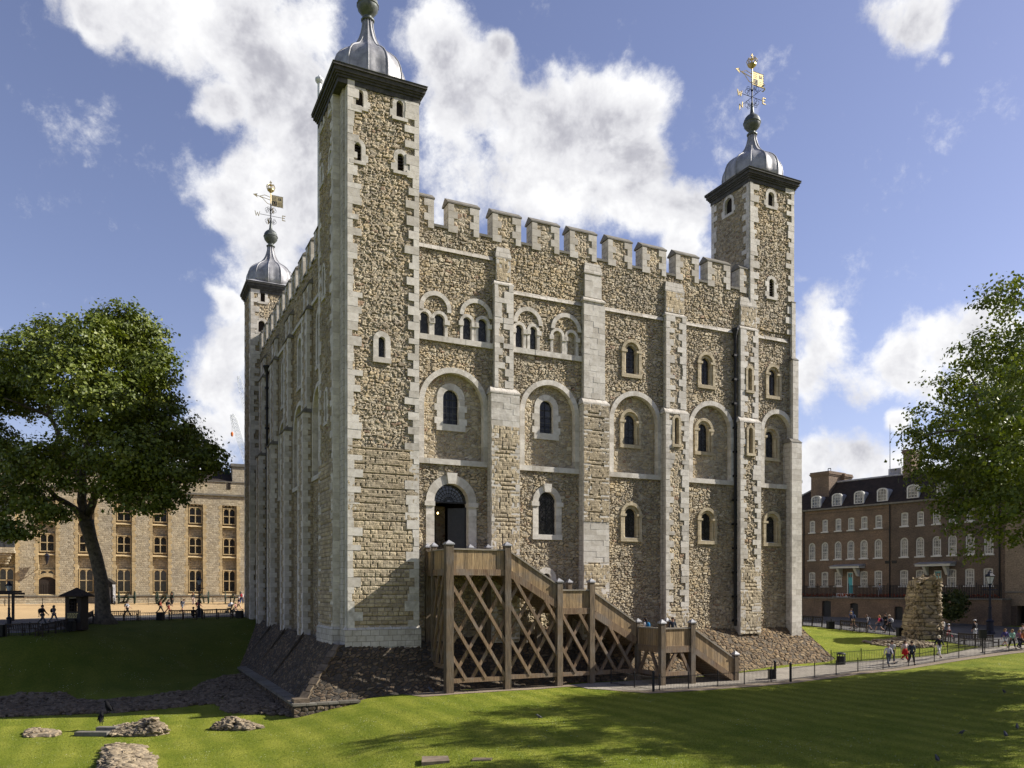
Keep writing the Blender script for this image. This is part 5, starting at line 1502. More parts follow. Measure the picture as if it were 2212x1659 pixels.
def flight(a0, a1, z0, z1, w0, w1):
    n = max(3, int(round((z0 - z1) / .19)))
    for i in range(n):
        t = (i + .5) / n
        m = MB().mat('oak_beam'); a = a0 + (a1 - a0) * t; z = z0 + (z1 - z0) * (i + 1) / n
        m.box(a - .17, a + .17, w0 + .12, w1 - .12, z - .03, z + .02, .9); bs(m, 'tread')
        m = MB().mat('oak_beam'); m.box(a + .13, a + .165, w0 + .12, w1 - .12, z - .165, z - .035, .6); bs(m, 'riser')
flight(B + .1, C - .1, DECK, DECK2, WO, WI); flight(Dd + .1, E - .1, DECK2, DECK3, WO, WI); flight(G + .1, H - .1, DECK3, SG + .1, wF, WO)
def lattice(poly, w, slope=1.6, step=1.3, thick=.19, off=0.0, axis='s', a_=0):
    """crossed braces clipped to a convex outline"""
    P = [Vector(p) for p in poly]; n = len(P)
    for sg in (1, -1):
        d = Vector((1, sg * slope)).normalized(); nn = Vector((-d.y, d.x))
        proj = [p.dot(nn) for p in P]
        sp = step * abs(nn.x)
        k0 = math.ceil((min(proj) + .12) / sp - off)
        k = k0
        while (k + off) * sp < max(proj) - .12:
            c = nn * (k + off) * sp
            t0, t1 = -99, 99
            for i in range(n):
                a, b = P[i], P[(i + 1) % n]; e = b - a; m_ = Vector((-e.y, e.x))      # inside is on the left (CCW)
                num = m_.dot(a - c); den = m_.dot(d)
                if abs(den) < 1e-9: continue
                if den > 0: t0 = max(t0, num / den)
                else: t1 = min(t1, num / den)
            if t1 - t0 > .55:
                q0, q1 = c + d * (t0 - .08), c + d * (t1 + .08)
                m = MB().mat('oak_beam')
                ww = w + sg * .075
                if axis == 's': m.beam((q0.x, ww, q0.y), (q1.x, ww, q1.y), thick, .13, (0, 1, 0), rt(.35, .8))
                else: m.beam((a_ + sg * .07, q0.x, q0.y), (a_ + sg * .07, q1.x, q1.y), thick * .9, .12, (1, 0, 0), rt(.3, .7))
                bs(m, 'brace')
            k += 1
LB1 = sz(ZS, 600, 1385); LB2 = sz(ZS, 1100, 1350); LB3 = sz(ZS, 1500, 1330)
def lowbeam(a0, a1, z, w=WO, z1=None):
    m = MB().mat('oak_beam'); m.beam((a0, w, z), (a1, w, z if z1 is None else z1), .2, .26, (0, 0, 1), .6); bs(m, 'beam')
lowbeam(A + h, B - h, LB1); lowbeam(B + h, C - h, LB2); lowbeam(C + h, Dd - h, LB3); lowbeam(Dd + h, E - h, LB3)
zl = sz(ZT, 1080, 1200, wF); lowbeam(E + h, G - h, zl, wF)
m = MB().mat('oak_beam'); m.beam((E, wF + h, zl), (E, WO - h, zl), .2, .24, (0, 0, 1)); m2 = bs(m, 'beam')
lattice([(A + h, LB1 + .12), (B - h, LB1 + .12), (B - h, BEAM1), (A + h, BEAM1)], WO, off=.30)
lattice([(B + h, LB2 + .12), (C - h, LB2 + .12), (C - h, f1[2][1]), (B + h, f1[2][0])], WO, off=.62)
lattice([(C + h, LB3 + .12), (Dd - h, LB3 + .12), (Dd - h, BEAM2), (C + h, BEAM2)], WO, off=.1)
lattice([(Dd + h, LB3 + .12), (E - h, LB3 + .12), (E - h, f2[2][1]), (Dd + h, f2[2][0])], WO, off=.4)
lattice([(WO + h, LB1 + .9), (wsd - h, LB1 + .9), (wsd - h, BEAM1), (WO + h, BEAM1)], 0, slope=2.6, step=.8, off=.3, axis='w', a_=A)
m = MB().mat('oak_beam'); m.beam((A, WO + h, LB1 + .8), (A, wsd - h, LB1 + .8), .2, .24, (0, 0, 1)); bs(m, 'beam')
# inner trestle seen through the front one
for (p, q_) in (((E + .3, zl + .1), (E + .3 + (G - E) * .33, BEAM3)), ((G - .25, zl + .1), (G - (G - E) * .38, BEAM3))):
    m = MB().mat('oak_beam'); m.beam((p[0], wF, p[1]), (q_[0], wF, q_[1]), .2, .16, (0, 1, 0)); bs(m, 'brace')
m = MB().mat('oak_beam'); m.beam((E, wF + .4, zl + .1), (E, wF + 1.1, BEAM3), .18, .16, (1, 0, 0)); m.beam((E, WO - .3, zl + .1), (E, WO - 1.0, BEAM3), .18, .16, (1, 0, 0)); bs(m, 'brace')

# ------------------------------------------------------------------ barrack block across the parade ground
BK = Fr(-60.8, 105, 0.9003, 0.4352)
BKZ = CAMZ - 2.4
bk = thing('barrack_block', (BK.ox, BK.oy, BKZ), BK.rz, 'long three storey sandy stone barrack block with honey coloured window bays behind the plane tree', 'building')
def bz(x, y, w=0): return BK.on(ZL(x, y), w)[1] + CAMZ - BKZ
def ba(x, y=1000, w=0): return BK.on(ZL(x, y), w)[0]
cols = [380, 690, 997, 1293, 1567, 1838]
acs = [ba(x) for x in cols]
print('barrack cols', [round(a, 2) for a in acs])
stp = (acs[-1] - acs[0]) / 5
acs = [acs[0] + stp * i for i in range(-3, 12)]
zg = (bz(1567, 1195), bz(1567, 1018)); zm_ = (bz(1567, 893), bz(1567, 757)); zt_ = (bz(1567, 648), bz(1567, 515))
zrec = bz(1567, 492); zcor = bz(1567, 418); zpar = bz(1700, 305); zpl = bz(1567, 1222)
print('barrack z', zg, zm_, zt_, zrec, zcor, zpar, zpl)
a_lo, a_hi = acs[0] - stp / 2, acs[-1] + stp / 2
rw = stp * .215
m = MB().mat('barrack_stone'); m.box(a_lo, a_hi, 0, 12, -1, zpar - .9)
m.box(a_lo, a_hi, -.5, 0.01, zrec, zcor); m.box(a_lo, a_hi, -.42, .2, zcor + .25, zpar - .15)
m.box(a_lo, a_hi, -.62, -.005, -1, zpl - .1)
m.build('wall', bk)
m = MB().mat('coping_stone'); m.box(a_lo, a_hi, -.72, .1, zcor, zcor + .25); m.box(a_lo, a_hi, -.55, .3, zpar - .15, zpar); m.box(a_lo, a_hi, -.72, 0, zpl - .1, zpl + .05); m.build('cornice', bk)
for i, ac in enumerate(acs[:-1]):
    p0, p1 = ac + rw, acs[i + 1] - rw
    m = MB().mat('barrack_stone'); m.box(p0 + .3, p1 - .3, -.5, 0, zpl, zrec)
    m.mat('barrack_trim')
    z = zpl; k = 0
    while z < zrec - .01:
        z1 = min(z + .42, zrec)
        for sd in (0, 1):
            L = .5 if k % 2 else .34
            q0, q1 = (p0, p0 + L) if sd == 0 else (p1 - L, p1)
            m.box(q0, q1, -.52 - random.uniform(0, .02), -.002, z, z1, rt(.2, .9))
        z = z1; k += 1
    m.build('pier', bk)
for i, ac in enumerate(acs):
    if i == 2: pass
    isdoor = (i == 3)
    for (z0, z1) in (zg, zm_, zt_):
        m = MB().mat('barrack_trim'); m.hull8([(ac - rw, -.5, z0 - .45), (ac + rw, -.5, z0 - .45), (ac + rw, 0, z0 - .45), (ac - rw, 0, z0 - .45), (ac - rw, -.45, z0 - .38), (ac + rw, -.45, z0 - .38), (ac + rw, 0, z0 - .05), (ac - rw, 0, z0 - .05)], .3); m.build('window_sill', bk)
    m = MB().mat('barrack_trim'); m.box(ac - rw, ac + rw, -.42, 0, zrec - .06, zrec)
    for kk in range(4): m.box(ac - rw + .15 + kk * .5, ac - rw + .35 + kk * .5, -.4, 0, zrec - .25, zrec - .05)
    m.build('corbel_table', bk)
    for fl_, (z0, z1) in enumerate((zg, zm_, zt_)):
        if isdoor and fl_ == 0:
            zd = bz(380, 1095); z00 = bz(380, 1285)
            m = MB().mat('barrack_trim'); arch_ring(m, ac, 1.28, 1.75, z00, zd - .9, -.45, -.02, nw=7); arch_pane(m, ac, 1.3, z00, zd + .3, -.2); f = m.build('door', bk)
            m = MB().mat('bench_wood'); arch_pane(m, ac, 1.28, z00, zd - .9 + 1.28, -.3)
            for q in range(9): m.box(ac - 1.2 + q * .28, ac - 1.18 + q * .28, -.33, -.29, z00, zd - .6)
            m.build('door_leaf', f)
            m = MB().mat('ashlar'); m.box(ac - 2.3, ac + 2.3, -1.6, -.5, z00 - .6, z00 - .05); m.box(ac - 2.8, ac + 2.8, -2.1, -.5, z00 - .6, z00 - .25); m.build('step', bk)
            z0, z1 = bz(380, 1075), bz(380, 1018)
        m = MB().mat('barrack_trim')
        W2 = rw - .10; t = .12
        zmid = (z0 + z1) / 2
        m.box(ac - W2, ac - W2 + t, -.34, -.02, z0, z1); m.box(ac + W2 - t, ac + W2, -.34, -.02, z0, z1)
        m.box(ac - W2, ac + W2, -.35, -.02, z1 - t, z1 + .02); m.box(ac - W2, ac + W2, -.35, -.02, z0 - .02, z0 + t)
        m.box(ac - .06, ac + .06, -.33, -.02, z0 + t, z1 - t)
        if not (isdoor and fl_ == 0): m.box(ac - W2 + t, ac + W2 - t, -.32, -.02, zmid - .055, zmid + .055)
        for sd in (-1, 1):      # arched heads: corner spandrels
            for (aa, bb) in ((.06, 1), (W2 - t, -1)):
                x = ac + sd * aa; dx_ = sd * bb
                m.poly([(x, -.30, z1 - t), (x + dx_ * .3, -.30, z1 - t), (x, -.30, z1 - t - .32), (x + dx_ * .12, -.3, z1 - t - .14), (x, -.05, z1 - t), (x + dx_ * .3, -.05, z1 - t), (x, -.05, z1 - t - .32), (x + dx_ * .12, -.05, z1 - t - .14)],
                       [(0, 1, 3, 2), (2, 3, 7, 6), (3, 1, 5, 7)])
        f = m.build('window', bk)
        m = MB().mat('leaded_glass' if fl_ == 1 else 'dark_glass'); m.face([(ac - W2, -.08, z0), (ac + W2, -.08, z0), (ac + W2, -.08, z1), (ac - W2, -.08, z1)]); m.build('pane', f)
# oriel at the far left of the picture
m = MB().mat('barrack_stone')
oa0, oa1 = ba(-330, 800, -2), ba(108, 800, -2)
zo0, zo1 = bz(100, 880, -2), bz(100, 420, -2)
m.box(oa0, oa1, -2.0, -.4, zo0, zo1)
for i in range(4): m.box(oa0 + .15 * i, oa1 - .15 * i - .3, -2.0 + .35 * i, -.4, zo0 - .35 * (i + 1), zo0 - .35 * i)
for z in (zo0, zo1 - .3, (zo0 + zo1) / 2): m.box(oa0 - .1, oa1 + .1, -2.15, -.4, z, z + .28)
m.mat('dark_glass')
for k in range(5):
    x0 = oa0 + .4 + k * (oa1 - oa0 - .5) / 5; m.box(x0, x0 + 1.3, -2.03, -1.9, zo0 + .7, zo0 + 3.4); m.box(x0, x0 + 1.3, -2.03, -1.9, zo0 + 4.9, zo0 + 7.4)
m.build('oriel', bk)
m = MB().mat('slate'); zr = zpar - .9
m.hull8([(a_lo, .9, zr), (a_hi, .9, zr), (a_hi, 11.5, zr), (a_lo, 11.5, zr), (a_lo, 4.5, zr + 2.9), (a_hi, 4.5, zr + 2.9), (a_hi, 8, zr + 2.9), (a_lo, 8, zr + 2.9)]); m.build('roof', bk)
c0, c1 = ba(1862, 250, 3), ba(1990, 250, 3)
for cx_ in (c0, c0 - 4 * stp, c0 - 8 * stp):
    m = MB().mat('barrack_stone'); m.box(cx_, cx_ + c1 - c0, 2.4, 4.4, zr - .5, bz(1900, 195, 3)); m.mat('coping_stone'); m.box(cx_ - .25, cx_ + c1 - c0 + .25, 2.2, 4.6, bz(1900, 195, 3), bz(1900, 172, 3)); m.build('chimney', bk)
m = MB().mat('dark_interior'); m.box(ba(1825, 340, -.4), ba(1850, 340, -.4), -.5, .1, bz(1840, 375), bz(1840, 308)); m.build('gutter_outlet', bk)
m = MB().mat('green_paint'); m.box(ba(1795, 220, 5), ba(1840, 220, 5), 4, 5, zr + 2, bz(1800, 210, 5)); m.build('roof_vent', bk)
# lantern on the barrack door bay
m = MB().mat('blue_iron'); la_, lz_ = BK.on(ZL(376, 925), -1.4); lz_ += CAMZ - BKZ
m.beam((la_ - .5, -.5, lz_ - .9), (la_, -1.4, lz_ - .75), .07, .07); m.lathe([(.08, -.75), (.1, -.6), (.3, .25), (.36, .3), (.2, .55), (.06, .62), (.05, .9)], (la_, -1.4, lz_), 6); m.build('wall_lantern', bk)

# ------------------------------------------------------------------ brick terrace on the right
BR = Fr(43.2, 95, 0.597, -0.802)
BRZ = CAMZ - 4.2
br = thing('brick_terrace', (BR.ox, BR.oy, BRZ), BR.rz, 'tall dark brown brick terrace of two houses with white sash windows and turquoise doors', 'building')
def rz_(x, y, w=0): return BR.on(ZR(x, y), w)[1] + CAMZ - BRZ
def ra(x, y=1000, w=0): return BR.on(ZR(x, y), w)[0]
topw = [(203, 255, 728, 840), (322, 375, 716, 832), (445, 500, 705, 822), (563, 622, 697, 815), (685, 745, 685, 803), (818, 883, 672, 795), (1060, 1128, 648, 778), (1210, 1275, 638, 770), (1357, 1430, 625, 758), (1505, 1580, 612, 748), (1670, 1750, 600, 733), (1845, 1925, 588, 720)]
midw = [(195, 257, 935, 1098), (315, 378, 928, 1092), (437, 502, 920, 1088), (555, 622, 912, 1085), (677, 747, 905, 1080), (810, 883, 897, 1075), (1052, 1127, 885, 1067), (1199, 1277, 880, 1062), (1353, 1435, 870, 1055), (1499, 1582, 858, 1050), (1663, 1750, 848, 1043), (1836, 1926, 840, 1040)]
grdw = [(196, 257, 1208, 1345), (314, 378, 1205, 1343), (437, 505, 1203, 1340), (553, 612, 1200, 1385), (676, 746, 1197, 1342), (809, 883, 1192, 1340), (1049, 1127, 1187, 1340), (1197, 1277, 1185, 1335), (1367, 1440, 1183, 1390), (1488, 1578, 1178, 1338), (1659, 1747, 1173, 1336), (1830, 1923, 1168, 1336)]
eav = (rz_(140, 640) + rz_(1040, 560)) / 2
R0, R1 = ra(130) - 5.0, ra(2050)
RM = ra(955)
zter = rz_(800, 1450, -2.6)
print('terrace: eaves', eav, 'R0,R1', R0, R1, RM, 'terrace z', zter)
holes = []; winspec = []
for row, arched in ((topw, 'seg'), (midw, 'round'), (grdw, 'seg')):
    for j, (x0, x1, y0, y1) in enumerate(row):
        xm = (x0 + x1) / 2
        a0, a1, z0, z1 = ra(x0, (y0 + y1) / 2), ra(x1, (y0 + y1) / 2), rz_(xm, y1), rz_(xm, y0)
        isdoor = row is grdw and j in (3, 8)
        if isdoor: z0 = zter + .1
        winspec.append((a0, a1, z0, z1, arched, isdoor))
def winpoly(a0, a1, z0, z1, arched, e=0.0):
    cx = (a0 + a1) / 2; hw = (a1 - a0) / 2 - e
    if arched == 'round':
        zs = z1 - hw - e
        return [(cx - hw, z0 + e), (cx + hw, z0 + e)] + [(cx + hw * math.cos(math.pi * i / 10), zs + hw * math.sin(math.pi * i / 10)) for i in range(11)]
    return [(cx - hw, z0 + e), (cx + hw, z0 + e), (cx + hw, z1 - .1 - e), (cx + hw * .5, z1 - .025 - e), (cx, z1 - e), (cx - hw * .5, z1 - .025 - e), (cx - hw, z1 - .1 - e)]
def holed(m, outer, holes, w, depth):
    rings = [[Vector((p[0], p[1], 0)) for p in outer]] + [[Vector((p[0], p[1], 0)) for p in hh] for hh in holes]
    flat = [p for r in rings for p in r]
    tris = geometry.tessellate_polygon(rings)
    base = len(m.v); m.v.extend([(p.x, w, p.y) for p in flat])
    for t in tris:
        a, b, c = (flat[i] for i in t)
        if (b.x - a.x) * (c.y - a.y) - (b.y - a.y) * (c.x - a.x) < 0: t = t[::-1]
        m.f.append(tuple(base + i for i in t)); m.m.append(m.mi); m.t.append(.5)
    for hh in holes:
        n = len(hh)
        for i in range(n):
            p, q_ = hh[i], hh[(i + 1) % n]
            m.face([(p[0], w, p[1]), (q_[0], w, q_[1]), (q_[0], w + depth, q_[1]), (p[0], w + depth, p[1])])
m = MB().mat('brown_brick')
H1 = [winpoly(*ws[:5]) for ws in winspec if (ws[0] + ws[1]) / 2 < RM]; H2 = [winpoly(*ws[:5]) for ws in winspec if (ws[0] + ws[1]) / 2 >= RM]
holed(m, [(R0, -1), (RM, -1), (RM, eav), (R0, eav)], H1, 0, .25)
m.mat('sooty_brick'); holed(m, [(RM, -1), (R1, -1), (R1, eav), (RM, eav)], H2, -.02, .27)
m.mat('brown_brick'); m.box(R0, R1, .6, 9, -1, eav - .05); m.box(R0 - .01, R0 + .3, 0.01, 9, -1, eav - .06)
m.mat('sooty_brick'); zb_ = rz_(800, 800)
m.box(R0, R1, -.05, -.005, zb_ - .3, zb_ - .12); m.box(R0, R1, -.06, -.005, eav - .55, eav - .45)
m.build('wall', br)
random.seed(8)
for (a0, a1, z0, z1, arched, isdoor) in winspec:
    cx = (a0 + a1) / 2
    if isdoor:
        m = MB().mat('white_paint'); m.box(a0, a0 + .12, .05, .3, z0, z1 - .1); m.box(a1 - .12, a1, .05, .3, z0, z1 - .1); m.box(a0, a1, .05, .3, z1 - .22, z1 - .1)
        d = m.build('door_frame', br)
        m = MB().mat('turquoise'); m.box(a0 + .12, a1 - .12, .16, .22, z0, z1 - .22)
        for i in range(3):
            zz = z0 + .3 + i * (z1 - z0 - .7) / 3
            for sg in (-1, 1): m.box(cx + sg * (a1 - a0) * .18 - .17, cx + sg * (a1 - a0) * .18 + .17, .145, .16, zz, zz + .65)
        m.build('door', d)
        m = MB().mat('dark_glass'); m.box(a0 + .2, cx - .05, .13, .16, z1 - .75, z1 - .35); m.box(cx + .05, a1 - .2, .13, .16, z1 - .75, z1 - .35); m.build('pane', d)
        m = MB().mat('white_paint'); hz = z1 + .35; e = 1.9
        m.box(cx - e, cx + e, -1.3, 0, hz, hz + .22)
        for sg in (-1, 1):
            x = cx + sg * 1.1
            m.hull8([(x - .15, -.3, hz - .95), (x + .15, -.3, hz - .95), (x + .15, 0, hz - 1.0), (x - .15, 0, hz - 1.0), (x - .15, -1.05, hz), (x + .15, -1.05, hz), (x + .15, 0, hz), (x - .15, 0, hz)])
        m.mat('lead'); m.hull8([(cx - e - .1, -1.4, hz + .222), (cx + e + .1, -1.4, hz + .222), (cx + e + .1, 0, hz + .222), (cx - e - .1, 0, hz + .222), (cx - e - .1, -1.4, hz + .26), (cx + e + .1, -1.4, hz + .26), (cx + e + .1, 0, hz + .5), (cx - e - .1, 0, hz + .5)])
        m.build('door_canopy', br)
        continue
    m = MB().mat('white_paint')
    P = winpoly(a0, a1, z0, z1, arched); Q_ = winpoly(a0, a1, z0, z1, arched, .13)
    n = len(P)
    for i in range(n):
        j = (i + 1) % n
        m.face([(P[i][0], .07, P[i][1]), (P[j][0], .07, P[j][1]), (Q_[j][0], .07, Q_[j][1]), (Q_[i][0], .07, Q_[i][1])])
        m.face([(Q_[i][0], .07, Q_[i][1]), (Q_[j][0], .07, Q_[j][1]), (Q_[j][0], .17, Q_[j][1]), (Q_[i][0], .17, Q_[i][1])])
    zmd = z0 + (z1 - z0) * (.42 if arched == 'round' else .5)
    m.box(a0 + .1, a1 - .1, .08, .15, zmd - .035, zmd + .035)
    zt2 = z1 - (a1 - a0) / 2 if arched == 'round' else z1 - .1
    for q in (1, 2): x = a0 + (a1 - a0) * q / 3; m.box(x - .018, x + .018, .11, .15, z0 + .1, zt2)
    nr = 5 if arched == 'round' else 4
    for q in range(1, nr): z = z0 + (zt2 - z0) * q / nr; m.box(a0 + .1, a1 - .1, .11, .15, z - .015, z + .015)
    if arched == 'round':
        hw = (a1 - a0) / 2
        m.box(a0 + .1, a1 - .1, .11, .15, zt2 - .015, zt2 + .02)
        for k in range(1, 5):
            t = math.pi * k / 5; m.beam((cx + .12 * math.cos(t), .13, zt2 + .12 * math.sin(t)), (cx + (hw - .1) * math.cos(t), .13, zt2 + (hw - .1) * math.sin(t)), .03, .03, (0, 1, 0))
    m.box(a0 - .12, a1 + .12, -.12, .2, z0 - .12, z0 + .02)
    f = m.build('window', br)
    m = MB().mat('curtain_glass'); pp = winpoly(a0, a1, z0, z1, arched, .05); m.face([(p[0], .16, p[1]) for p in pp]); m.build('pane', f)
# roof, dormers, chimneys
RD = 3.4
zrdg = (rz_(700, 338, RD) + rz_(400, 378, RD)) / 2
m = MB().mat('slate')
Rl = ra(340, 385, RD)
zf = lambda w_: eav + .1 + (zrdg - eav - .1) * w_ / RD
m.poly([(R0, 0, eav + .1), (R1, 0, eav + .1), (R1, RD, zrdg), (Rl, RD, zrdg), (R1, 9, eav + .1), (R0, 9, eav + .1), (Rl, 5.5, zrdg), (R1, 5.5, zrdg)], [(0, 1, 2, 3), (5, 0, 3, 6), (3, 2, 7, 6), (6, 7, 4, 5), (1, 4, 7, 2)])
m.mat('lead'); m.tube([(Rl, RD, zrdg + .03), (R1, RD, zrdg + .03)], .13, 6); m.tube([(R0, 0, eav + .13), (Rl, RD, zrdg + .03)], .11, 6)
m.build('roof', br)
m = MB().mat('coping_stone'); m.box(R0 - .25, R1, -.32, .1, eav - .08, eav + .12); m.build('gutter', br)
for (x0, x1, y0, y1) in ((225, 308, 495, 610), (418, 505, 473, 590), (625, 713, 450, 568), (840, 935, 422, 545), (1120, 1225, 390, 515), (1400, 1515, 360, 490)):
    a0, a1 = ra(x0, y0, .3), ra(x1, y0, .3); z0, z1 = rz_((x0 + x1) / 2, y1, .3), rz_((x0 + x1) / 2, y0, .3)
    cx = (a0 + a1) / 2; hw = (a1 - a0) / 2
    m = MB().mat('lead')
    top = [(cx + hw * math.cos(t), z1 - .35 + .35 * math.sin(t)) for t in np.linspace(0, math.pi, 9)]
    prof = [(a0, z0)] + [(a1, z0)] + top
    dep = RD * (z1 - eav) / (zrdg - eav) + .2
    for i in range(len(prof)):
        p, q_ = prof[i], prof[(i + 1) % len(prof)]
        m.face([(p[0], .3, p[1]), (q_[0], .3, q_[1]), (q_[0], dep, q_[1]), (p[0], dep, p[1])])
    d = m.build('dormer', br)
    m = MB().mat('white_paint')
    inner = [(cx + (p[0] - cx) * .78, z0 + (p[1] - z0) * .88 + .08) for p in prof]
    outer = [(cx + (p[0] - cx) * 1.06, z0 + (p[1] - z0) * 1.02) for p in prof]
    for i in range(len(prof)):
        j = (i + 1) % len(prof)
        m.face([(outer[i][0], .22, outer[i][1]), (outer[j][0], .22, outer[j][1]), (inner[j][0], .22, inner[j][1]), (inner[i][0], .22, inner[i][1])])
        m.face([(outer[i][0], .22, outer[i][1]), (outer[i][0], .5, outer[i][1]), (outer[j][0], .5, outer[j][1]), (outer[j][0], .22, outer[j][1])])
    for q in (-1, 1): m.box(cx + q * hw * .27 - .02, cx + q * hw * .27 + .02, .24, .28, z0 + .1, z1 - .12)
    for q in (1, 2, 3): m.box(a0 + .1, a1 - .1, .24, .28, z0 + (z1 - z0) * q / 4 - .02, z0 + (z1 - z0) * q / 4 + .02)
    w_ = m.build('dormer_window', d)
    m = MB().mat('curtain_glass'); m.face([(p[0], .29, p[1]) for p in inner]); m.build('pane', d)
for (x0, x1, y0, w0, w1) in ((218, 385, 280, 1.6, 5.2), (415, 530, 300, 4.5, 6.2), (1080, 1160, 65, 3, 5), (1900, 2010, -60, 2, 4.5)):
    a0, a1 = ra(x0, 350, w0), ra(x1, 350, w0); z1 = rz_(x0, y0, w0)
    m = MB().mat('brown_brick'); m.box(a0, a1, w0, w1, eav - 1, z1)
    for (e, z) in ((.08, -.55), (.16, -.38), (.1, -.18)): m.box(a0 - e, a1 + e, w0 - e, w1 + e, z1 + z, z1 + z + .17)
    m.build('chimney', br)
m = MB().mat('black_iron')
for x in (378, 403): a_ = ra(x, 300, 2.5); m.tube([(a_, 2.5, rz_(378, 380, 2.5)), (a_, 2.5, rz_(378, 240, 2.5))], .05, 6)
m.tube([(ra(378, 300, 2.5), 2.5, rz_(378, 240, 2.5)), (ra(403, 300, 2.5), 2.5, rz_(378, 240, 2.5))], .05, 6); m.build('roof_ladder', br)
m = MB().mat('white_steel'); a_ = ra(957, 200, 5); m.tube([(a_, 5, zrdg), (a_, 5, rz_(957, -5, 5) + 2.2)], [.07, .03], 6); m.build('flagpole', br)
m = MB().mat('lead'); m.box(ra(962, 270, 5.5), ra(1080, 270, 5.5), 5.0, 8, zrdg - .5, rz_(1000, 243, 5.5)); m.build('roof_plant', br)
for x in (958, 155, 1985): a_ = ra(x); m = MB().mat('black_iron'); m.tube([(a_, -.12, zter), (a_, -.12, eav)], .07, 6); m.build('downpipe', br)
m = MB().mat('black_iron')
for x in (935, 998): a_ = ra(x, 1110); m.box(a_ - .3, a_ + .3, -.06, 0, rz_(960, 1128), rz_(960, 1100))
m.build('wall_vent', br)
# raised terrace with cellar doors
TW = -2.6
m = MB().mat('brown_brick')
drs = [(320, 405, 1475, 1625), (582, 658, 1498, 1655), (998, 1077, 1530, 1668)]
dsp = []
for (x0, x1, y0, y1) in drs: dsp.append((ra(x0, 1550, TW), ra(x1, 1550, TW), rz_((x0 + x1) / 2, y1, TW) - .15, rz_((x0 + x1) / 2, y0, TW)))
R1t = ra(2005, 1500, TW)
holed(m, [(R0, -1.2), (R1t, -1.2), (R1t, zter - .12), (R0, zter - .12)], [winpoly(*d_, 'seg') for d_ in dsp], TW, .5)
m.box(R0, R1t, TW + .55, -.01, -1.2, zter - .13); m.box(R1t - .02, R1t, TW, TW + .6, -1.2, zter - .13)
m.mat('coping_stone'); m.box(R0, R1t + .1, TW - .12, -.02, zter - .12, zter + .03)
m.build('terrace_wall', br)
for d_ in dsp:
    m = MB().mat('door_paint'); m.face([(p[0], TW + .3, p[1]) for p in winpoly(*d_, 'seg', -.02)])
    for k in range(5): x = d_[0] + (d_[1] - d_[0]) * (k + .5) / 5; m.box(x - .01, x + .01, TW + .27, TW + .3, d_[2], d_[3] - .15)
    m.build('cellar_door', br)
m = MB().mat('flower_red'); random.seed(5)
for k in range(420):
    a_ = random.uniform(R0 + 6, R1t - .5); w_ = TW + .35 + random.uniform(-.15, .3); z = zter + .1 + random.uniform(0, .28)
    m.lathe([(.02, 0), (.09, .05), (.07, .11), (.02, .14)], (a_, w_, z), 5)
m.build('flower_bed', br)
m = MB().mat('white_paint'); d1 = winspec[24 + 3]
for i in range(5): m.box(d1[0] - .9 - i * .28, d1[1] + .2, -.05 - .33 * (5 - i) + .9, -.02, zter + .03 + .0, zter + .03 + .16 * (5 - i) * .6)
m.build('door_step', br)
# iron railing on the terrace: its own thing
def railing(name, pts, hgt, label, cat, spacing=.14, bar=.018, post_every=12, mat='black_iron', hoop=False, group=None, postr=.045):
    """pts: world (x, y, z) foot points; bars between top and bottom rails, heavier posts with finials"""
    P = [Vector(p) for p in pts]
    base = P[0].copy()
    t = thing(name, base, 0, label, cat, group)
    bars = MB().mat(mat); rails = MB().mat(mat)
    cnt = 0
    for a, b in zip(P[:-1], P[1:]):
        L = (b - a).length; n = max(1, int(L / spacing)); d = (b - a).normalized()
        dirh = Vector((d.x, d.y, 0)).normalized(); side = Vector((-dirh.y, dirh.x, 0))
        rails.beam(a - base + Vector((0, 0, hgt * .93)), b - base + Vector((0, 0, hgt * .93)), .035, .02, (0, 0, 1)); rails.beam(a - base + Vector((0, 0, .1)), b - base + Vector((0, 0, .1)), .035, .02, (0, 0, 1))
        for i in range(n + 1):
            p = a.lerp(b, i / n) - base
            r = bar / 2
            if cnt % post_every == 0:
                pm = MB().mat(mat); pm.tube([p, p + Vector((0, 0, hgt * 1.08))], postr, 6); pm.lathe([(postr * .6, 0), (postr * 1.3, .05), (.01, .13)], tuple(p + Vector((0, 0, hgt * 1.06))), 6); pm.build('post', t)
            elif hoop:
                q = a.lerp(b, min(1, (i + 1) / n)) - base
                top = hgt
                bars.tube([p, p + Vector((0, 0, top * .9)), (p + q) / 2 + Vector((0, 0, top)), q + Vector((0, 0, top * .9))], r, 3, cap=False)
            else:
                bars.beam(p, p + Vector((0, 0, hgt)), bar, bar)
            cnt += 1
    if bars.f: bars.build('bars', t)
    rails.build('rail', t)
    return t
def brw(a, w, z): x, y = BR.world(a, w); return (x, y, BRZ + z)
gap0, gap1 = ra(445, 1400, TW), ra(565, 1400, TW)
railing('terrace_railing', [brw(R0 + 4, TW + .12, zter + .03), brw(gap0, TW + .12, zter + .03)], 1.45, 'black iron railing at the left of the white door steps on the terrace', 'railing', .17, .05, 14, group='iron railings along the raised terrace')
railing('terrace_railing', [brw(gap1, TW + .12, zter + .03), brw(R1t - .1, TW + .12, zter + .03)], 1.45, 'long black iron railing on the brick terrace to the right of the white steps', 'railing', .17, .05, 14, group='iron railings along the raised terrace')
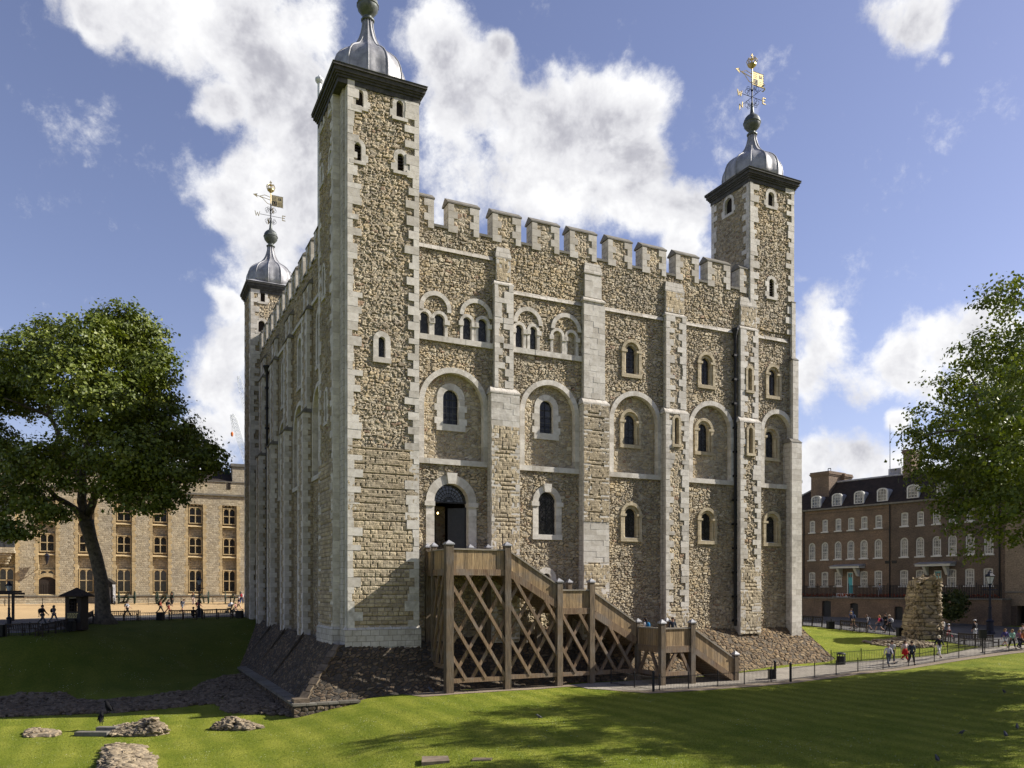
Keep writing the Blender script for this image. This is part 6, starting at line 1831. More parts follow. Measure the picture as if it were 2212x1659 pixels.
# paler brick house beyond the terrace
PB = BR.world(R1 + .05, 0)
pb = thing('pale_brick_house', (PB[0], PB[1], BRZ), BR.rz, 'pale stock brick house at the right edge of the picture', 'building')
m = MB().mat('pale_brick'); zp = rz_(2100, 490) ; L0 = 14
m.box(0, L0, -.5, 9, 2.6, zp); m.mat('coping_stone'); m.box(-.02, L0, -.62, .4, zp, zp + .25); m.box(-.02, L0, -.6, -.5, rz_(2100, 1402), rz_(2100, 1402) + .14)
m.mat('sooty_brick'); m.box(0, 1.1, -.48, 9, -1, 2.6); m.box(3.4, L0, -.48, 9, -1, 2.6); m.build('wall', pb)
m = MB().mat('dark_interior'); m.box(1.1, 3.4, .8, 1.0, -1, 2.6); m.build('archway', pb)
m = MB().mat('door_paint'); m.box(1.5, 3.0, .3, .4, -.8, 2.2); m.build('door', pb)
for k in range(3):
    m = MB().mat('white_paint'); a0 = 2.2 + k * 3.6; z0 = rz_(2150, 1000)
    for zz in (z0, z0 + 3.6):
        m.box(a0, a0 + 1.1, -.56, -.5, zz, zz + 1.9)
    f = m.build('window', pb); m = MB().mat('curtain_glass')
    for zz in (z0, z0 + 3.6):
        for i in range(3):
            for j in range(4): m.box(a0 + .1 + i * .31, a0 + .38 + i * .31, -.57, -.54, zz + .1 + j * .43, zz + .49 + j * .43)
    m.build('pane', f)
# gabled house glimpsed between the keep and the terrace
g0 = ((1735 - 1106) / F * 118, 118)
gh = thing('gabled_house', (g0[0], g0[1], CAMZ - 3), 0, 'brick house with a white edged gable glimpsed beside the keep corner', 'building')
m = MB().mat('brown_brick'); m.poly([(-6, 0, 0), (5, 0, 0), (5, 0, 12), (-.5, 0, 17), (-6, 0, 12), (-6, 8, 0), (5, 8, 0), (5, 8, 12), (-.5, 8, 17), (-6, 8, 12)], [(0, 1, 2, 3, 4), (1, 6, 7, 2), (5, 0, 4, 9)]); m.build('wall', gh)
m = MB().mat('white_paint'); m.beam((-.5, -.1, 17.1), (5.2, -.1, 11.9), .3, .35, (0, 1, 0)); m.beam((-.5, -.1, 17.1), (-6.2, -.1, 11.9), .3, .35, (0, 1, 0)); m.box(-1.1, -.3, .2, 1, 17, 19.0); m.box(-1.3, -.1, 0, 1.2, 18.7, 19.1); m.build('gable_trim', gh)
m = MB().mat('slate'); m.hull8([(-.5, -.3, 17), (5.4, -.3, 11.7), (5.4, 8, 11.7), (-.5, 8, 17), (-.5, -.3, 17.2), (5.4, -.3, 11.95), (5.4, 8, 11.95), (-.5, 8, 17.2)]); m.hull8([(-6.4, -.3, 11.7), (-.5, -.3, 17), (-.5, 8, 17), (-6.4, 8, 11.7), (-6.4, -.3, 11.95), (-.5, -.3, 17.2), (-.5, 8, 17.2), (-6.4, 8, 11.95)]); m.build('roof', gh)

# ------------------------------------------------------------------ luffing cranes far behind
def crane(tip, foot_uv, Y, label, wd=1.3, hook=None):
    tx, tz = (tip[0] - 1106) / F * Y, CAMZ + (1275 - tip[1]) / F * Y
    fx, fz = (foot_uv[0] - 1106) / F * Y, CAMZ + (1275 - foot_uv[1]) / F * Y
    base = Vector((fx, Y, T(fx, Y) + CAMZ))
    t = thing('tower_crane', base, 0, label, 'crane', 'white cranes far beyond the keep')
    A_ = Vector((tx, Y, tz)) - base; B_ = Vector((fx, Y, fz)) - base
    m = MB().mat('white_steel'); d = (B_ - A_).normalized(); s1 = Vector((0, 1, 0)); s2 = d.cross(s1).normalized()
    n = 18
    c = [(s1 * wd / 2, s2 * wd / 2), (s1 * wd / 2, -s2 * wd / 2), (-s1 * wd / 2, s2 * wd / 2), (-s1 * wd / 2, -s2 * wd / 2)]
    for (p, q) in c: m.tube([A_ + (p + q) * .4, A_.lerp(B_, .1) + p + q, B_ + p + q], .09, 4)
    for i in range(n):
        P0 = A_.lerp(B_, (i + .3) / n); P1 = A_.lerp(B_, (i + 1) / n)
        for k in (s1, -s1): m.tube([P0 + k * wd / 2 + s2 * wd / 2, P1 + k * wd / 2 - s2 * wd / 2], .06, 3); m.tube([P0 + k * wd / 2 - s2 * wd / 2, P1 + k * wd / 2 + s2 * wd / 2], .06, 3)
    m.build('jib', t)
    m = MB().mat('white_steel'); m.box(B_.x - .9, B_.x + .9, -.9, .9, 0, B_.z); m.box(B_.x - 1.5, B_.x + 5, -1.3, 1.3, B_.z - 1, B_.z + 2); m.build('mast', t)
    if hook:
        hz = CAMZ + (1275 - hook) / F * Y - base.z
        m = MB().mat('black_iron'); m.tube([A_, (A_.x, A_.y, hz + .8)], .05, 3); m.build('hoist_rope', t)
        m = MB().mat('orange_paint'); m.lathe([(.1, -.9), (.45, -.4), (.55, .3), (.3, .8), (.1, 1.0)], (A_.x, A_.y, hz), 8); m.build('hook_block', t)
    return t
zq = lambda x, y: ((x / 2.37) / 1.5673, (900 + y / 2.37) / 1.5673)
crane(zq(1862, 1188), (545, 1035), 300, 'nearer white lattice crane jib with an orange hook, left of the keep', 1.8, hook=zq(1864, 1352)[1])
crane(zq(1915, 880), (560, 1000), 380, 'taller white crane jib just showing past the left edge of the keep', 2.1)
# ------------------------------------------------------------------ roads, paths, gravel
h_ = hit
parade_near = [h_(535, 1322.5), h_(400, 1325), h_(250, 1331), h_(-10, 1341)]
drape('parade_ground', [(-85, 78)] + [BK.world(-28, -.4), BK.world(32, -.4), (-14, 108)] + parade_near, 'gravel', .03, 1.5)
drape('road', [(-85, 77.9)] + [(x, y - .1) for x, y in reversed(parade_near)] + [(-18, 96), (-17, 84), h_(535, 1331.5), h_(420, 1335), h_(212, 1342), h_(150, 1360), h_(60, 1368), h_(-10, 1371), (-85, 63)], 'asphalt', .03, 1.0)
zp = lambda x, y: h_(*ZP(x, y))
front_edge = [K.world(13.5, -5.2), h_(1411, 1493), h_(1560, 1483), h_(1709, 1470), h_(1860, 1451), h_(2040, 1427), h_(2212, 1404), (45, 62.5), (70, 64)]
back_edge = [(70, 70), h_(2212, 1395), zp(1950, 487), zp(1850, 492), zp(1550, 548), zp(1280, 578), zp(980, 600), zp(600, 628), K.world(37.5, -3.1), K.world(25, -3.1), K.world(18, -3.1), K.world(13.5, -3.0)]
drape('path', front_edge + back_edge, 'paving', .03, .6)
street = [h_(1715, 1331), zp(290, 300), zp(620, 338), zp(1190, 396), zp(1500, 436), zp(1650, 466), zp(1900, 491), (43, 66), (70, 70.1), (75, 80)] + [BR.world(R1t + 1.5, TW), BR.world(R0, TW), (28, 103)]
drape('road', street, 'asphalt', .035, .9)
drape('gravel_edge', [K.world(2.8, -2.1), K.world(3.4, -3.75), K.world(8, -3.75), K.world(13.2, -3.7), h_(1404, 1499), h_(1560, 1489), h_(1709, 1477), h_(1860, 1457), h_(2040, 1433), h_(2212, 1410), (45, 61.2)] + [(x, y + .02) for x, y in front_edge[::-1][1:]] + [K.world(13.4, -2.2)], 'grit', .022, .5)

# ------------------------------------------------------------------ rocks and ruins
ICO = None
def ico():
    global ICO
    if ICO is None:
        t = (1 + 5 ** .5) / 2
        v = [(-1, t, 0), (1, t, 0), (-1, -t, 0), (1, -t, 0), (0, -1, t), (0, 1, t), (0, -1, -t), (0, 1, -t), (t, 0, -1), (t, 0, 1), (-t, 0, -1), (-t, 0, 1)]
        f = [(0, 11, 5), (0, 5, 1), (0, 1, 7), (0, 7, 10), (0, 10, 11), (1, 5, 9), (5, 11, 4), (11, 10, 2), (10, 7, 6), (7, 1, 8), (3, 9, 4), (3, 4, 2), (3, 2, 6), (3, 6, 8), (3, 8, 9), (4, 9, 5), (2, 4, 11), (6, 2, 10), (8, 6, 7), (9, 8, 1)]
        ICO = (np.array(v) / math.hypot(1, t), f)
    return ICO
def rock(m, c, sz_, tone=.5):
    v, f = ico()
    j = v * (1 + rng.uniform(-.38, .34, (12, 1)))
    j = np.sign(j) * np.abs(j) ** .85
    a = rng.uniform(0, 6.28); ca, sa_ = math.cos(a), math.sin(a)
    j = j * np.array(sz_)
    tl = rng.uniform(-.25, .25)
    P = np.stack([j[:, 0] * ca - j[:, 1] * sa_, j[:, 0] * sa_ + j[:, 1] * ca, j[:, 2] + j[:, 0] * tl], 1) + np.array(c)
    m.poly(P.tolist(), f, tone)
def in_poly(poly, x, y): return bool(inside(poly, np.array([x]), np.array([y]))[0])
def ruin(name, poly_uv, n, size, h, label, mat='ruin_block', cat='ruin', flat=.42, group=None, edgeup=True):
    W_ = [h_(u, v) for u, v in poly_uv]
    cx, cy = sum(p[0] for p in W_) / len(W_), sum(p[1] for p in W_) / len(W_)
    base = Vector((cx, cy, Tz(cx, cy)))
    t = thing(name, base, 0, label, cat, group)
    xs = [p[0] for p in W_]; ys = [p[1] for p in W_]
    m = MB().mat(mat); k = 0; tries = 0
    P = np.array(W_)
    def edged(x, y):
        d = 9
        for i in range(len(W_)):
            a = Vector(W_[i]); b = Vector(W_[(i + 1) % len(W_)]); p = Vector((x, y)); ab = b - a
            tt = max(0, min(1, (p - a).dot(ab) / max(ab.length_squared, 1e-6))); d = min(d, (a + ab * tt - p).length)
        return d
    while k < n and tries < n * 30:
        tries += 1
        x, y = random.uniform(min(xs), max(xs)), random.uniform(min(ys), max(ys))
        if not in_poly(W_, x, y): continue
        d = edged(x, y)
        hh = h * min(1, .35 + d / .8) * (0.75 + .35 * math.sin(x * 1.7 + y * 1.1))
        s = size * random.uniform(.55, 1.3)
        z = Tz(x, y) + max(0, hh - s * .2) * random.uniform(.55, 1.0) if random.random() < .72 else Tz(x, y) + hh * random.random() * .6
        rock(m, (x - cx, y - cy, z - base.z), (s, s * random.uniform(.6, .95), s * flat * random.uniform(.7, 1.2)), rt(0, 1))
        k += 1
    m.build('stonework', t)
    # mortar core under the stones
    m = MB().mat(mat); N_ = len(W_); ring = []; top = []
    for (x, y) in W_:
        ring.append((x - cx, y - cy, Tz(x, y) - base.z - .1)); xx, yy = cx + (x - cx) * .88, cy + (y - cy) * .88; top.append((xx - cx, yy - cy, Tz(xx, yy) - base.z + h * .28))
    if h > .25:
        for i in range(N_): j = (i + 1) % N_; m.face([ring[i], ring[j], top[j], top[i]])
        m.face(top)
        m.build('core', t)
    return t
zg = lambda x, y: ZG(x, y)
ZG = zc(0, 2050, 1.843)
random.seed(61)
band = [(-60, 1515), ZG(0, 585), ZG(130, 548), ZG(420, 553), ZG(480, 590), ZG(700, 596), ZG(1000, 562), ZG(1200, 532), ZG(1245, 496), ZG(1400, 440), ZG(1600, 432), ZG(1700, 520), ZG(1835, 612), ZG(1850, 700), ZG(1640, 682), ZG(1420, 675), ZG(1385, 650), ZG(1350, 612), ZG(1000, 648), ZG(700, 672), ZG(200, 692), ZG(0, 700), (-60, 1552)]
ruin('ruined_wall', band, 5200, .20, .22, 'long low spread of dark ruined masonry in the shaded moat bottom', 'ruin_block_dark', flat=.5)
ruin('ruined_wall', [ZG(150, 825), ZG(165, 792), ZG(240, 778), ZG(350, 786), ZG(382, 805), ZG(350, 822)], 150, .16, .5, 'small low mound of pale stones at the far left of the sunny lawn')
ruin('ruined_wall', [ZG(688, 822), ZG(690, 775), ZG(760, 765), ZG(900, 780), ZG(1020, 785), ZG(1045, 805), ZG(980, 820)], 800, .17, .8, 'rubble wall fragment with two ravens at its left end')
ruin('ruined_wall', [ZG(1315, 780), ZG(1395, 758), ZG(1440, 742), ZG(1590, 745), ZG(1640, 765), ZG(1560, 780)], 520, .17, .6, 'rounded pile of pale stones on the lawn just below the keep corner')
ruin('ruined_wall', [ZG(590, 1120), ZG(630, 1000), ZG(660, 905), ZG(690, 882), ZG(890, 880), ZG(905, 925), ZG(955, 955), ZG(975, 1010), ZG(990, 1120)], 1000, .2, .5, 'broad ruined wall footing running towards the camera at the bottom left')
# stone slabs beside the ravens
p0 = h_(*ZG(590, 812)); m = MB().mat('coping_stone'); m.box(-.85, .75, -.3, .15, -.1, .2); m.box(-.1, .9, .3, .7, -.1, .34)
m.build('stone_slab', None, loc=(p0[0], p0[1], Tz(*p0)), label='pale dressed kerb slabs beside the raven wall on the lawn', cat='slab')
p1 = h_(938, 1646); m = MB().mat('ruin_stone'); m.hull8([(-.55, -.45, -.1), (.45, -.55, -.1), (.6, .4, -.1), (-.35, .5, -.1), (-.55, -.45, .1), (.45, -.55, .12), (.6, .4, .1), (-.35, .5, .12)])
m.build('stone_slab', None, loc=(p1[0], p1[1], Tz(*p1)), rz=.3, label='single flat brown stone set in the lawn at the bottom of the picture', cat='slab')
p1 = h_(1040, 1641); m = MB().mat('ruin_block_dark'); m.hull8([(-.4, -.25, -.1), (.4, -.3, -.1), (.45, .2, -.1), (-.35, .25, -.1), (-.35, -.2, .03), (.35, -.25, .05), (.4, .2, .03), (-.3, .2, .04)])
m.build('stone_slab', None, loc=(p1[0], p1[1], Tz(*p1)), label='small dark stone sunk in the tree shade beside the brown slab', cat='slab')
# low retaining wall at the foot of the keep's apron
rw0 = thing('retaining_wall', (*K.world(-3.3, -2.6), CAMZ - 7.0), K.rz, 'low mossy stone retaining wall at the foot of the keep apron', 'wall')
m = MB().mat('dark_rubble')
m.grid(lambda a, b: (-.35 + 0 * a, -a, b), -23, 0.35, -.3, .72, .1); m.grid(lambda a, b: (a, -.35 + 0 * a, b), -.35, 3.2, -.3, .72, .1)
m.box(-.3, .1, -.3, 23, -.3, .7); m.box(-.3, 3.2, -.3, .2, -.3, .7); m.build('stonework', rw0)
m = MB().mat('coping_stone'); random.seed(3)
for k in range(34): m.box(-.42, .3, -.4 + k * .69, -.4 + k * .69 + .67, .72, .84 + random.uniform(0, .03), rt(.0, .6))
for k in range(5): m.box(.32 + k * .6, .32 + k * .6 + .58, -.4, .2, .72, .82 + random.uniform(0, .03), rt(.0, .6))
m.build('coping', rw0)
# tall ruined pier near the street
rx, ry = h_((3000 + 590 / 4.737) / 1.5673, (1950 + 1010 / 4.737) / 1.5673)
Yp = ry
def pierx(x): return ((3000 + x / 4.737) / 1.5673 - 1106) / F * Yp
pier = thing('ruined_pier', (rx, ry, Tz(rx, ry)), 0, 'tall jagged stump of ruined stone wall standing on the lawn before the brick terrace', 'ruin')
H_ = (1275 - (1950 + 30 / 4.737) / 1.5673) / F * Yp + CAMZ - Tz(rx, ry)
m = MB().mat('pier_stone')
L0, L1, T0, T1 = pierx(315) - rx, pierx(880) - rx, pierx(440) - rx, pierx(868) - rx
nz, na = 70, 120
vs = []; rg = np.random.default_rng(3)
nzz = [[0] * na for _ in range(nz)]
for i in range(nz):
    t = i / (nz - 1)
    l = L0 + (T0 - L0) * (t ** .8); r_ = L1 + (T1 - L1) * t; cxm, hwm = (l + r_) / 2, (r_ - l) / 2 * .76; dp = 1.35 - .35 * t
    for k in range(na):
        a = 2 * math.pi * k / na
        ca, sa_ = math.cos(a), math.sin(a)
        x = cxm + hwm * math.copysign(abs(ca) ** .42, ca); y = dp * math.copysign(abs(sa_) ** .42, sa_) + .5
        bulge = .12 * math.sin(5 * a + t * 9) * math.sin(t * 17 + a * 2) + .07 * math.sin(13 * a) * math.cos(t * 31)
        z = t * H_ * (1 + (.06 * math.sin(7 * a) + .05 * math.sin(17 * a + 1) - .13 * max(0, math.cos(a + 0) * -1)) * max(0, t - .8) / .2)
        vs.append((x * (1 + bulge * .6), y * (1 + bulge), z - .2))
fs = []; uvs = {}
for i in range(nz - 1):
    for k in range(na):
        uvs[len(fs)] = [(k * .085, vs[i * na + k][2]), ((k + 1) * .085, vs[i * na + (k + 1) % na][2]), ((k + 1) * .085, vs[(i + 1) * na + (k + 1) % na][2]), (k * .085, vs[(i + 1) * na + k][2])]
        fs.append((i * na + k, i * na + (k + 1) % na, (i + 1) * na + (k + 1) % na, (i + 1) * na + k))
fs.append(tuple((nz - 1) * na + k for k in range(na)))
m.uv = uvs; m.poly(vs, fs); m.build('stonework', pier, smooth=True)
m = MB().mat('ruin_block'); random.seed(2)
for k in range(110): rock(m, (random.uniform(T0 + .4, T1 - .4), random.uniform(-.2, 1.1), H_ * random.uniform(.94, .99)), (.17, .15, .11), rt(0, 1))
for k in range(40):
    z = H_ * random.random(); l = L0 + (T0 - L0) * (z / H_) ** .8; rock(m, (l + random.uniform(.2, .45), random.uniform(-.6, .9), z), (.22, .2, .16), rt(0, 1))
for k in range(46):
    z = H_ * (k + .5) / 47; rock(m, (L1 + (T1 - L1) * z / H_ - .5 + random.uniform(-.1, .1), -.75, z), (.30, .14, .12), rt(.4, 1))
m.build('loose_stones', pier)
random.seed(14)
ruin('ruined_wall', [ZP(810, 445), ZP(1010, 425), ZP(1190, 408), ZP(1260, 440), ZP(1440, 455), ZP(1440, 490), ZP(1280, 500), ZP(1080, 490), ZP(900, 470)], 380, .17, .3, 'broken stone footing spread round the base of the tall ruined pier')

# ------------------------------------------------------------------ trees
def leafmesh(name, parent, lobes, n, size, seed, mat='plane_leaf', clump=.9, per=38, base=(0, 0, 0), droop=.0):
    r_ = np.random.default_rng(seed)
    lo = np.array([(x, y, z, a, b, c) for (x, y, z, a, b, c) in lobes])
    wts = (lo[:, 3] * lo[:, 4] * lo[:, 5]) ** (2 / 3); wts /= wts.sum()
    nc = n // per
    li = r_.choice(len(lo), nc, p=wts)
    d = r_.normal(size=(nc, 3)); d /= np.linalg.norm(d, axis=1)[:, None]
    rad = (0.45 + .6 * r_.random(nc)) ** .8
    cen = lo[li, :3] + d * rad[:, None] * lo[li, 3:6]
    csz = clump * r_.uniform(.5, 1.2, nc)
    ct = r_.normal(0, .13, nc)
    ci = np.repeat(np.arange(nc), per); N_ = len(ci)
    off = r_.normal(size=(N_, 3)) * np.array([.5, .5, .28]) * csz[ci][:, None]
    P = cen[ci] + off; P[:, 2] -= droop * (off[:, 0] ** 2 + off[:, 1] ** 2)
    nrm = r_.normal(size=(N_, 3)) * .5 + np.array([0, 0, .35]) + d[ci] * .85; nrm /= np.linalg.norm(nrm, axis=1)[:, None]
    t1 = np.cross(nrm, r_.normal(size=(N_, 3))); t1 /= np.linalg.norm(t1, axis=1)[:, None]; t2 = np.cross(nrm, t1)
    s = size * r_.uniform(.6, 1.35, N_)[:, None]
    # five-pointed outline folded along the midrib: two quads
    v = np.stack([P - t1 * s * .55, P + t2 * s * .42 - t1 * s * .05 + nrm * s * .12, P + t1 * s * .6, P - t2 * s * .42 - t1 * s * .05 + nrm * s * .12], 1).reshape(-1, 3)
    me = bpy.data.meshes.new(name)
    v -= np.array(base)
    me.vertices.add(len(v)); me.vertices.foreach_set('co', v.ravel().astype(np.float32))
    me.loops.add(6 * N_); i0 = np.arange(N_) * 4
    idx = np.stack([i0, i0 + 1, i0 + 2, i0, i0 + 2, i0 + 3], 1)
    me.loops.foreach_set('vertex_index', idx.ravel().astype(np.int32))
    me.polygons.add(2 * N_); me.polygons.foreach_set('loop_start', (np.arange(2 * N_) * 3).astype(np.int32))
    try: me.polygons.foreach_set('loop_total', np.full(2 * N_, 3, np.int32))
    except Exception: pass
    me.update(calc_edges=True)
    at = me.attributes.new('tone', 'FLOAT', 'FACE')
    tn = np.clip(.48 + ct[ci] + r_.normal(0, .12, N_), 0, 1)
    at.data.foreach_set('value', np.repeat(tn, 2).astype(np.float32))
    me.materials.append(MATS[mat])
    o = bpy.data.objects.new(name, me); put(o, parent); CH.setdefault(parent.name, []).append(o)
    return o, cen
def limb(m, pts, r0, r1, n=8, wob=.12):
    P = [Vector(p) for p in pts]
    out = []; 
    for i in range(len(P) - 1):
        k = max(2, int((P[i + 1] - P[i]).length / 1.2))
        for j in range(k): out.append(P[i].lerp(P[i + 1], j / k) + (Vector((random.uniform(-wob, wob), random.uniform(-wob, wob), 0)) if (i or j) else Vector()))
    out.append(P[-1]); L = len(out) - 1
    m.tube(out, [r0 + (r1 - r0) * (i / L) ** .8 for i in range(L + 1)], n)
random.seed(31)
# left plane tree
tx, ty = h_(226, 1347); tz = Tz(tx, ty)
def tp(u, v, Y=None, dy=0): Y = (Y or ty) + dy; return ((u - 1106) / F * Y - tx, Y - ty, CAMZ + (1275 - v) / F * Y - tz)
tree1 = thing('plane_tree', (tx, ty, tz), 0, 'big leafy plane tree with a leaning forked trunk beside the dark kiosk', 'tree')
m = MB().mat('bark')
m.tube([(0, 0, -.2), (0, 0, .25), tp(222, 1325), tp(221, 1290), tp(218, 1250), tp(208, 1205), tp(196, 1165), tp(186, 1125)], [1.25, .9, .68, .60, .56, .54, .54, .62], 14)
random.seed(5)
limb(m, [tp(186, 1128), tp(160, 1100, dy=-1), tp(125, 1075, dy=-3), tp(80, 1040, dy=-4), tp(40, 990, dy=-5)], .4, .1)
limb(m, [tp(186, 1128), tp(180, 1085), tp(176, 1030), tp(190, 950, dy=1), tp(200, 860), tp(215, 760)], .5, .1)
limb(m, [tp(190, 1110), tp(203, 1070, dy=-2), tp(240, 1010, dy=-3), tp(300, 960, dy=-4), tp(350, 930, dy=-4)], .42, .1)
limb(m, [tp(176, 1040), tp(140, 980, dy=2), tp(110, 900, dy=3), tp(90, 810, dy=2)], .4, .08); limb(m, [tp(190, 950, dy=1), tp(260, 900, dy=4), tp(310, 830, dy=5), tp(330, 770, dy=4)], .3, .07)
limb(m, [tp(240, 1010, dy=-3), tp(330, 1030, dy=-5), tp(400, 1020, dy=-4), tp(450, 1000, dy=-2)], .25, .06); limb(m, [tp(110, 900, dy=3), tp(60, 880, dy=0), tp(10, 860, dy=-2)], .22, .06)
limb(m, [tp(200, 860), tp(150, 780, dy=-3), tp(130, 720, dy=-4)], .2, .05); limb(m, [tp(125, 1075, dy=-3), tp(60, 1090, dy=-5), tp(0, 1100, dy=-5)], .2, .05)
m.build('trunk', tree1, smooth=True)
def lobe(u, v, r, dy=0, sq=.8): x, y, z = tp(u, v, dy=dy); k = (ty + dy) / F; return (x, y, z, r * k, r * k * .95, r * k * sq)
L1 = [lobe(250, 700, 62, 0), lobe(190, 740, 70, -4), lobe(300, 740, 70, 3), lobe(120, 745, 70, 2), lobe(60, 770, 70, -3), lobe(10, 810, 70, 2), lobe(330, 800, 65, -3), lobe(250, 800, 95, 4), lobe(150, 820, 90, -5),
      lobe(310, 870, 85, 2), lobe(220, 880, 100, -6), lobe(340, 930, 85, -2), lobe(400, 960, 62, 3, .7), lobe(60, 860, 60, 3), lobe(-40, 850, 80, 0), lobe(270, 980, 95, -6, .75), lobe(180, 980, 85, 5, .7), lobe(90, 1000, 75, -5, .7),
      lobe(20, 1000, 70, 1, .7), lobe(430, 1000, 48, -2, .7), lobe(350, 1030, 70, -5, .6), lobe(-50, 960, 80, 2), lobe(40, 1075, 62, -5, .7), lobe(110, 1110, 38, -6, .6), lobe(-40, 1060, 70, -1, .8), lobe(250, 1060, 50, -5, .5), lobe(330, 1085, 38, -6, .7), lobe(280, 1085, 28, -6, .7),
      lobe(375, 1075, 25, -6, .9), lobe(10, 1145, 32, -6, .8), lobe(60, 1150, 20, -6, 1), lobe(455, 985, 26, -2), lobe(300, 1030, 60, 0, .5), lobe(160, 1050, 40, -5, .5)]
leafmesh('foliage', tree1, L1, 105000, .27, 4, clump=1.0, per=40)
# right plane tree: only its west side reaches into the picture, its shade falls over the lawn
t2x, t2y = 31.5, 41.0; t2z = Tz(t2x, t2y)
tree2 = thing('plane_tree', (t2x, t2y, t2z), 0, 'plane tree crown reaching in from the right edge above the brick terrace', 'tree')
def q2(u, v, Y): return ((u - 1106) / F * Y - t2x, Y - t2y, CAMZ + (1275 - v) / F * Y - t2z)
m = MB().mat('bark')
m.tube([(0, 0, -.2), (0, 0, .4), (-.1, .1, 2), (-.2, 0, 5), (-.5, .2, 7)], [1.2, .85, .7, .62, .6], 12)
random.seed(8)
limb(m, [(-.5, .2, 6.8), (-4, .5, 10), q2(2150, 950, 41), q2(2060, 930, 42), q2(2000, 940, 42)], .36, .04); limb(m, [(-.5, .2, 6.8), (-1, -.5, 12), (-2.5, -1, 17), q2(2190, 640, 39)], .4, .05)
limb(m, [(-4, .5, 10), q2(2150, 1050, 42), q2(2100, 1060, 42), q2(2060, 1110, 42)], .2, .03); limb(m, [(-.5, .2, 6.8), (2, 2, 12), (4, 4, 17)], .36, .06); limb(m, [(-1, -.5, 12), (1, -3, 17), (2, -4, 22)], .25, .05); limb(m, [(-.2, 0, 5), (3, -2, 9), (7, -3, 13)], .3, .05)
limb(m, [q2(2150, 950, 41), q2(2110, 870, 40), q2(2090, 800, 40)], .15, .03); limb(m, [(-.3, 0, 6), (-1, 4, 11), (-2, 7, 15)], .3, .05); limb(m, [(-4, .5, 10), q2(2140, 1130, 41), q2(2100, 1160, 41)], .12, .02); limb(m, [(-.3, 0, 6), (-3, -5, 11), q2(2180, 860, 32.5)], .25, .04)
m.build('trunk', tree2, smooth=True)
def lb2(u, v, r, Y, sq=.85): x, y, z = q2(u, v, Y); k = Y / F; return (x, y, z, r * k, r * k, r * k * sq)
L2 = [lb2(2195, 600, 42, 38), lb2(2150, 655, 46, 40), lb2(2215, 680, 66, 37), lb2(2105, 765, 44, 41), lb2(2165, 770, 74, 39), lb2(2090, 850, 54, 43), lb2(2035, 835, 34, 44), lb2(2160, 870, 84, 36), lb2(2010, 900, 38, 45), lb2(2070, 930, 74, 43),
      lb2(1990, 955, 40, 44), lb2(2150, 980, 92, 40), lb2(2028, 1010, 62, 45), lb2(2100, 1060, 64, 42), lb2(2180, 1090, 64, 38), lb2(2080, 1120, 36, 42), lb2(2046, 1085, 34, 43), lb2(2090, 1165, 24, 42, 1.1), lb2(2110, 1195, 14, 42, 1.2), lb2(2195, 1165, 32, 41),
      lb2(2200, 900, 60, 31.5), lb2(2230, 800, 70, 31), lb2(2215, 990, 55, 33), lb2(2250, 800, 110, 37), lb2(2260, 950, 110, 44), lb2(2280, 1060, 90, 38), lb2(2150, 1140, 28, 41, .8), lb2(2230, 860, 90, 48), lb2(2190, 960, 70, 49),
      (1, 0, 15.5, 5, 5, 4), (5, 4, 17, 5, 5, 4), (6, -4, 17, 5.2, 4.8, 4), (0, 5, 14, 5.5, 4, 4), (9, 0, 17, 5, 5.6, 5), (0, -6, 13.5, 4.2, 4.2, 3.8), (4, 0, 14, 6.2, 6.2, 4.4), (-2, 7, 14, 4.6, 3.6, 3.8), (7, 5, 12, 4.5, 4.5, 3.8), (6, -5, 12, 4.8, 4.2, 3.8), (2, -9, 14, 4.4, 3.4, 3.6), (-1, -8, 12, 3.4, 3, 2.8)]
leafmesh('foliage', tree2, L2, 200000, .165, 9, clump=.8, per=42)
# second plane tree further back on the same side, outside the frame, shading the middle of the lawn
t3 = thing('plane_tree', (41.5, 50, Tz(41.5, 50)), 0, 'plane tree just beyond the right picture edge, shading the lawn', 'tree')
m = MB().mat('bark'); m.tube([(0, 0, -.2), (0, 0, .5), (0, .1, 4), (-.5, 0, 8)], [1.1, .8, .6, .5], 10); random.seed(3)
for q in ((-3, 1, 14), (2, 3, 15), (3, -3, 13), (-1, -4, 12)): limb(m, [(-.5, 0, 7.5), (q[0] * .5, q[1] * .5, 11), q], .3, .05)
m.build('trunk', t3, smooth=True)
leafmesh('foliage', t3, [(-1, 0, 16, 4.5, 5, 4.5), (-2, 0, 12, 4, 5, 3.5), (4, 2, 15, 5, 5, 4), (2, -4, 13, 5, 4, 4), (0, -4, 10, 4, 3.5, 3), (0, 4, 12, 4.5, 4, 4), (1, 0, 20, 3.5, 3.5, 3)], 40000, .24, 12, clump=1.0, per=40)
# shrub in a pot by the terrace wall
shx, shy = h_(2054, 1352)
sh = thing('shrub', (shx, shy, Tz(shx, shy)), 0, 'round green shrub growing against the terrace wall beside the ruined pier', 'shrub')
leafmesh('foliage', sh, [(0, 0, 2.2, 1.7, 1.2, 1.5)], 3500, .22, 2, 'shrub_leaf', .5, 30)
m = MB().mat('bark'); m.tube([(0, 0, 0), (0, 0, 2)], .08, 6); m.build('stem', sh)

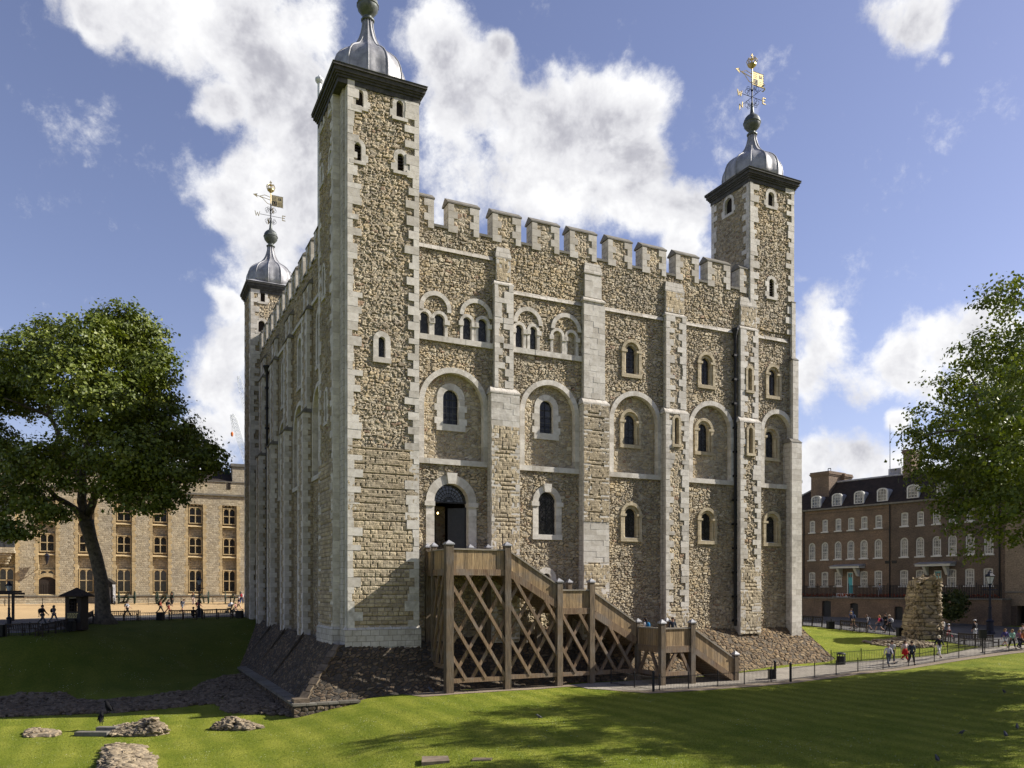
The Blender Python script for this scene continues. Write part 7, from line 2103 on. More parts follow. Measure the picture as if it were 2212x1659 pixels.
# short turf standing on the near lawn
r_ = np.random.default_rng(77); NB = 230000
yb_ = 26.5 + 24 * r_.random(NB) ** 1.5; xb_ = (r_.random(NB) * 2 - 1) * (yb_ * .66)
cl = np.sin(xb_ * 2.1 + 3 * np.sin(yb_ * .9)) * np.sin(yb_ * 1.7 + xb_ * .4) + r_.normal(0, .6, NB)
near_ = K; lx = (xb_ - K.ox) * K.dx + (yb_ - K.oy) * K.dy; ly = -(xb_ - K.ox) * K.dy + (yb_ - K.oy) * K.dx
okb = (cl > -.5) & ~((ly > -4.2) & (lx > -4.0)) & ~inside([h_(1411, 1499), h_(1560, 1490), h_(1709, 1479), h_(1860, 1459), h_(2040, 1435), h_(2212, 1411), (60, 80), (5, 80)], xb_, yb_)
xb_, yb_ = xb_[okb], yb_[okb]; n_b = len(xb_)
zb_g = T(xb_, yb_) + CAMZ + 0.015 * np.sin(xb_ * 1.3 + 0.7 * yb_) * np.cos(yb_ * 0.9) - .004
hh = r_.uniform(.025, .065, n_b); an = r_.uniform(0, 6.28, n_b); ln_ = r_.uniform(-.03, .03, (n_b, 2)); wd_ = .009
v0 = np.stack([xb_ - wd_ * np.cos(an), yb_ - wd_ * np.sin(an), zb_g], 1); v1 = np.stack([xb_ + wd_ * np.cos(an), yb_ + wd_ * np.sin(an), zb_g], 1); v2 = np.stack([xb_ + ln_[:, 0], yb_ + ln_[:, 1], zb_g + hh], 1)
vv = np.stack([v0, v1, v2], 1).reshape(-1, 3)
me = bpy.data.meshes.new('turf'); me.vertices.add(3 * n_b); me.vertices.foreach_set('co', vv.ravel().astype(np.float32)); me.loops.add(3 * n_b); me.loops.foreach_set('vertex_index', np.arange(3 * n_b, dtype=np.int32))
me.polygons.add(n_b); me.polygons.foreach_set('loop_start', (np.arange(n_b) * 3).astype(np.int32)); me.update(calc_edges=True)
at = me.attributes.new('tone', 'FLOAT', 'FACE'); at.data.foreach_set('value', np.clip(r_.normal(.5, .25, n_b), 0, 1).astype(np.float32)); me.materials.append(MATS['grass_blade'])
put(bpy.data.objects.new('turf', me), None, 'short mown grass of the near lawn', 'grass', None, 'stuff')

# ------------------------------------------------------------------ fences
def walk(uvs): return [(x, y, Tz(x, y)) for x, y in (h_(*p) for p in uvs)]
def dense(pts, stepm=2.5):
    out = []
    for a, b in zip(pts[:-1], pts[1:]):
        n = max(1, int(math.hypot(b[0] - a[0], b[1] - a[1]) / stepm))
        for i in range(n):
            x, y = a[0] + (b[0] - a[0]) * i / n, a[1] + (b[1] - a[1]) * i / n; out.append((x, y, Tz(x, y)))
    out.append((pts[-1][0], pts[-1][1], Tz(*pts[-1][:2])))
    return out
fg = 'low hooped iron fences round the lawns'
railing('hooped_fence', dense(walk([(-20, 1377), (60, 1373), (150, 1366), (175, 1355), (214, 1344), (420, 1337), (530, 1333)])), .85, 'low black hooped fence behind the benches along the top of the shaded bank', 'fence', .16, .028, 18, hoop=True, group=fg)
railing('hooped_fence', dense(walk([(1320, 1478), (1411, 1493), (1560, 1483), (1677, 1473)])), .85, 'low black hooped fence in front of the oak stair foot', 'fence', .11, .018, 20, hoop=True, group=fg, postr=.035)
railing('hooped_fence', dense(walk([(1709, 1470), (1860, 1451), (2040, 1427), (2212, 1404), (2300, 1394)])), .85, 'low black hooped fence along the near side of the paved path', 'fence', .11, .018, 20, hoop=True, group=fg, postr=.035)
railing('hooped_fence', dense([zp(545, 628), zp(980, 602), zp(1280, 580), zp(1550, 550), zp(1850, 494)]), .85, 'low black hooped fence on the far side of the path before the ruined pier', 'fence', .12, .02, 18, hoop=True, group=fg, postr=.035)
railing('hooped_fence', dense([zp(292, 304), zp(620, 342), zp(1190, 400)]), .85, 'low black hooped fence between the street benches and the small lawn', 'fence', .15, .024, 18, hoop=True, group=fg)
railing('hooped_fence', dense([zp(1500, 440), zp(1650, 470), zp(1945, 494)]), .85, 'low black hooped fence behind the right hand benches near the mint jacket girl', 'fence', .15, .024, 18, hoop=True, group=fg)
railing('low_rail', [(*BK.world(a, -5.2), Tz(*BK.world(a, -5.2))) for a in np.linspace(-8, 28, 10)], .8, 'thin dark post and rail line guarding the cannons at the barrack foot', 'fence', 3.6, .03, 1)

# ------------------------------------------------------------------ benches
def bench(pa, pb, label, group='dark slatted wooden benches'):
    a = Vector((pa[0], pa[1], Tz(*pa))); b = Vector((pb[0], pb[1], Tz(*pb)))
    L = (b - a).length; rz = math.atan2(b.y - a.y, b.x - a.x); sl = (b.z - a.z) / L
    t = thing('park_bench', a, rz, label, 'bench', group)
    t.rotation_euler = (0, -math.asin(max(-.2, min(.2, sl))), rz)
    m = MB().mat('bench_wood')
    for k in range(5): m.box(.03, L - .03, .12 + k * .095, .12 + k * .095 + .075, .43, .46, rt())
    m.build('seat', t)
    m = MB().mat('bench_wood'); m.box(0, L, .0, .05, .88, .98, .5); m.box(0, L, .03, .07, .52, .58)
    n = int(L / .15)
    for k in range(n): x = .08 + k * (L - .16) / (n - 1); m.box(x - .025, x + .025, .015, .04, .55, .9, rt())
    m.build('backrest', t)
    for x in (0.0, L / 2 - .035, L - .07):
        m = MB().mat('bench_wood'); m.box(x, x + .07, .0, .07, 0, 1.02); m.box(x, x + .07, .53, .6, 0, .66); m.box(x, x + .07, .07, .53, .38, .44)
        if x != L / 2 - .035: m.box(x, x + .07, .02, .64, .64, .69)
        m.build('leg', t)
    return t
zlh = lambda x, y: h_(*ZL(x, y))
bench(zlh(45, 1556), zlh(312, 1547), 'bench at the far left, beside the first street lamp')
bench(zlh(345, 1556), zlh(550, 1510), 'bench set at an angle just left of the kiosk')
bench(zlh(600, 1510), zlh(752, 1425), 'bench end seen obliquely between the kiosk and the plane tree')
bench(zlh(885, 1432), zlh(1115, 1427), 'empty bench immediately right of the plane tree trunk')
bench(zlh(1352, 1423), zlh(1580, 1418), 'bench with a seated person beside the middle street lamp')
bench(zlh(1622, 1416), zlh(1855, 1410), 'bench nearest the keep, in front of the pushchair')
bench(zp(295, 306), zp(470, 318), 'bench at the keep corner beside the small litter bin, right side')
bench(zp(617, 344), zp(850, 368), 'long bench on the street between two bins, right side')
bench(zp(1480, 440), zp(1580, 448), 'bench half hidden behind the ruined pier')
bench(zp(1640, 470), zp(1945, 494), 'long bench under the blue street lamp at the right')

# ------------------------------------------------------------------ lamps
def lamp(p, H, label, blue=False, arm=False):
    t = thing('street_lamp', (p[0], p[1], Tz(*p)), 0, label, 'street lamp', 'old fashioned lantern street lamps')
    mt = 'blue_iron' if blue else 'blue_iron'
    m = MB().mat(mt); s = H / 4.0
    m.lathe([(.28 * s, 0), (.28 * s, .12 * s), (.2 * s, .2 * s), (.19 * s, .75 * s), (.24 * s, .8 * s), (.1 * s, .95 * s), (.085 * s, 1.6 * s), (.11 * s, 1.65 * s), (.07 * s, 1.72 * s), (.055 * s, 2.85 * s), (.1 * s, 2.9 * s), (.05 * s, 2.97 * s), (.05 * s, 3.05 * s)], n=10)
    if arm: m.tube([(-.45 * s, 0, 2.75 * s), (.45 * s, 0, 2.75 * s)], .03 * s, 6)
    m.build('post', t)
    m = MB().mat('lamp_glass'); m.lathe([(.13 * s, 3.12 * s), (.26 * s, 3.55 * s)], n=6); g = m.build('lantern_glass', t)
    m = MB().mat(mt); m.lathe([(.30 * s, 3.55 * s), (.31 * s, 3.6 * s), (.14 * s, 3.78 * s), (.13 * s, 3.84 * s), (.05 * s, 3.9 * s), (.03 * s, 4.0 * s)], n=6)
    for k in range(6): a = math.pi * k / 3; m.tube([(.13 * s * math.cos(a), .13 * s * math.sin(a), 3.1 * s), (.27 * s * math.cos(a), .27 * s * math.sin(a), 3.57 * s)], .014 * s, 4)
    m.lathe([(.05 * s, 3.03 * s), (.15 * s, 3.1 * s), (.14 * s, 3.13 * s)], n=6)
    m.build('lantern_frame', t)
    return t
lp = zlh(72, 1482); lamp(lp, 102 * lp[1] / F, 'street lamp at the far left behind the first bench')
lp = zlh(1597, 1398); lamp(lp, 90 * lp[1] / F, 'street lamp beside the seated person, left of the keep', arm=True)
lp = zp(1918, 377); lamp(lp, 140 * lp[1] / F, 'tall dark blue street lamp in front of the brick terrace', True, True)

# ------------------------------------------------------------------ bins, posts, kiosk, sentry box
def bin_(p, w, h, label, rnd=False):
    w, h = w * .66, h * .68
    t = thing('litter_bin', (p[0], p[1], Tz(*p)), 0, label, 'litter bin', 'black litter bins')
    m = MB().mat('black_iron')
    if rnd: m.lathe([(w * .46, 0), (w * .48, .05), (w * .48, h * .7), (w * .44, h * .7)], n=16)
    else:
        m.box(-w / 2, w / 2, -w / 2, w / 2, 0.03, h * .92)
        for k in range(7): x = -w / 2 + (k + .5) * w / 7; m.box(x - .02, x + .02, -w / 2 - .02, -w / 2, .06, h * .86)
    m.build('body', t)
    m = MB().mat('black_iron')
    if rnd:
        for k in range(4): a = math.pi * (k + .5) / 2; m.tube([(w * .43 * math.cos(a), w * .43 * math.sin(a), h * .68), (w * .43 * math.cos(a), w * .43 * math.sin(a), h * .9)], .035, 5)
        m.lathe([(w * .5, h * .86), (w * .5, h * .92), (w * .35, h), (.02, h * 1.03)], n=16)
    else: m.box(-w / 2 - .04, w / 2 + .04, -w / 2 - .04, w / 2 + .04, h * .92, h)
    m.build('lid', t)
bin_(zlh(10, 1556), .8, 1.35, 'black bin cut by the left edge of the picture'); bin_(zlh(1288, 1424), .9, 1.15, 'black bin between two benches, right of the plane tree'); bin_(zlh(1921, 1406), .9, 1.1, 'black bin right beside the keep, near the pushchair')
bin_(zlh(572, 1512), .75, 1.25, 'black bin in front of the kiosk')
bin_(zp(541, 330), .85, 1.05, 'slatted bin on the street near the keep corner'); bin_(zp(1146, 396), .85, 1.15, 'slatted bin just left of the ruined pier'); bin_(zp(632, 642), 1.0, 1.35, 'round black bin standing on the paved path', True)
p = h_(*ZT(2095, 1262)); bin_(p, .6, .95, 'black bin near the stair foot beside the fence')
def bollard(p, h, label):
    m = MB().mat('black_iron'); m.box(-.06, .06, -.06, .06, 0, h); m.lathe([(.1, h), (.1, h + .05), (.02, h + .12)], n=8)
    m.build('iron_post', None, loc=(p[0], p[1], Tz(*p)), label=label, cat='post')
bollard(zp(195, 788), 1.15, 'square black gate post ending the near fence of the path'); bollard(zp(60, 768), 1.15, 'square black gate post standing behind the fence end'); bollard(h_(*ZT(828, 1400)), 1.15, 'square black corner post of the fence below the stair landing')
# information post on the path
ip = zp(1855, 542); t = thing('information_post', (ip[0], ip[1], Tz(*ip)), 0, 'dark post with a small box sign on the path', 'sign')
m = MB().mat('black_iron'); m.tube([(0, 0, 0), (0, 0, 1.1)], .05, 8); m.lathe([(.2, 0), (.2, .04), (.06, .1)], n=10); m.build('post', t); m = MB().mat('black_iron'); m.box(-.24, .24, -.12, .12, 1.1, 1.75); m.build('sign_box', t)
# finger post
fp = zlh(105, 1430); t = thing('finger_post', (fp[0], fp[1], Tz(*fp)), 0, 'dark finger post with two long boards beside the left street lamp', 'signpost')
k_ = fp[1] / F / 2.37 / 1.5673
m = MB().mat('bench_wood'); m.box(-.09, .09, -.09, .09, 0, 240 * k_); m.build('post', t)
for (x0, x1, z) in ((-120, 75, 238), (-118, 100, 222), (0, 95, 196)):
    m = MB().mat('bench_wood'); m.box(x0 * k_, x1 * k_, -.16, -.09, z * k_ - .09, z * k_ + .09); m.build('board', t)
# warder's kiosk
kp = zlh(617, 1500); kk = kp[1] / F / 2.37 / 1.5673
t = thing('kiosk', (kp[0], kp[1], Tz(*kp)), .05, 'dark timber kiosk with a pyramid roof and an arched window', 'kiosk')
hw_, hz_ = 62 * kk, 275 * kk
m = MB().mat('bench_wood')
ap = [(-.33, 150 * kk), (.33, 150 * kk)] + [(.33 * math.cos(a), 222 * kk + .42 * math.sin(a)) for a in np.linspace(0, math.pi, 9)]
holed(m, [(-hw_, 0), (hw_, 0), (hw_, hz_), (-hw_, hz_)], [ap], -hw_, .08)
m.box(-hw_, -hw_ + .08, -hw_ + .01, hw_, 0, hz_); m.box(hw_ - .08, hw_, -hw_ + .01, hw_, 0, hz_); m.box(-hw_ + .08, hw_ - .08, hw_ - .08, hw_, 0, hz_ * .45); m.box(-hw_ + .08, hw_ - .08, hw_ - .08, hw_, hz_ * .9, hz_); m.box(-hw_ + .08, -hw_ + .35, hw_ - .08, hw_, hz_ * .45, hz_ * .9); m.box(hw_ - .35, hw_ - .08, hw_ - .08, hw_, hz_ * .45, hz_ * .9)
m.build('wall', t)
m = MB().mat('slate'); e = hw_ + .35; m.poly([(-e, -e, hz_), (e, -e, hz_), (e, e, hz_), (-e, e, hz_), (0, 0, hz_ + 66 * kk)], [(0, 3, 2, 1), (0, 1, 4), (1, 2, 4), (2, 3, 4), (3, 0, 4)]); m.box(-e, e, -e, e, hz_ - .1, hz_ - .002); m.build('roof', t)
m = MB().mat('bench_wood')
for q in (-.11, .11): m.box(q - .015, q + .015, -hw_ + .02, -hw_ + .06, 150 * kk, 238 * kk)
for q in (172, 196, 220): m.box(-.33, .33, -hw_ + .02, -hw_ + .06, q * kk, q * kk + .03)
f = m.build('window_bars', t)
m = MB().mat('black_iron'); m.box(-hw_ + .05, hw_ - .05, -hw_ - .03, -hw_ - .005, 60 * kk, 143 * kk); nb = m.build('notice_board', t)
m = MB().mat('sign_text')
for r in range(4):
    x = -hw_ + .2
    while x < hw_ - .35: l = random.uniform(.08, .2); m.box(x, x + l, -hw_ - .04, -hw_ - .031, (130 - r * 11) * kk, (130 - r * 11) * kk + .07); x += l + .05
m.mat('curtain_glass'); m.box(-hw_ * .5, hw_ * .4, -hw_ - .02, -hw_ - .005, hz_ - .22, hz_ - .15)
m.build('lettering', nb)
# sentry box
sp_ = h_(233, 1304.5); t = thing('sentry_box', (sp_[0], sp_[1], Tz(*sp_)), .1, 'grey sentry box with a dark pitched roof half hidden by the plane tree trunk', 'sentry box')
m = MB().mat('lead'); m.box(-.75, -.62, -.5, .6, 0, 2.7); m.box(.62, .75, -.5, .6, 0, 2.7); m.box(-.62, .62, .5, .6, 0, 2.7); m.mat('black_iron'); m.box(-.75, .75, -.52, -.45, 2.2, 2.7); m.box(.6, .8, -.54, -.4, 0, 2.3); m.box(-.8, -.6, -.54, -.4, 0, 2.3); m.build('wall', t)
m = MB().mat('black_iron'); m.poly([(-.95, -.7, 2.7), (.95, -.7, 2.7), (.95, .8, 2.7), (-.95, .8, 2.7), (0, -.7, 3.4), (0, .8, 3.4)], [(0, 3, 2, 1), (0, 1, 4), (2, 3, 5), (1, 2, 5, 4), (3, 0, 4, 5)]); m.build('roof', t)
# cannons
def wheel(m, c, r, ax, n=12):
    ax = Vector(ax).normalized(); u = ax.orthogonal().normalized(); v = ax.cross(u)
    m.tube([Vector(c) + (u * math.cos(2 * math.pi * k / 24) + v * math.sin(2 * math.pi * k / 24)) * r for k in range(25)], .06, 5, cap=False)
    for k in range(n): a = 2 * math.pi * k / n; m.beam(Vector(c), Vector(c) + (u * math.cos(a) + v * math.sin(a)) * r, .05, .05)
    m.tube([Vector(c) - ax * .12, Vector(c) + ax * .12], .12, 8)
cg = 'green wheeled cannons standing before the barrack block'
c0 = thing('field_cannon', (0, 0, 0), 0, '', 'cannon', cg)
for x in (-.95, .95):
    m = MB().mat('green_paint'); wheel(m, (x, 0, .85), .82, (1, 0, 0)); m.build('wheel', c0)
m = MB().mat('green_paint'); m.tube([(-.95, 0, .85), (.95, 0, .85)], .07, 6); m.beam((-.25, 0, .9), (-.2, 2.4, .12), .14, .3); m.beam((.25, 0, .9), (.2, 2.4, .12), .14, .3); m.build('carriage', c0)
m = MB().mat('bronze'); m.tube([(0, .9, 1.1), (0, .8, 1.1), (0, .3, 1.12), (0, -.5, 1.2), (0, -1.1, 1.26), (0, -1.2, 1.27)], [.12, .2, .19, .15, .12, .15], 12); m.build('barrel', c0)
cl = ['first green cannon to the right of the plane tree trunk', 'second green cannon, behind the standing dark coated person', 'third green cannon, behind the middle street lamp', 'fourth green cannon, partly behind the people beside the keep']
for i, x in enumerate((1017, 1320, 1612, 1868)):
    c = c0 if i == 0 else copy_tree(c0)
    u, v = ZL(x, 1292); p = h_(u, v)
    c.location = (p[0], p[1], Tz(*p)); c.rotation_euler = (0, 0, .45 + random.uniform(-.2, .2)); c['label'] = cl[i]

# ------------------------------------------------------------------ birds
def bird(p, s, rz, mat, label, z=0.0, name='raven', cat='raven', group=None, up=.6):
    t = thing(name, (p[0], p[1], Tz(*p) + z), rz, label, cat, group)
    m = MB().mat(mat)
    pts = [(-.30, 0, .13), (-.18, 0, .17), (-.05, 0, .22 + .02 * up), (.07, 0, .27 + .05 * up), (.14, 0, .33 + .12 * up), (.19, 0, .37 + .13 * up), (.25, 0, .37 + .12 * up), (.34, 0, .35 + .11 * up)]
    pts = [(a * s, b * s, c * s) for a, b, c in pts]
    m.tube(pts, [r * s for r in (.012, .045, .10, .105, .065, .062, .04, .006)], 10)
    for sg in (-1, 1):
        m.poly([(.1 * s, sg * .09 * s, .3 * s), (-.1 * s, sg * .125 * s, .22 * s), (-.3 * s, sg * .05 * s, .12 * s), (-.05 * s, sg * .12 * s, .14 * s), (.05 * s, sg * .1 * s, .4 * s)], [(0, 1, 2, 3), (0, 4, 1)])
        m.tube([(.02 * s, sg * .04 * s, .16 * s), (.03 * s, sg * .045 * s, .0)], .012 * s, 5); m.tube([(.03 * s, sg * .045 * s, .008 * s), (.1 * s, sg * .05 * s, .004)], .009 * s, 4)
    m.build('body', t, smooth=True)
    return t
p = h_(*ZG(630, 780)); bird(p, 1.25, 1.9, 'black_feather', 'raven on the left of the pair, perched beside the wall fragment', .28, up=.9)
p = h_(*ZG(690, 780)); bird((p[0] - .1, p[1]), 1.25, 2.6, 'black_feather', 'raven on the right of the pair, perched on top of the wall fragment', .85, up=1.0)
ZH = zc(1400, 2300, 1.07)
for (x, y, lab) in ((455, 146, 'pigeon alone on the sunny side of the tree shade, left of the others'), (1985, 206, 'pigeon in the right hand shade, leftmost of three close together'), (2145, 212, 'pigeon in the right hand shade, lowest near the picture edge'),
                    (2187, 183, 'pigeon in the right hand shade, nearest the picture edge'), (1897, 300, 'pigeon at the very bottom of the shaded lawn'), (2140, 54, 'pigeon furthest back in the shade at the right')):
    bird(h_(*ZH(x, y)), .55, random.uniform(0, 6), 'grey_feather', lab, 0, 'pigeon', 'pigeon', 'pigeons on the lawn', .3)
bird(h_(*ZS(165, 1522)), .9, 2.6, 'grey_feather', 'grey and white gull on the gravel at the foot of the first stair post', 0, 'gull', 'gull', None, .3)
# bird(bx_, .9, .4, 'grey_feather', 'gull standing on the chimney like pipe behind the nearest turret', 0, 'gull', 'gull') if False else None
fu = K.on_a((690, 172), .6); m = MB().mat('white_steel'); m.tube([(.6, fu[0], CREN - 2), (.6, fu[0], fu[1] - .2)], .14, 10); m.lathe([(.2, -.25), (.3, -.1), (.3, .05), (.15, .12), (.03, .35)], (.6, fu[0], fu[1]), 12); m.build('flue_pipe', keep)
# ------------------------------------------------------------------ people
_skin_cache = {}
def skin_mesh(key, nodes, edges, radii, sub=1):
    if key in _skin_cache: return _skin_cache[key]
    me = bpy.data.meshes.new('tmp'); me.from_pydata([tuple(n) for n in nodes], edges, [])
    o = bpy.data.objects.new('tmp', me); COL.objects.link(o)
    md = o.modifiers.new('s', 'SKIN'); md.branch_smoothing = .4
    if not me.skin_vertices: me.attributes  # created with the modifier
    sv = me.skin_vertices[0].data if len(me.skin_vertices) else None
    if sv is None:
        bpy.context.view_layer.objects.active = o; o.select_set(True)
        bpy.ops.mesh.customdata_skin_add(); sv = me.skin_vertices[0].data
    for i, r in enumerate(radii):
        sv[i].radius = (r, r) if not isinstance(r, tuple) else r
        sv[i].use_root = (i == 0)
    s = o.modifiers.new('u', 'SUBSURF'); s.levels = sub; s.render_levels = sub
    dg = bpy.context.evaluated_depsgraph_get(); dg.update()
    ev = o.evaluated_get(dg); m2 = bpy.data.meshes.new_from_object(ev)
    bpy.data.objects.remove(o)
    _skin_cache[key] = m2
    return m2

def pose(kind):
    """joint positions, metres, facing +y; feet on z=0"""
    J = {}
    J['pel'] = (0, 0, .96); J['sp'] = (0, .01, 1.14); J['ch'] = (0, .0, 1.34); J['nk'] = (0, .01, 1.49); J['h0'] = (0, .03, 1.57); J['h1'] = (0, .03, 1.69)
    for s, n in ((-1, 'l'), (1, 'r')):
        ph = {'walk': s, 'walk2': -s, 'stand': 0, 'sit': 0, 'lean': s * .5}[kind]
        J['sh' + n] = (s * .175, 0, 1.425); J['hip' + n] = (s * .09, 0, .92)
        if kind == 'sit':
            J['kn' + n] = (s * .12, .42, .52); J['an' + n] = (s * .12, .45, .10); J['to' + n] = (s * .13, .62, .04)
            J['el' + n] = (s * .24, .06, 1.16); J['wr' + n] = (s * .14, .26, 1.02)
        else:
            a = ph * .42
            J['kn' + n] = (s * .095, math.sin(a) * .44 + .03, .92 - math.cos(a) * .43)
            b = a - (.45 if ph < 0 else .0)
            J['an' + n] = (s * .09, J['kn' + n][1] + math.sin(b) * .43 - (.02 if ph == 0 else 0), J['kn' + n][2] - math.cos(b) * .41)
            J['to' + n] = (s * .11, J['an' + n][1] + .17, max(.03, J['an' + n][2] - .06))
            c = -ph * .45
            J['el' + n] = (s * .235, math.sin(c) * .28, 1.425 - math.cos(c) * .29)
            d = c + .35
            J['wr' + n] = (s * .245, J['el' + n][1] + math.sin(d) * .25, J['el' + n][2] - math.cos(d) * .25)
    if kind == 'sit':
        for k in J: 
            if k[:2] not in ('kn', 'an', 'to'): J[k] = (J[k][0], J[k][1], J[k][2] - .44)
        J['hipl'] = (-.09, 0, .5); J['hipr'] = (.09, 0, .5); J['pel'] = (0, -.02, .54)
    if kind == 'lean':
        for k in ('ch', 'nk', 'h0', 'h1', 'shl', 'shr', 'ell', 'elr', 'wrl', 'wrr'): x, y, z = J[k]; J[k] = (x, y + (z - .96) * .35, z - (z - .96) * .08)
    zmin = min(J['anl'][2], J['anr'][2]) - .07
    return {k: Vector((x, y, z - (zmin if kind != 'sit' else 0))) for k, (x, y, z) in J.items()}

def garment(key, J, chain_defs):
    names, rad, edges = [], [], []
    pts = []
    for (nm, p, r, parent) in chain_defs:
        names.append(nm); pts.append(p); rad.append(r)
        if parent is not None: edges.append((names.index(parent), len(names) - 1))
    return skin_mesh(key, pts, edges, rad)

def person(loc, H, face, label, top, legs, kind='walk', hair='short', haircol=(.05, .035, .025), shorts=False, pack=None, cap=None, sleeves=True, skirt=False, coat=False, z=None, group=None, hood=False, shoes=(.03, .03, .03)):
    s = H / 1.78
    zz = Tz(loc[0], loc[1]) + .04 if z is None else z
    t = thing('person', (loc[0], loc[1], zz), face, label, 'person', group)
    t.scale = (s, s, s)
    J = pose(kind)
    V = Vector
    def mk(name, me, mat, parent=t):
        m2 = me.copy(); m2.materials.clear(); m2.materials.append(MATS[mat])
        if not m2.uv_layers: m2.uv_layers.new(name='UVMap')
        m2.polygons.foreach_set('use_smooth', np.ones(len(m2.polygons), bool))
        o = bpy.data.objects.new(name, m2); put(o, parent); return o
    D_ = [('pel', J['pel'], .11, None), ('sp', J['sp'], .105, 'pel'), ('ch', J['ch'], .115, 'sp'), ('nk', J['nk'], .052, 'ch'), ('h0', J['h0'], .078, 'nk'), ('h1', J['h1'], .088, 'h0')]
    for sd, n in ((-1, 'l'), (1, 'r')):
        wr = J['wr' + n]; el = J['el' + n]; d = (wr - el).normalized(); palm = wr + d * .07
        D_ += [('sh' + n, J['sh' + n], .052, 'ch'), ('el' + n, el, .040, 'sh' + n), ('wr' + n, wr, .026, 'el' + n), ('pa' + n, palm, .032, 'wr' + n)]
        side = V((0, 1, 0)) - d * d.y; side.normalize(); inn = V((-sd, 0, 0))
        for f in range(4):
            r0 = palm + d * .035 + side * (.03 - f * .02); ln = (.072, .08, .075, .058)[f]
            D_ += [(f'f{f}{n}', r0, .010, 'pa' + n), (f'g{f}{n}', r0 + d * ln * .5 + inn * .01, .009, f'f{f}{n}'), (f'k{f}{n}', r0 + d * ln * .85 + inn * .035, .008, f'g{f}{n}')]
        D_ += [(f't0{n}', wr + d * .04 + side * .045, .011, 'wr' + n), (f't1{n}', wr + d * .08 + side * .06 + inn * .01, .009, f't0{n}')]
        D_ += [('hip' + n, J['hip' + n], .088, 'pel'), ('kn' + n, J['kn' + n], .058, 'hip' + n), ('ca' + n, J['kn' + n].lerp(J['an' + n], .35), .054, 'kn' + n), ('an' + n, J['an' + n], .036, 'ca' + n), ('to' + n, J['to' + n], .034, 'an' + n)]
    body = garment('body' + kind, J, D_)
    b = mk('body', body, 'skin')
    # face details in the head: nose, ears, eyes, mouth
    hc = (J['h0'] + J['h1']) / 2
    m = MB().mat('skin'); m.poly([tuple(hc + V((-.014, .085, .02))), tuple(hc + V((.014, .085, .02))), tuple(hc + V((0, .118, -.018))), tuple(hc + V((0, .08, -.03)))], [(0, 1, 2), (0, 2, 3), (1, 3, 2)])
    for sg in (-1, 1): m.lathe([(.004, -.03), (.017, -.01), (.018, .015), (.004, .03)], tuple(hc + V((sg * .092, 0, .0))), 6)
    m.mat('black_iron')
    for sg in (-1, 1): m.lathe([(.002, -.007), (.009, 0), (.002, .007)], tuple(hc + V((sg * .033, .088, .018))), 6)
    m.box(hc.x - .025, hc.x + .025, hc.y + .083, hc.y + .092, hc.z - .055, hc.z - .048)
    m.build('face', t)
    tm = cloth('cloth_' + '_'.join(str(int(c * 100)) for c in top), top); lm = cloth('cloth_' + '_'.join(str(int(c * 100)) for c in legs), legs)
    G = [('pel', J['pel'] + V((0, 0, -.03 if not coat else -.14)), .138 if not coat else .165, None), ('sp', J['sp'], .128, 'pel'), ('ch', J['ch'] + V((0, 0, .01)), .142, 'sp'), ('nk', J['nk'] + V((0, 0, -.035)), .072, 'ch')]
    for n in 'lr':
        G += [('sh' + n, J['sh' + n], .075, 'ch'), ('el' + n, J['el' + n], .058, 'sh' + n)]
        if sleeves: G += [('wr' + n, J['el' + n].lerp(J['wr' + n], .88), .045, 'el' + n)]
    mk('jacket' if coat else 'top', garment(f'top{kind}{sleeves}{coat}', J, G), tm)
    G = [('pel', J['pel'], .13, None)]
    for n in 'lr':
        G += [('hip' + n, J['hip' + n], .105, 'pel'), ('kn' + n, J['kn' + n] if not shorts else J['hip' + n].lerp(J['kn' + n], .85), .078, 'hip' + n)]
        if not shorts: G += [('an' + n, J['kn' + n].lerp(J['an' + n], .9), .064, 'kn' + n)]
    mk('trousers' if not shorts else 'shorts', garment(f'leg{kind}{shorts}', J, G), lm)
    if skirt:
        m = MB().mat(lm); p = J['pel']; m.lathe([(.15, .12), (.2, -.05), (.28, -.32), (.27, -.33)], tuple(p), 14); m.build('skirt', t, smooth=True)
    shm = cloth('cloth_' + '_'.join(str(int(c * 100)) for c in shoes), shoes)
    for n in 'lr':
        m = MB().mat(shm); a, to = J['an' + n], J['to' + n]; m.tube([a + V((0, -.05, -.035)), a + V((0, .02, -.03)), to + V((0, 0, .0)), to + V((0, .05, -.005))], [.04, .05, .045, .025], 8); m.build('shoe', t, smooth=True)
    hm = cloth('hair_' + '_'.join(str(int(c * 100)) for c in haircol), haircol)
    m = MB().mat(hm)
    r = 1.0
    m.lathe([(.105, -.01), (.112, .04), (.10, .09), (.07, .125), (.02, .142)], (hc.x, hc.y - .018, hc.z - .005), 14)
    m.tube([hc + V((0, -.05, .05)), hc + V((0, -.075, -.02)), hc + V((0, -.06, -.09))], [.09, .08, .05], 10)
    if hair == 'long': m.tube([hc + V((0, -.06, .03)), hc + V((0, -.09, -.08)), hc + V((0, -.10, -.22)), hc + V((0, -.09, -.33))], [.10, .10, .085, .03], 10)
    if hair == 'bob': m.tube([hc + V((0, -.03, .04)), hc + V((0, -.045, -.05)), hc + V((0, -.04, -.11))], [.115, .125, .09], 12)
    m.build('hair', t, smooth=True)
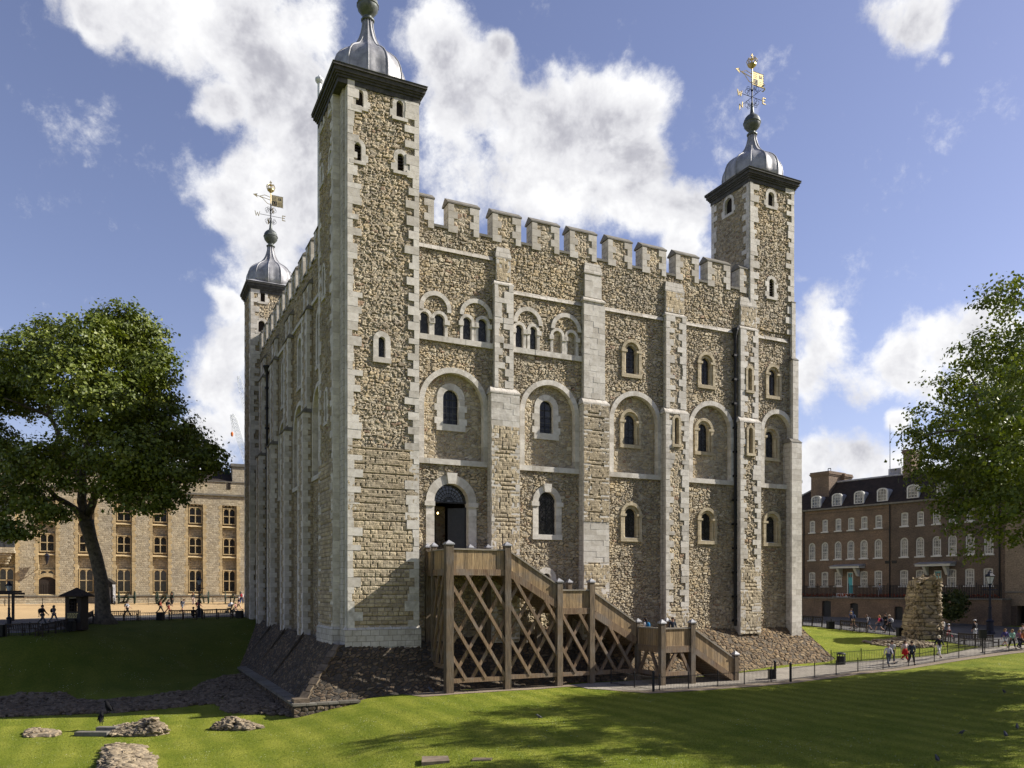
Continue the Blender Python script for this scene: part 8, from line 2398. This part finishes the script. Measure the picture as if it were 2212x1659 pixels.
    if cap:
        cm = cloth('cloth_' + '_'.join(str(int(c * 100)) for c in cap), cap)
        m = MB().mat(cm); m.lathe([(.118, .03), (.12, .07), (.10, .13), (.05, .16), (.01, .165)], (hc.x, hc.y - .005, hc.z - .0), 14); m.poly([tuple(hc + V(q)) for q in ((-.09, .06, .05), (.09, .06, .05), (.07, .19, .035), (-.07, .19, .035), (-.09, .06, .035), (.09, .06, .035), (.07, .19, .02), (-.07, .19, .02))], [(0, 1, 2, 3), (7, 6, 5, 4), (2, 6, 7, 3)]); m.build('cap', t, smooth=True)
    if pack:
        pm = cloth('cloth_' + '_'.join(str(int(c * 100)) for c in pack), pack)
        m = MB().mat(pm); c = J['ch']; m.tube([c + V((0, -.2, -.27)), c + V((0, -.215, -.22)), c + V((0, -.21, -.02)), c + V((0, -.18, .09)), c + V((0, -.17, .11))], [.07, .135, .145, .09, .02], 10)
        for sg in (-1, 1): m.tube([c + V((sg * .1, -.12, .12)), c + V((sg * .1, .02, .17)), c + V((sg * .11, .14, .03)), c + V((sg * .12, .08, -.16)), c + V((sg * .1, -.12, -.2))], .018, 5)
        m.build('backpack', t, smooth=True)
    return t
PI = math.pi
W_, B_, N_, J_ = (.72, .71, .70), (.012, .012, .015), (.03, .035, .07), (.07, .09, .14)
def pz(x, y): return zp(x, y)
G1 = 'visitors walking on the paved path and street'
person(pz(1040, 652), 1.66, PI * .95, 'person in a white and grey zip jacket and jeans, leftmost walker on the paved path', (.62, .60, .64), J_, 'walk', cap=(.45, .40, .33), group=G1)
person(pz(1072, 628), 1.76, PI * .9, 'man in a light grey t-shirt with a brown bag, just behind the white jacketed walker', (.42, .42, .42), N_, 'walk2', sleeves=False, group=G1)
person(pz(1185, 616), 1.66, PI * 1.1, 'woman in a pale top with a red coat round her waist', (.60, .50, .46), (.50, .02, .02), 'walk', hair='long', haircol=(.03, .02, .015), skirt=True, group=G1)
person(pz(1242, 640), 1.76, PI * .92, 'man in a dark blue denim jacket and black trousers on the path', (.05, .065, .09), B_, 'walk2', coat=True, pack=(.02, .02, .03), group=G1)
person(pz(1478, 578), 1.70, PI * 1.0, 'woman with white blonde hair, black cardigan and white trousers', (.02, .02, .03), (.74, .73, .72), 'walk', hair='bob', haircol=(.72, .66, .52), coat=True, group=G1)
person(pz(1790, 432), 1.76, 0.4, 'man in a dark jacket and pale cap standing behind the right hand bench', (.02, .02, .025), (.50, .50, .50), 'stand', cap=(.5, .5, .5), coat=True, group=G1)
person(pz(1564, 425), 1.40, PI * .4, 'child in a white top and sun hat with a red skirt', (.72, .62, .62), (.55, .03, .06), 'walk', cap=(.7, .66, .66), skirt=True, sleeves=False, group=G1)
person(pz(1507, 405), 1.66, PI * .6, 'person in a plain white shirt at the edge of the ruined pier', W_, B_, 'stand', group=G1)
person(pz(2048, 492), 1.5, PI * 1.05, 'girl in a purple hoodie and denim shorts', (.07, .06, .20), (.30, .32, .36), 'walk', hair='long', haircol=(.22, .13, .06), shorts=True, group=G1)
person(pz(2110, 502), 1.5, PI * .95, 'girl in a mint green jacket and dark leggings', (.33, .55, .46), B_, 'walk2', hair='long', haircol=(.30, .20, .10), coat=True, group=G1)
person(pz(2172, 505), 1.5, PI * 1.0, 'girl in a mauve top next to the mint jacket girl', (.33, .17, .26), N_, 'walk', hair='long', haircol=(.25, .15, .07), group=G1)
person(pz(2206, 512), 1.55, PI * 1.0, 'girl in an orange top cut by the right edge of the picture', (.45, .14, .06), N_, 'walk2', hair='long', haircol=(.12, .07, .04), group=G1)
person(pz(2200, 470), 1.68, PI * 1.0, 'adult in a pale pink shirt behind the girls at the right edge', (.60, .48, .46), N_, 'stand', group=G1)
person(pz(738, 335), 1.74, PI * .5, 'person leaning forward with a map, tan shorts and dark backpack, by the street bench', (.06, .07, .12), (.45, .34, .20), 'lean', shorts=True, pack=(.03, .05, .10), haircol=(.35, .25, .14), group=G1)
person(pz(722, 300), 1.72, PI * .6, 'person in blue standing just behind the one with the map', (.05, .09, .22), N_, 'stand', group=G1)
person(pz(868, 348), 1.62, PI * .5, 'person in a grey top and denim shorts striding left of the pink top', (.38, .38, .40), (.10, .14, .22), 'lean', hair='long', haircol=(.10, .06, .04), shorts=True, pack=(.03, .03, .05), group=G1)
person(pz(960, 360), 1.66, PI * .45, 'woman in a bright pink top carrying a dark backpack', (.75, .06, .14), (.07, .09, .16), 'walk', hair='long', haircol=(.30, .17, .08), shorts=True, sleeves=False, pack=(.03, .02, .05), group=G1)
person(pz(1015, 345), 1.72, PI * .5, 'person all in black walking behind the pink top', B_, B_, 'walk2', pack=(.02, .02, .02), group=G1)
person(pz(1050, 368), 1.74, PI * .5, 'person in dark blue with a white bag and pale cap walking towards the pier', N_, B_, 'walk', cap=(.5, .42, .32), pack=(.55, .56, .60), group=G1)
bp = BR.world(ra(842, 1400, TW), TW + .45)
person(bp, 1.72, PI * .9, 'person in a white shirt and striped trousers standing on the terrace', W_, (.42, .42, .46), 'stand', z=BRZ + zter + .03)
kw = lambda a, w_: K.world(a, w_)
pa_ = K.on(ZT(745, 700), -2.0)[0]
person(kw(pa_, -2.0), 1.68, PI * .3, 'woman in a white shirt with a blue backpack on the lower stair landing', W_, N_, 'stand', hair='long', haircol=(.02, .015, .012), pack=(.02, .16, .34), z=CAMZ + DECK3)
pa_ = K.on(ZT(1035, 700), -3.3)[0]
person(kw(pa_, -3.3), 1.76, PI * 1.05, 'man in a dark jacket leaning on the rail of the lower stair landing', (.03, .04, .055), B_, 'stand', z=CAMZ + DECK3, coat=True)
G2 = 'visitors on the parade ground and road beyond the bank'
def lz(x, y): return zlh(x, y)
person(lz(340, 1465), 1.80, -PI * .5, 'broad man in black with a round black backpack, at the left beside the benches', B_, (.06, .065, .07), 'walk', pack=B_, haircol=(.015, .012, .01), coat=True, group=G2)
person(lz(432, 1447), 1.66, -PI * .55, 'woman in a grey top and light trousers walking towards the kiosk', (.17, .16, .16), (.14, .15, .16), 'walk2', hair='bob', haircol=(.10, .08, .06), pack=B_, group=G2)
person(lz(1022, 1388), 1.72, -PI * .5, 'person in a white t-shirt swinging an arm, first walker right of the plane tree', (.50, .50, .52), B_, 'walk', sleeves=False, pack=B_, group=G2)
person(lz(1288, 1372), 1.70, -PI * .5, 'person in a red top with a dark backpack behind the bin', (.28, .06, .03), B_, 'walk2', pack=B_, haircol=(.1, .04, .02), group=G2)
person(lz(1352, 1368), 1.70, -PI * .5, 'person in a dark coat and red trousers following the red top', B_, (.22, .04, .03), 'walk', hair='long', pack=B_, group=G2)
person(lz(1462, 1364), 1.72, -PI * .5, 'person in grey blue shorts hunched under a dark backpack', (.14, .16, .20), (.12, .15, .20), 'lean', shorts=True, pack=N_, haircol=(.12, .08, .05), group=G2)
person(lz(1592, 1372), 1.72, -PI * .5, 'person in a dark red top behind the middle street lamp', (.14, .03, .03), B_, 'walk', pack=B_, group=G2)
bs_ = lz(1541, 1419); sb = thing  # seated on the fifth bench
bt = Vector((bs_[0], bs_[1])); person((bt.x, bt.y + .3), 1.74, 0, 'person in black sitting on the bench with back to the camera', B_, B_, 'sit', coat=True, z=Tz(*bs_) - .03, group=G2)
person(lz(1380, 1306), 1.74, PI * .9, 'person in a long dark coat standing before the second cannon', (.03, .04, .03), (.03, .03, .03), 'stand', coat=True, group=G2)
person(lz(1550, 1301), 1.68, PI * .1, 'person with big curly hair and a shoulder bag beyond the bench', (.05, .06, .07), (.55, .45, .40), 'stand', hair='long', haircol=(.20, .10, .05), group=G2)
person(lz(1917, 1352), 1.80, PI * .8, 'man in a navy t-shirt and pale shorts pushing the pushchair beside the keep', (.025, .03, .06), (.45, .38, .28), 'walk', shorts=True, sleeves=False, haircol=(.45, .42, .40), group=G2)
person(lz(1889, 1358), 1.15, PI * .5, 'small child in a pink top walking beside the pushchair', (.60, .22, .26), (.05, .05, .07), 'walk2', sleeves=False, group=G2)
person(lz(1938, 1296), 1.78, 0.1, 'person in a white shirt with a red backpack walking away beside the keep', W_, (.04, .07, .18), 'walk', pack=(.33, .02, .03), haircol=(.3, .25, .2), group=G2)
person((sp_[0] + .35, sp_[1] - 1.0), 1.80, PI * .95, 'guard in a dark uniform standing in front of the sentry box', (.02, .025, .05), (.02, .02, .03), 'stand', cap=(.02, .02, .03), coat=True)
# pushchair
pp_ = lz(1845, 1362); t = thing('pushchair', (pp_[0], pp_[1], Tz(*pp_) + .03), PI * .5, 'black pushchair with a pale cover beside the keep', 'pushchair')
for (x, y, r) in ((-.25, -.35, .15), (.25, -.35, .15), (-.22, .35, .1), (.22, .35, .1)):
    m = MB().mat('black_iron'); wheel(m, (x, y, r), r, (1, 0, 0), 6); m.build('wheel', t)
m = MB().mat('black_iron')
for x in (-.25, .25): m.tube([(x, -.35, .15), (x, 0, .5), (x, -.45, 1.05)], .018, 5); m.tube([(x, .35, .1), (x, 0, .5)], .018, 5)
m.tube([(-.25, -.45, 1.05), (.25, -.45, 1.05)], .02, 5); m.build('frame', t)
m = MB().mat('black_iron'); m.hull8([(-.22, -.1, .42), (.22, -.1, .42), (.22, .3, .48), (-.22, .3, .48), (-.22, -.1, .5), (.22, -.1, .5), (.22, .3, .56), (-.22, .3, .56)]); m.hull8([(-.22, -.15, .42), (.22, -.15, .42), (.22, -.08, .42), (-.22, -.08, .42), (-.22, -.35, .95), (.22, -.35, .95), (.22, -.28, .95), (-.22, -.28, .95)]); m.build('seat', t)
m = MB().mat('white_cloth'); m.tube([(0, -.33, .9), (0, -.2, .95), (0, .05, .85), (0, .2, .72)], [.2, .24, .2, .12], 10); m.build('canopy', t)
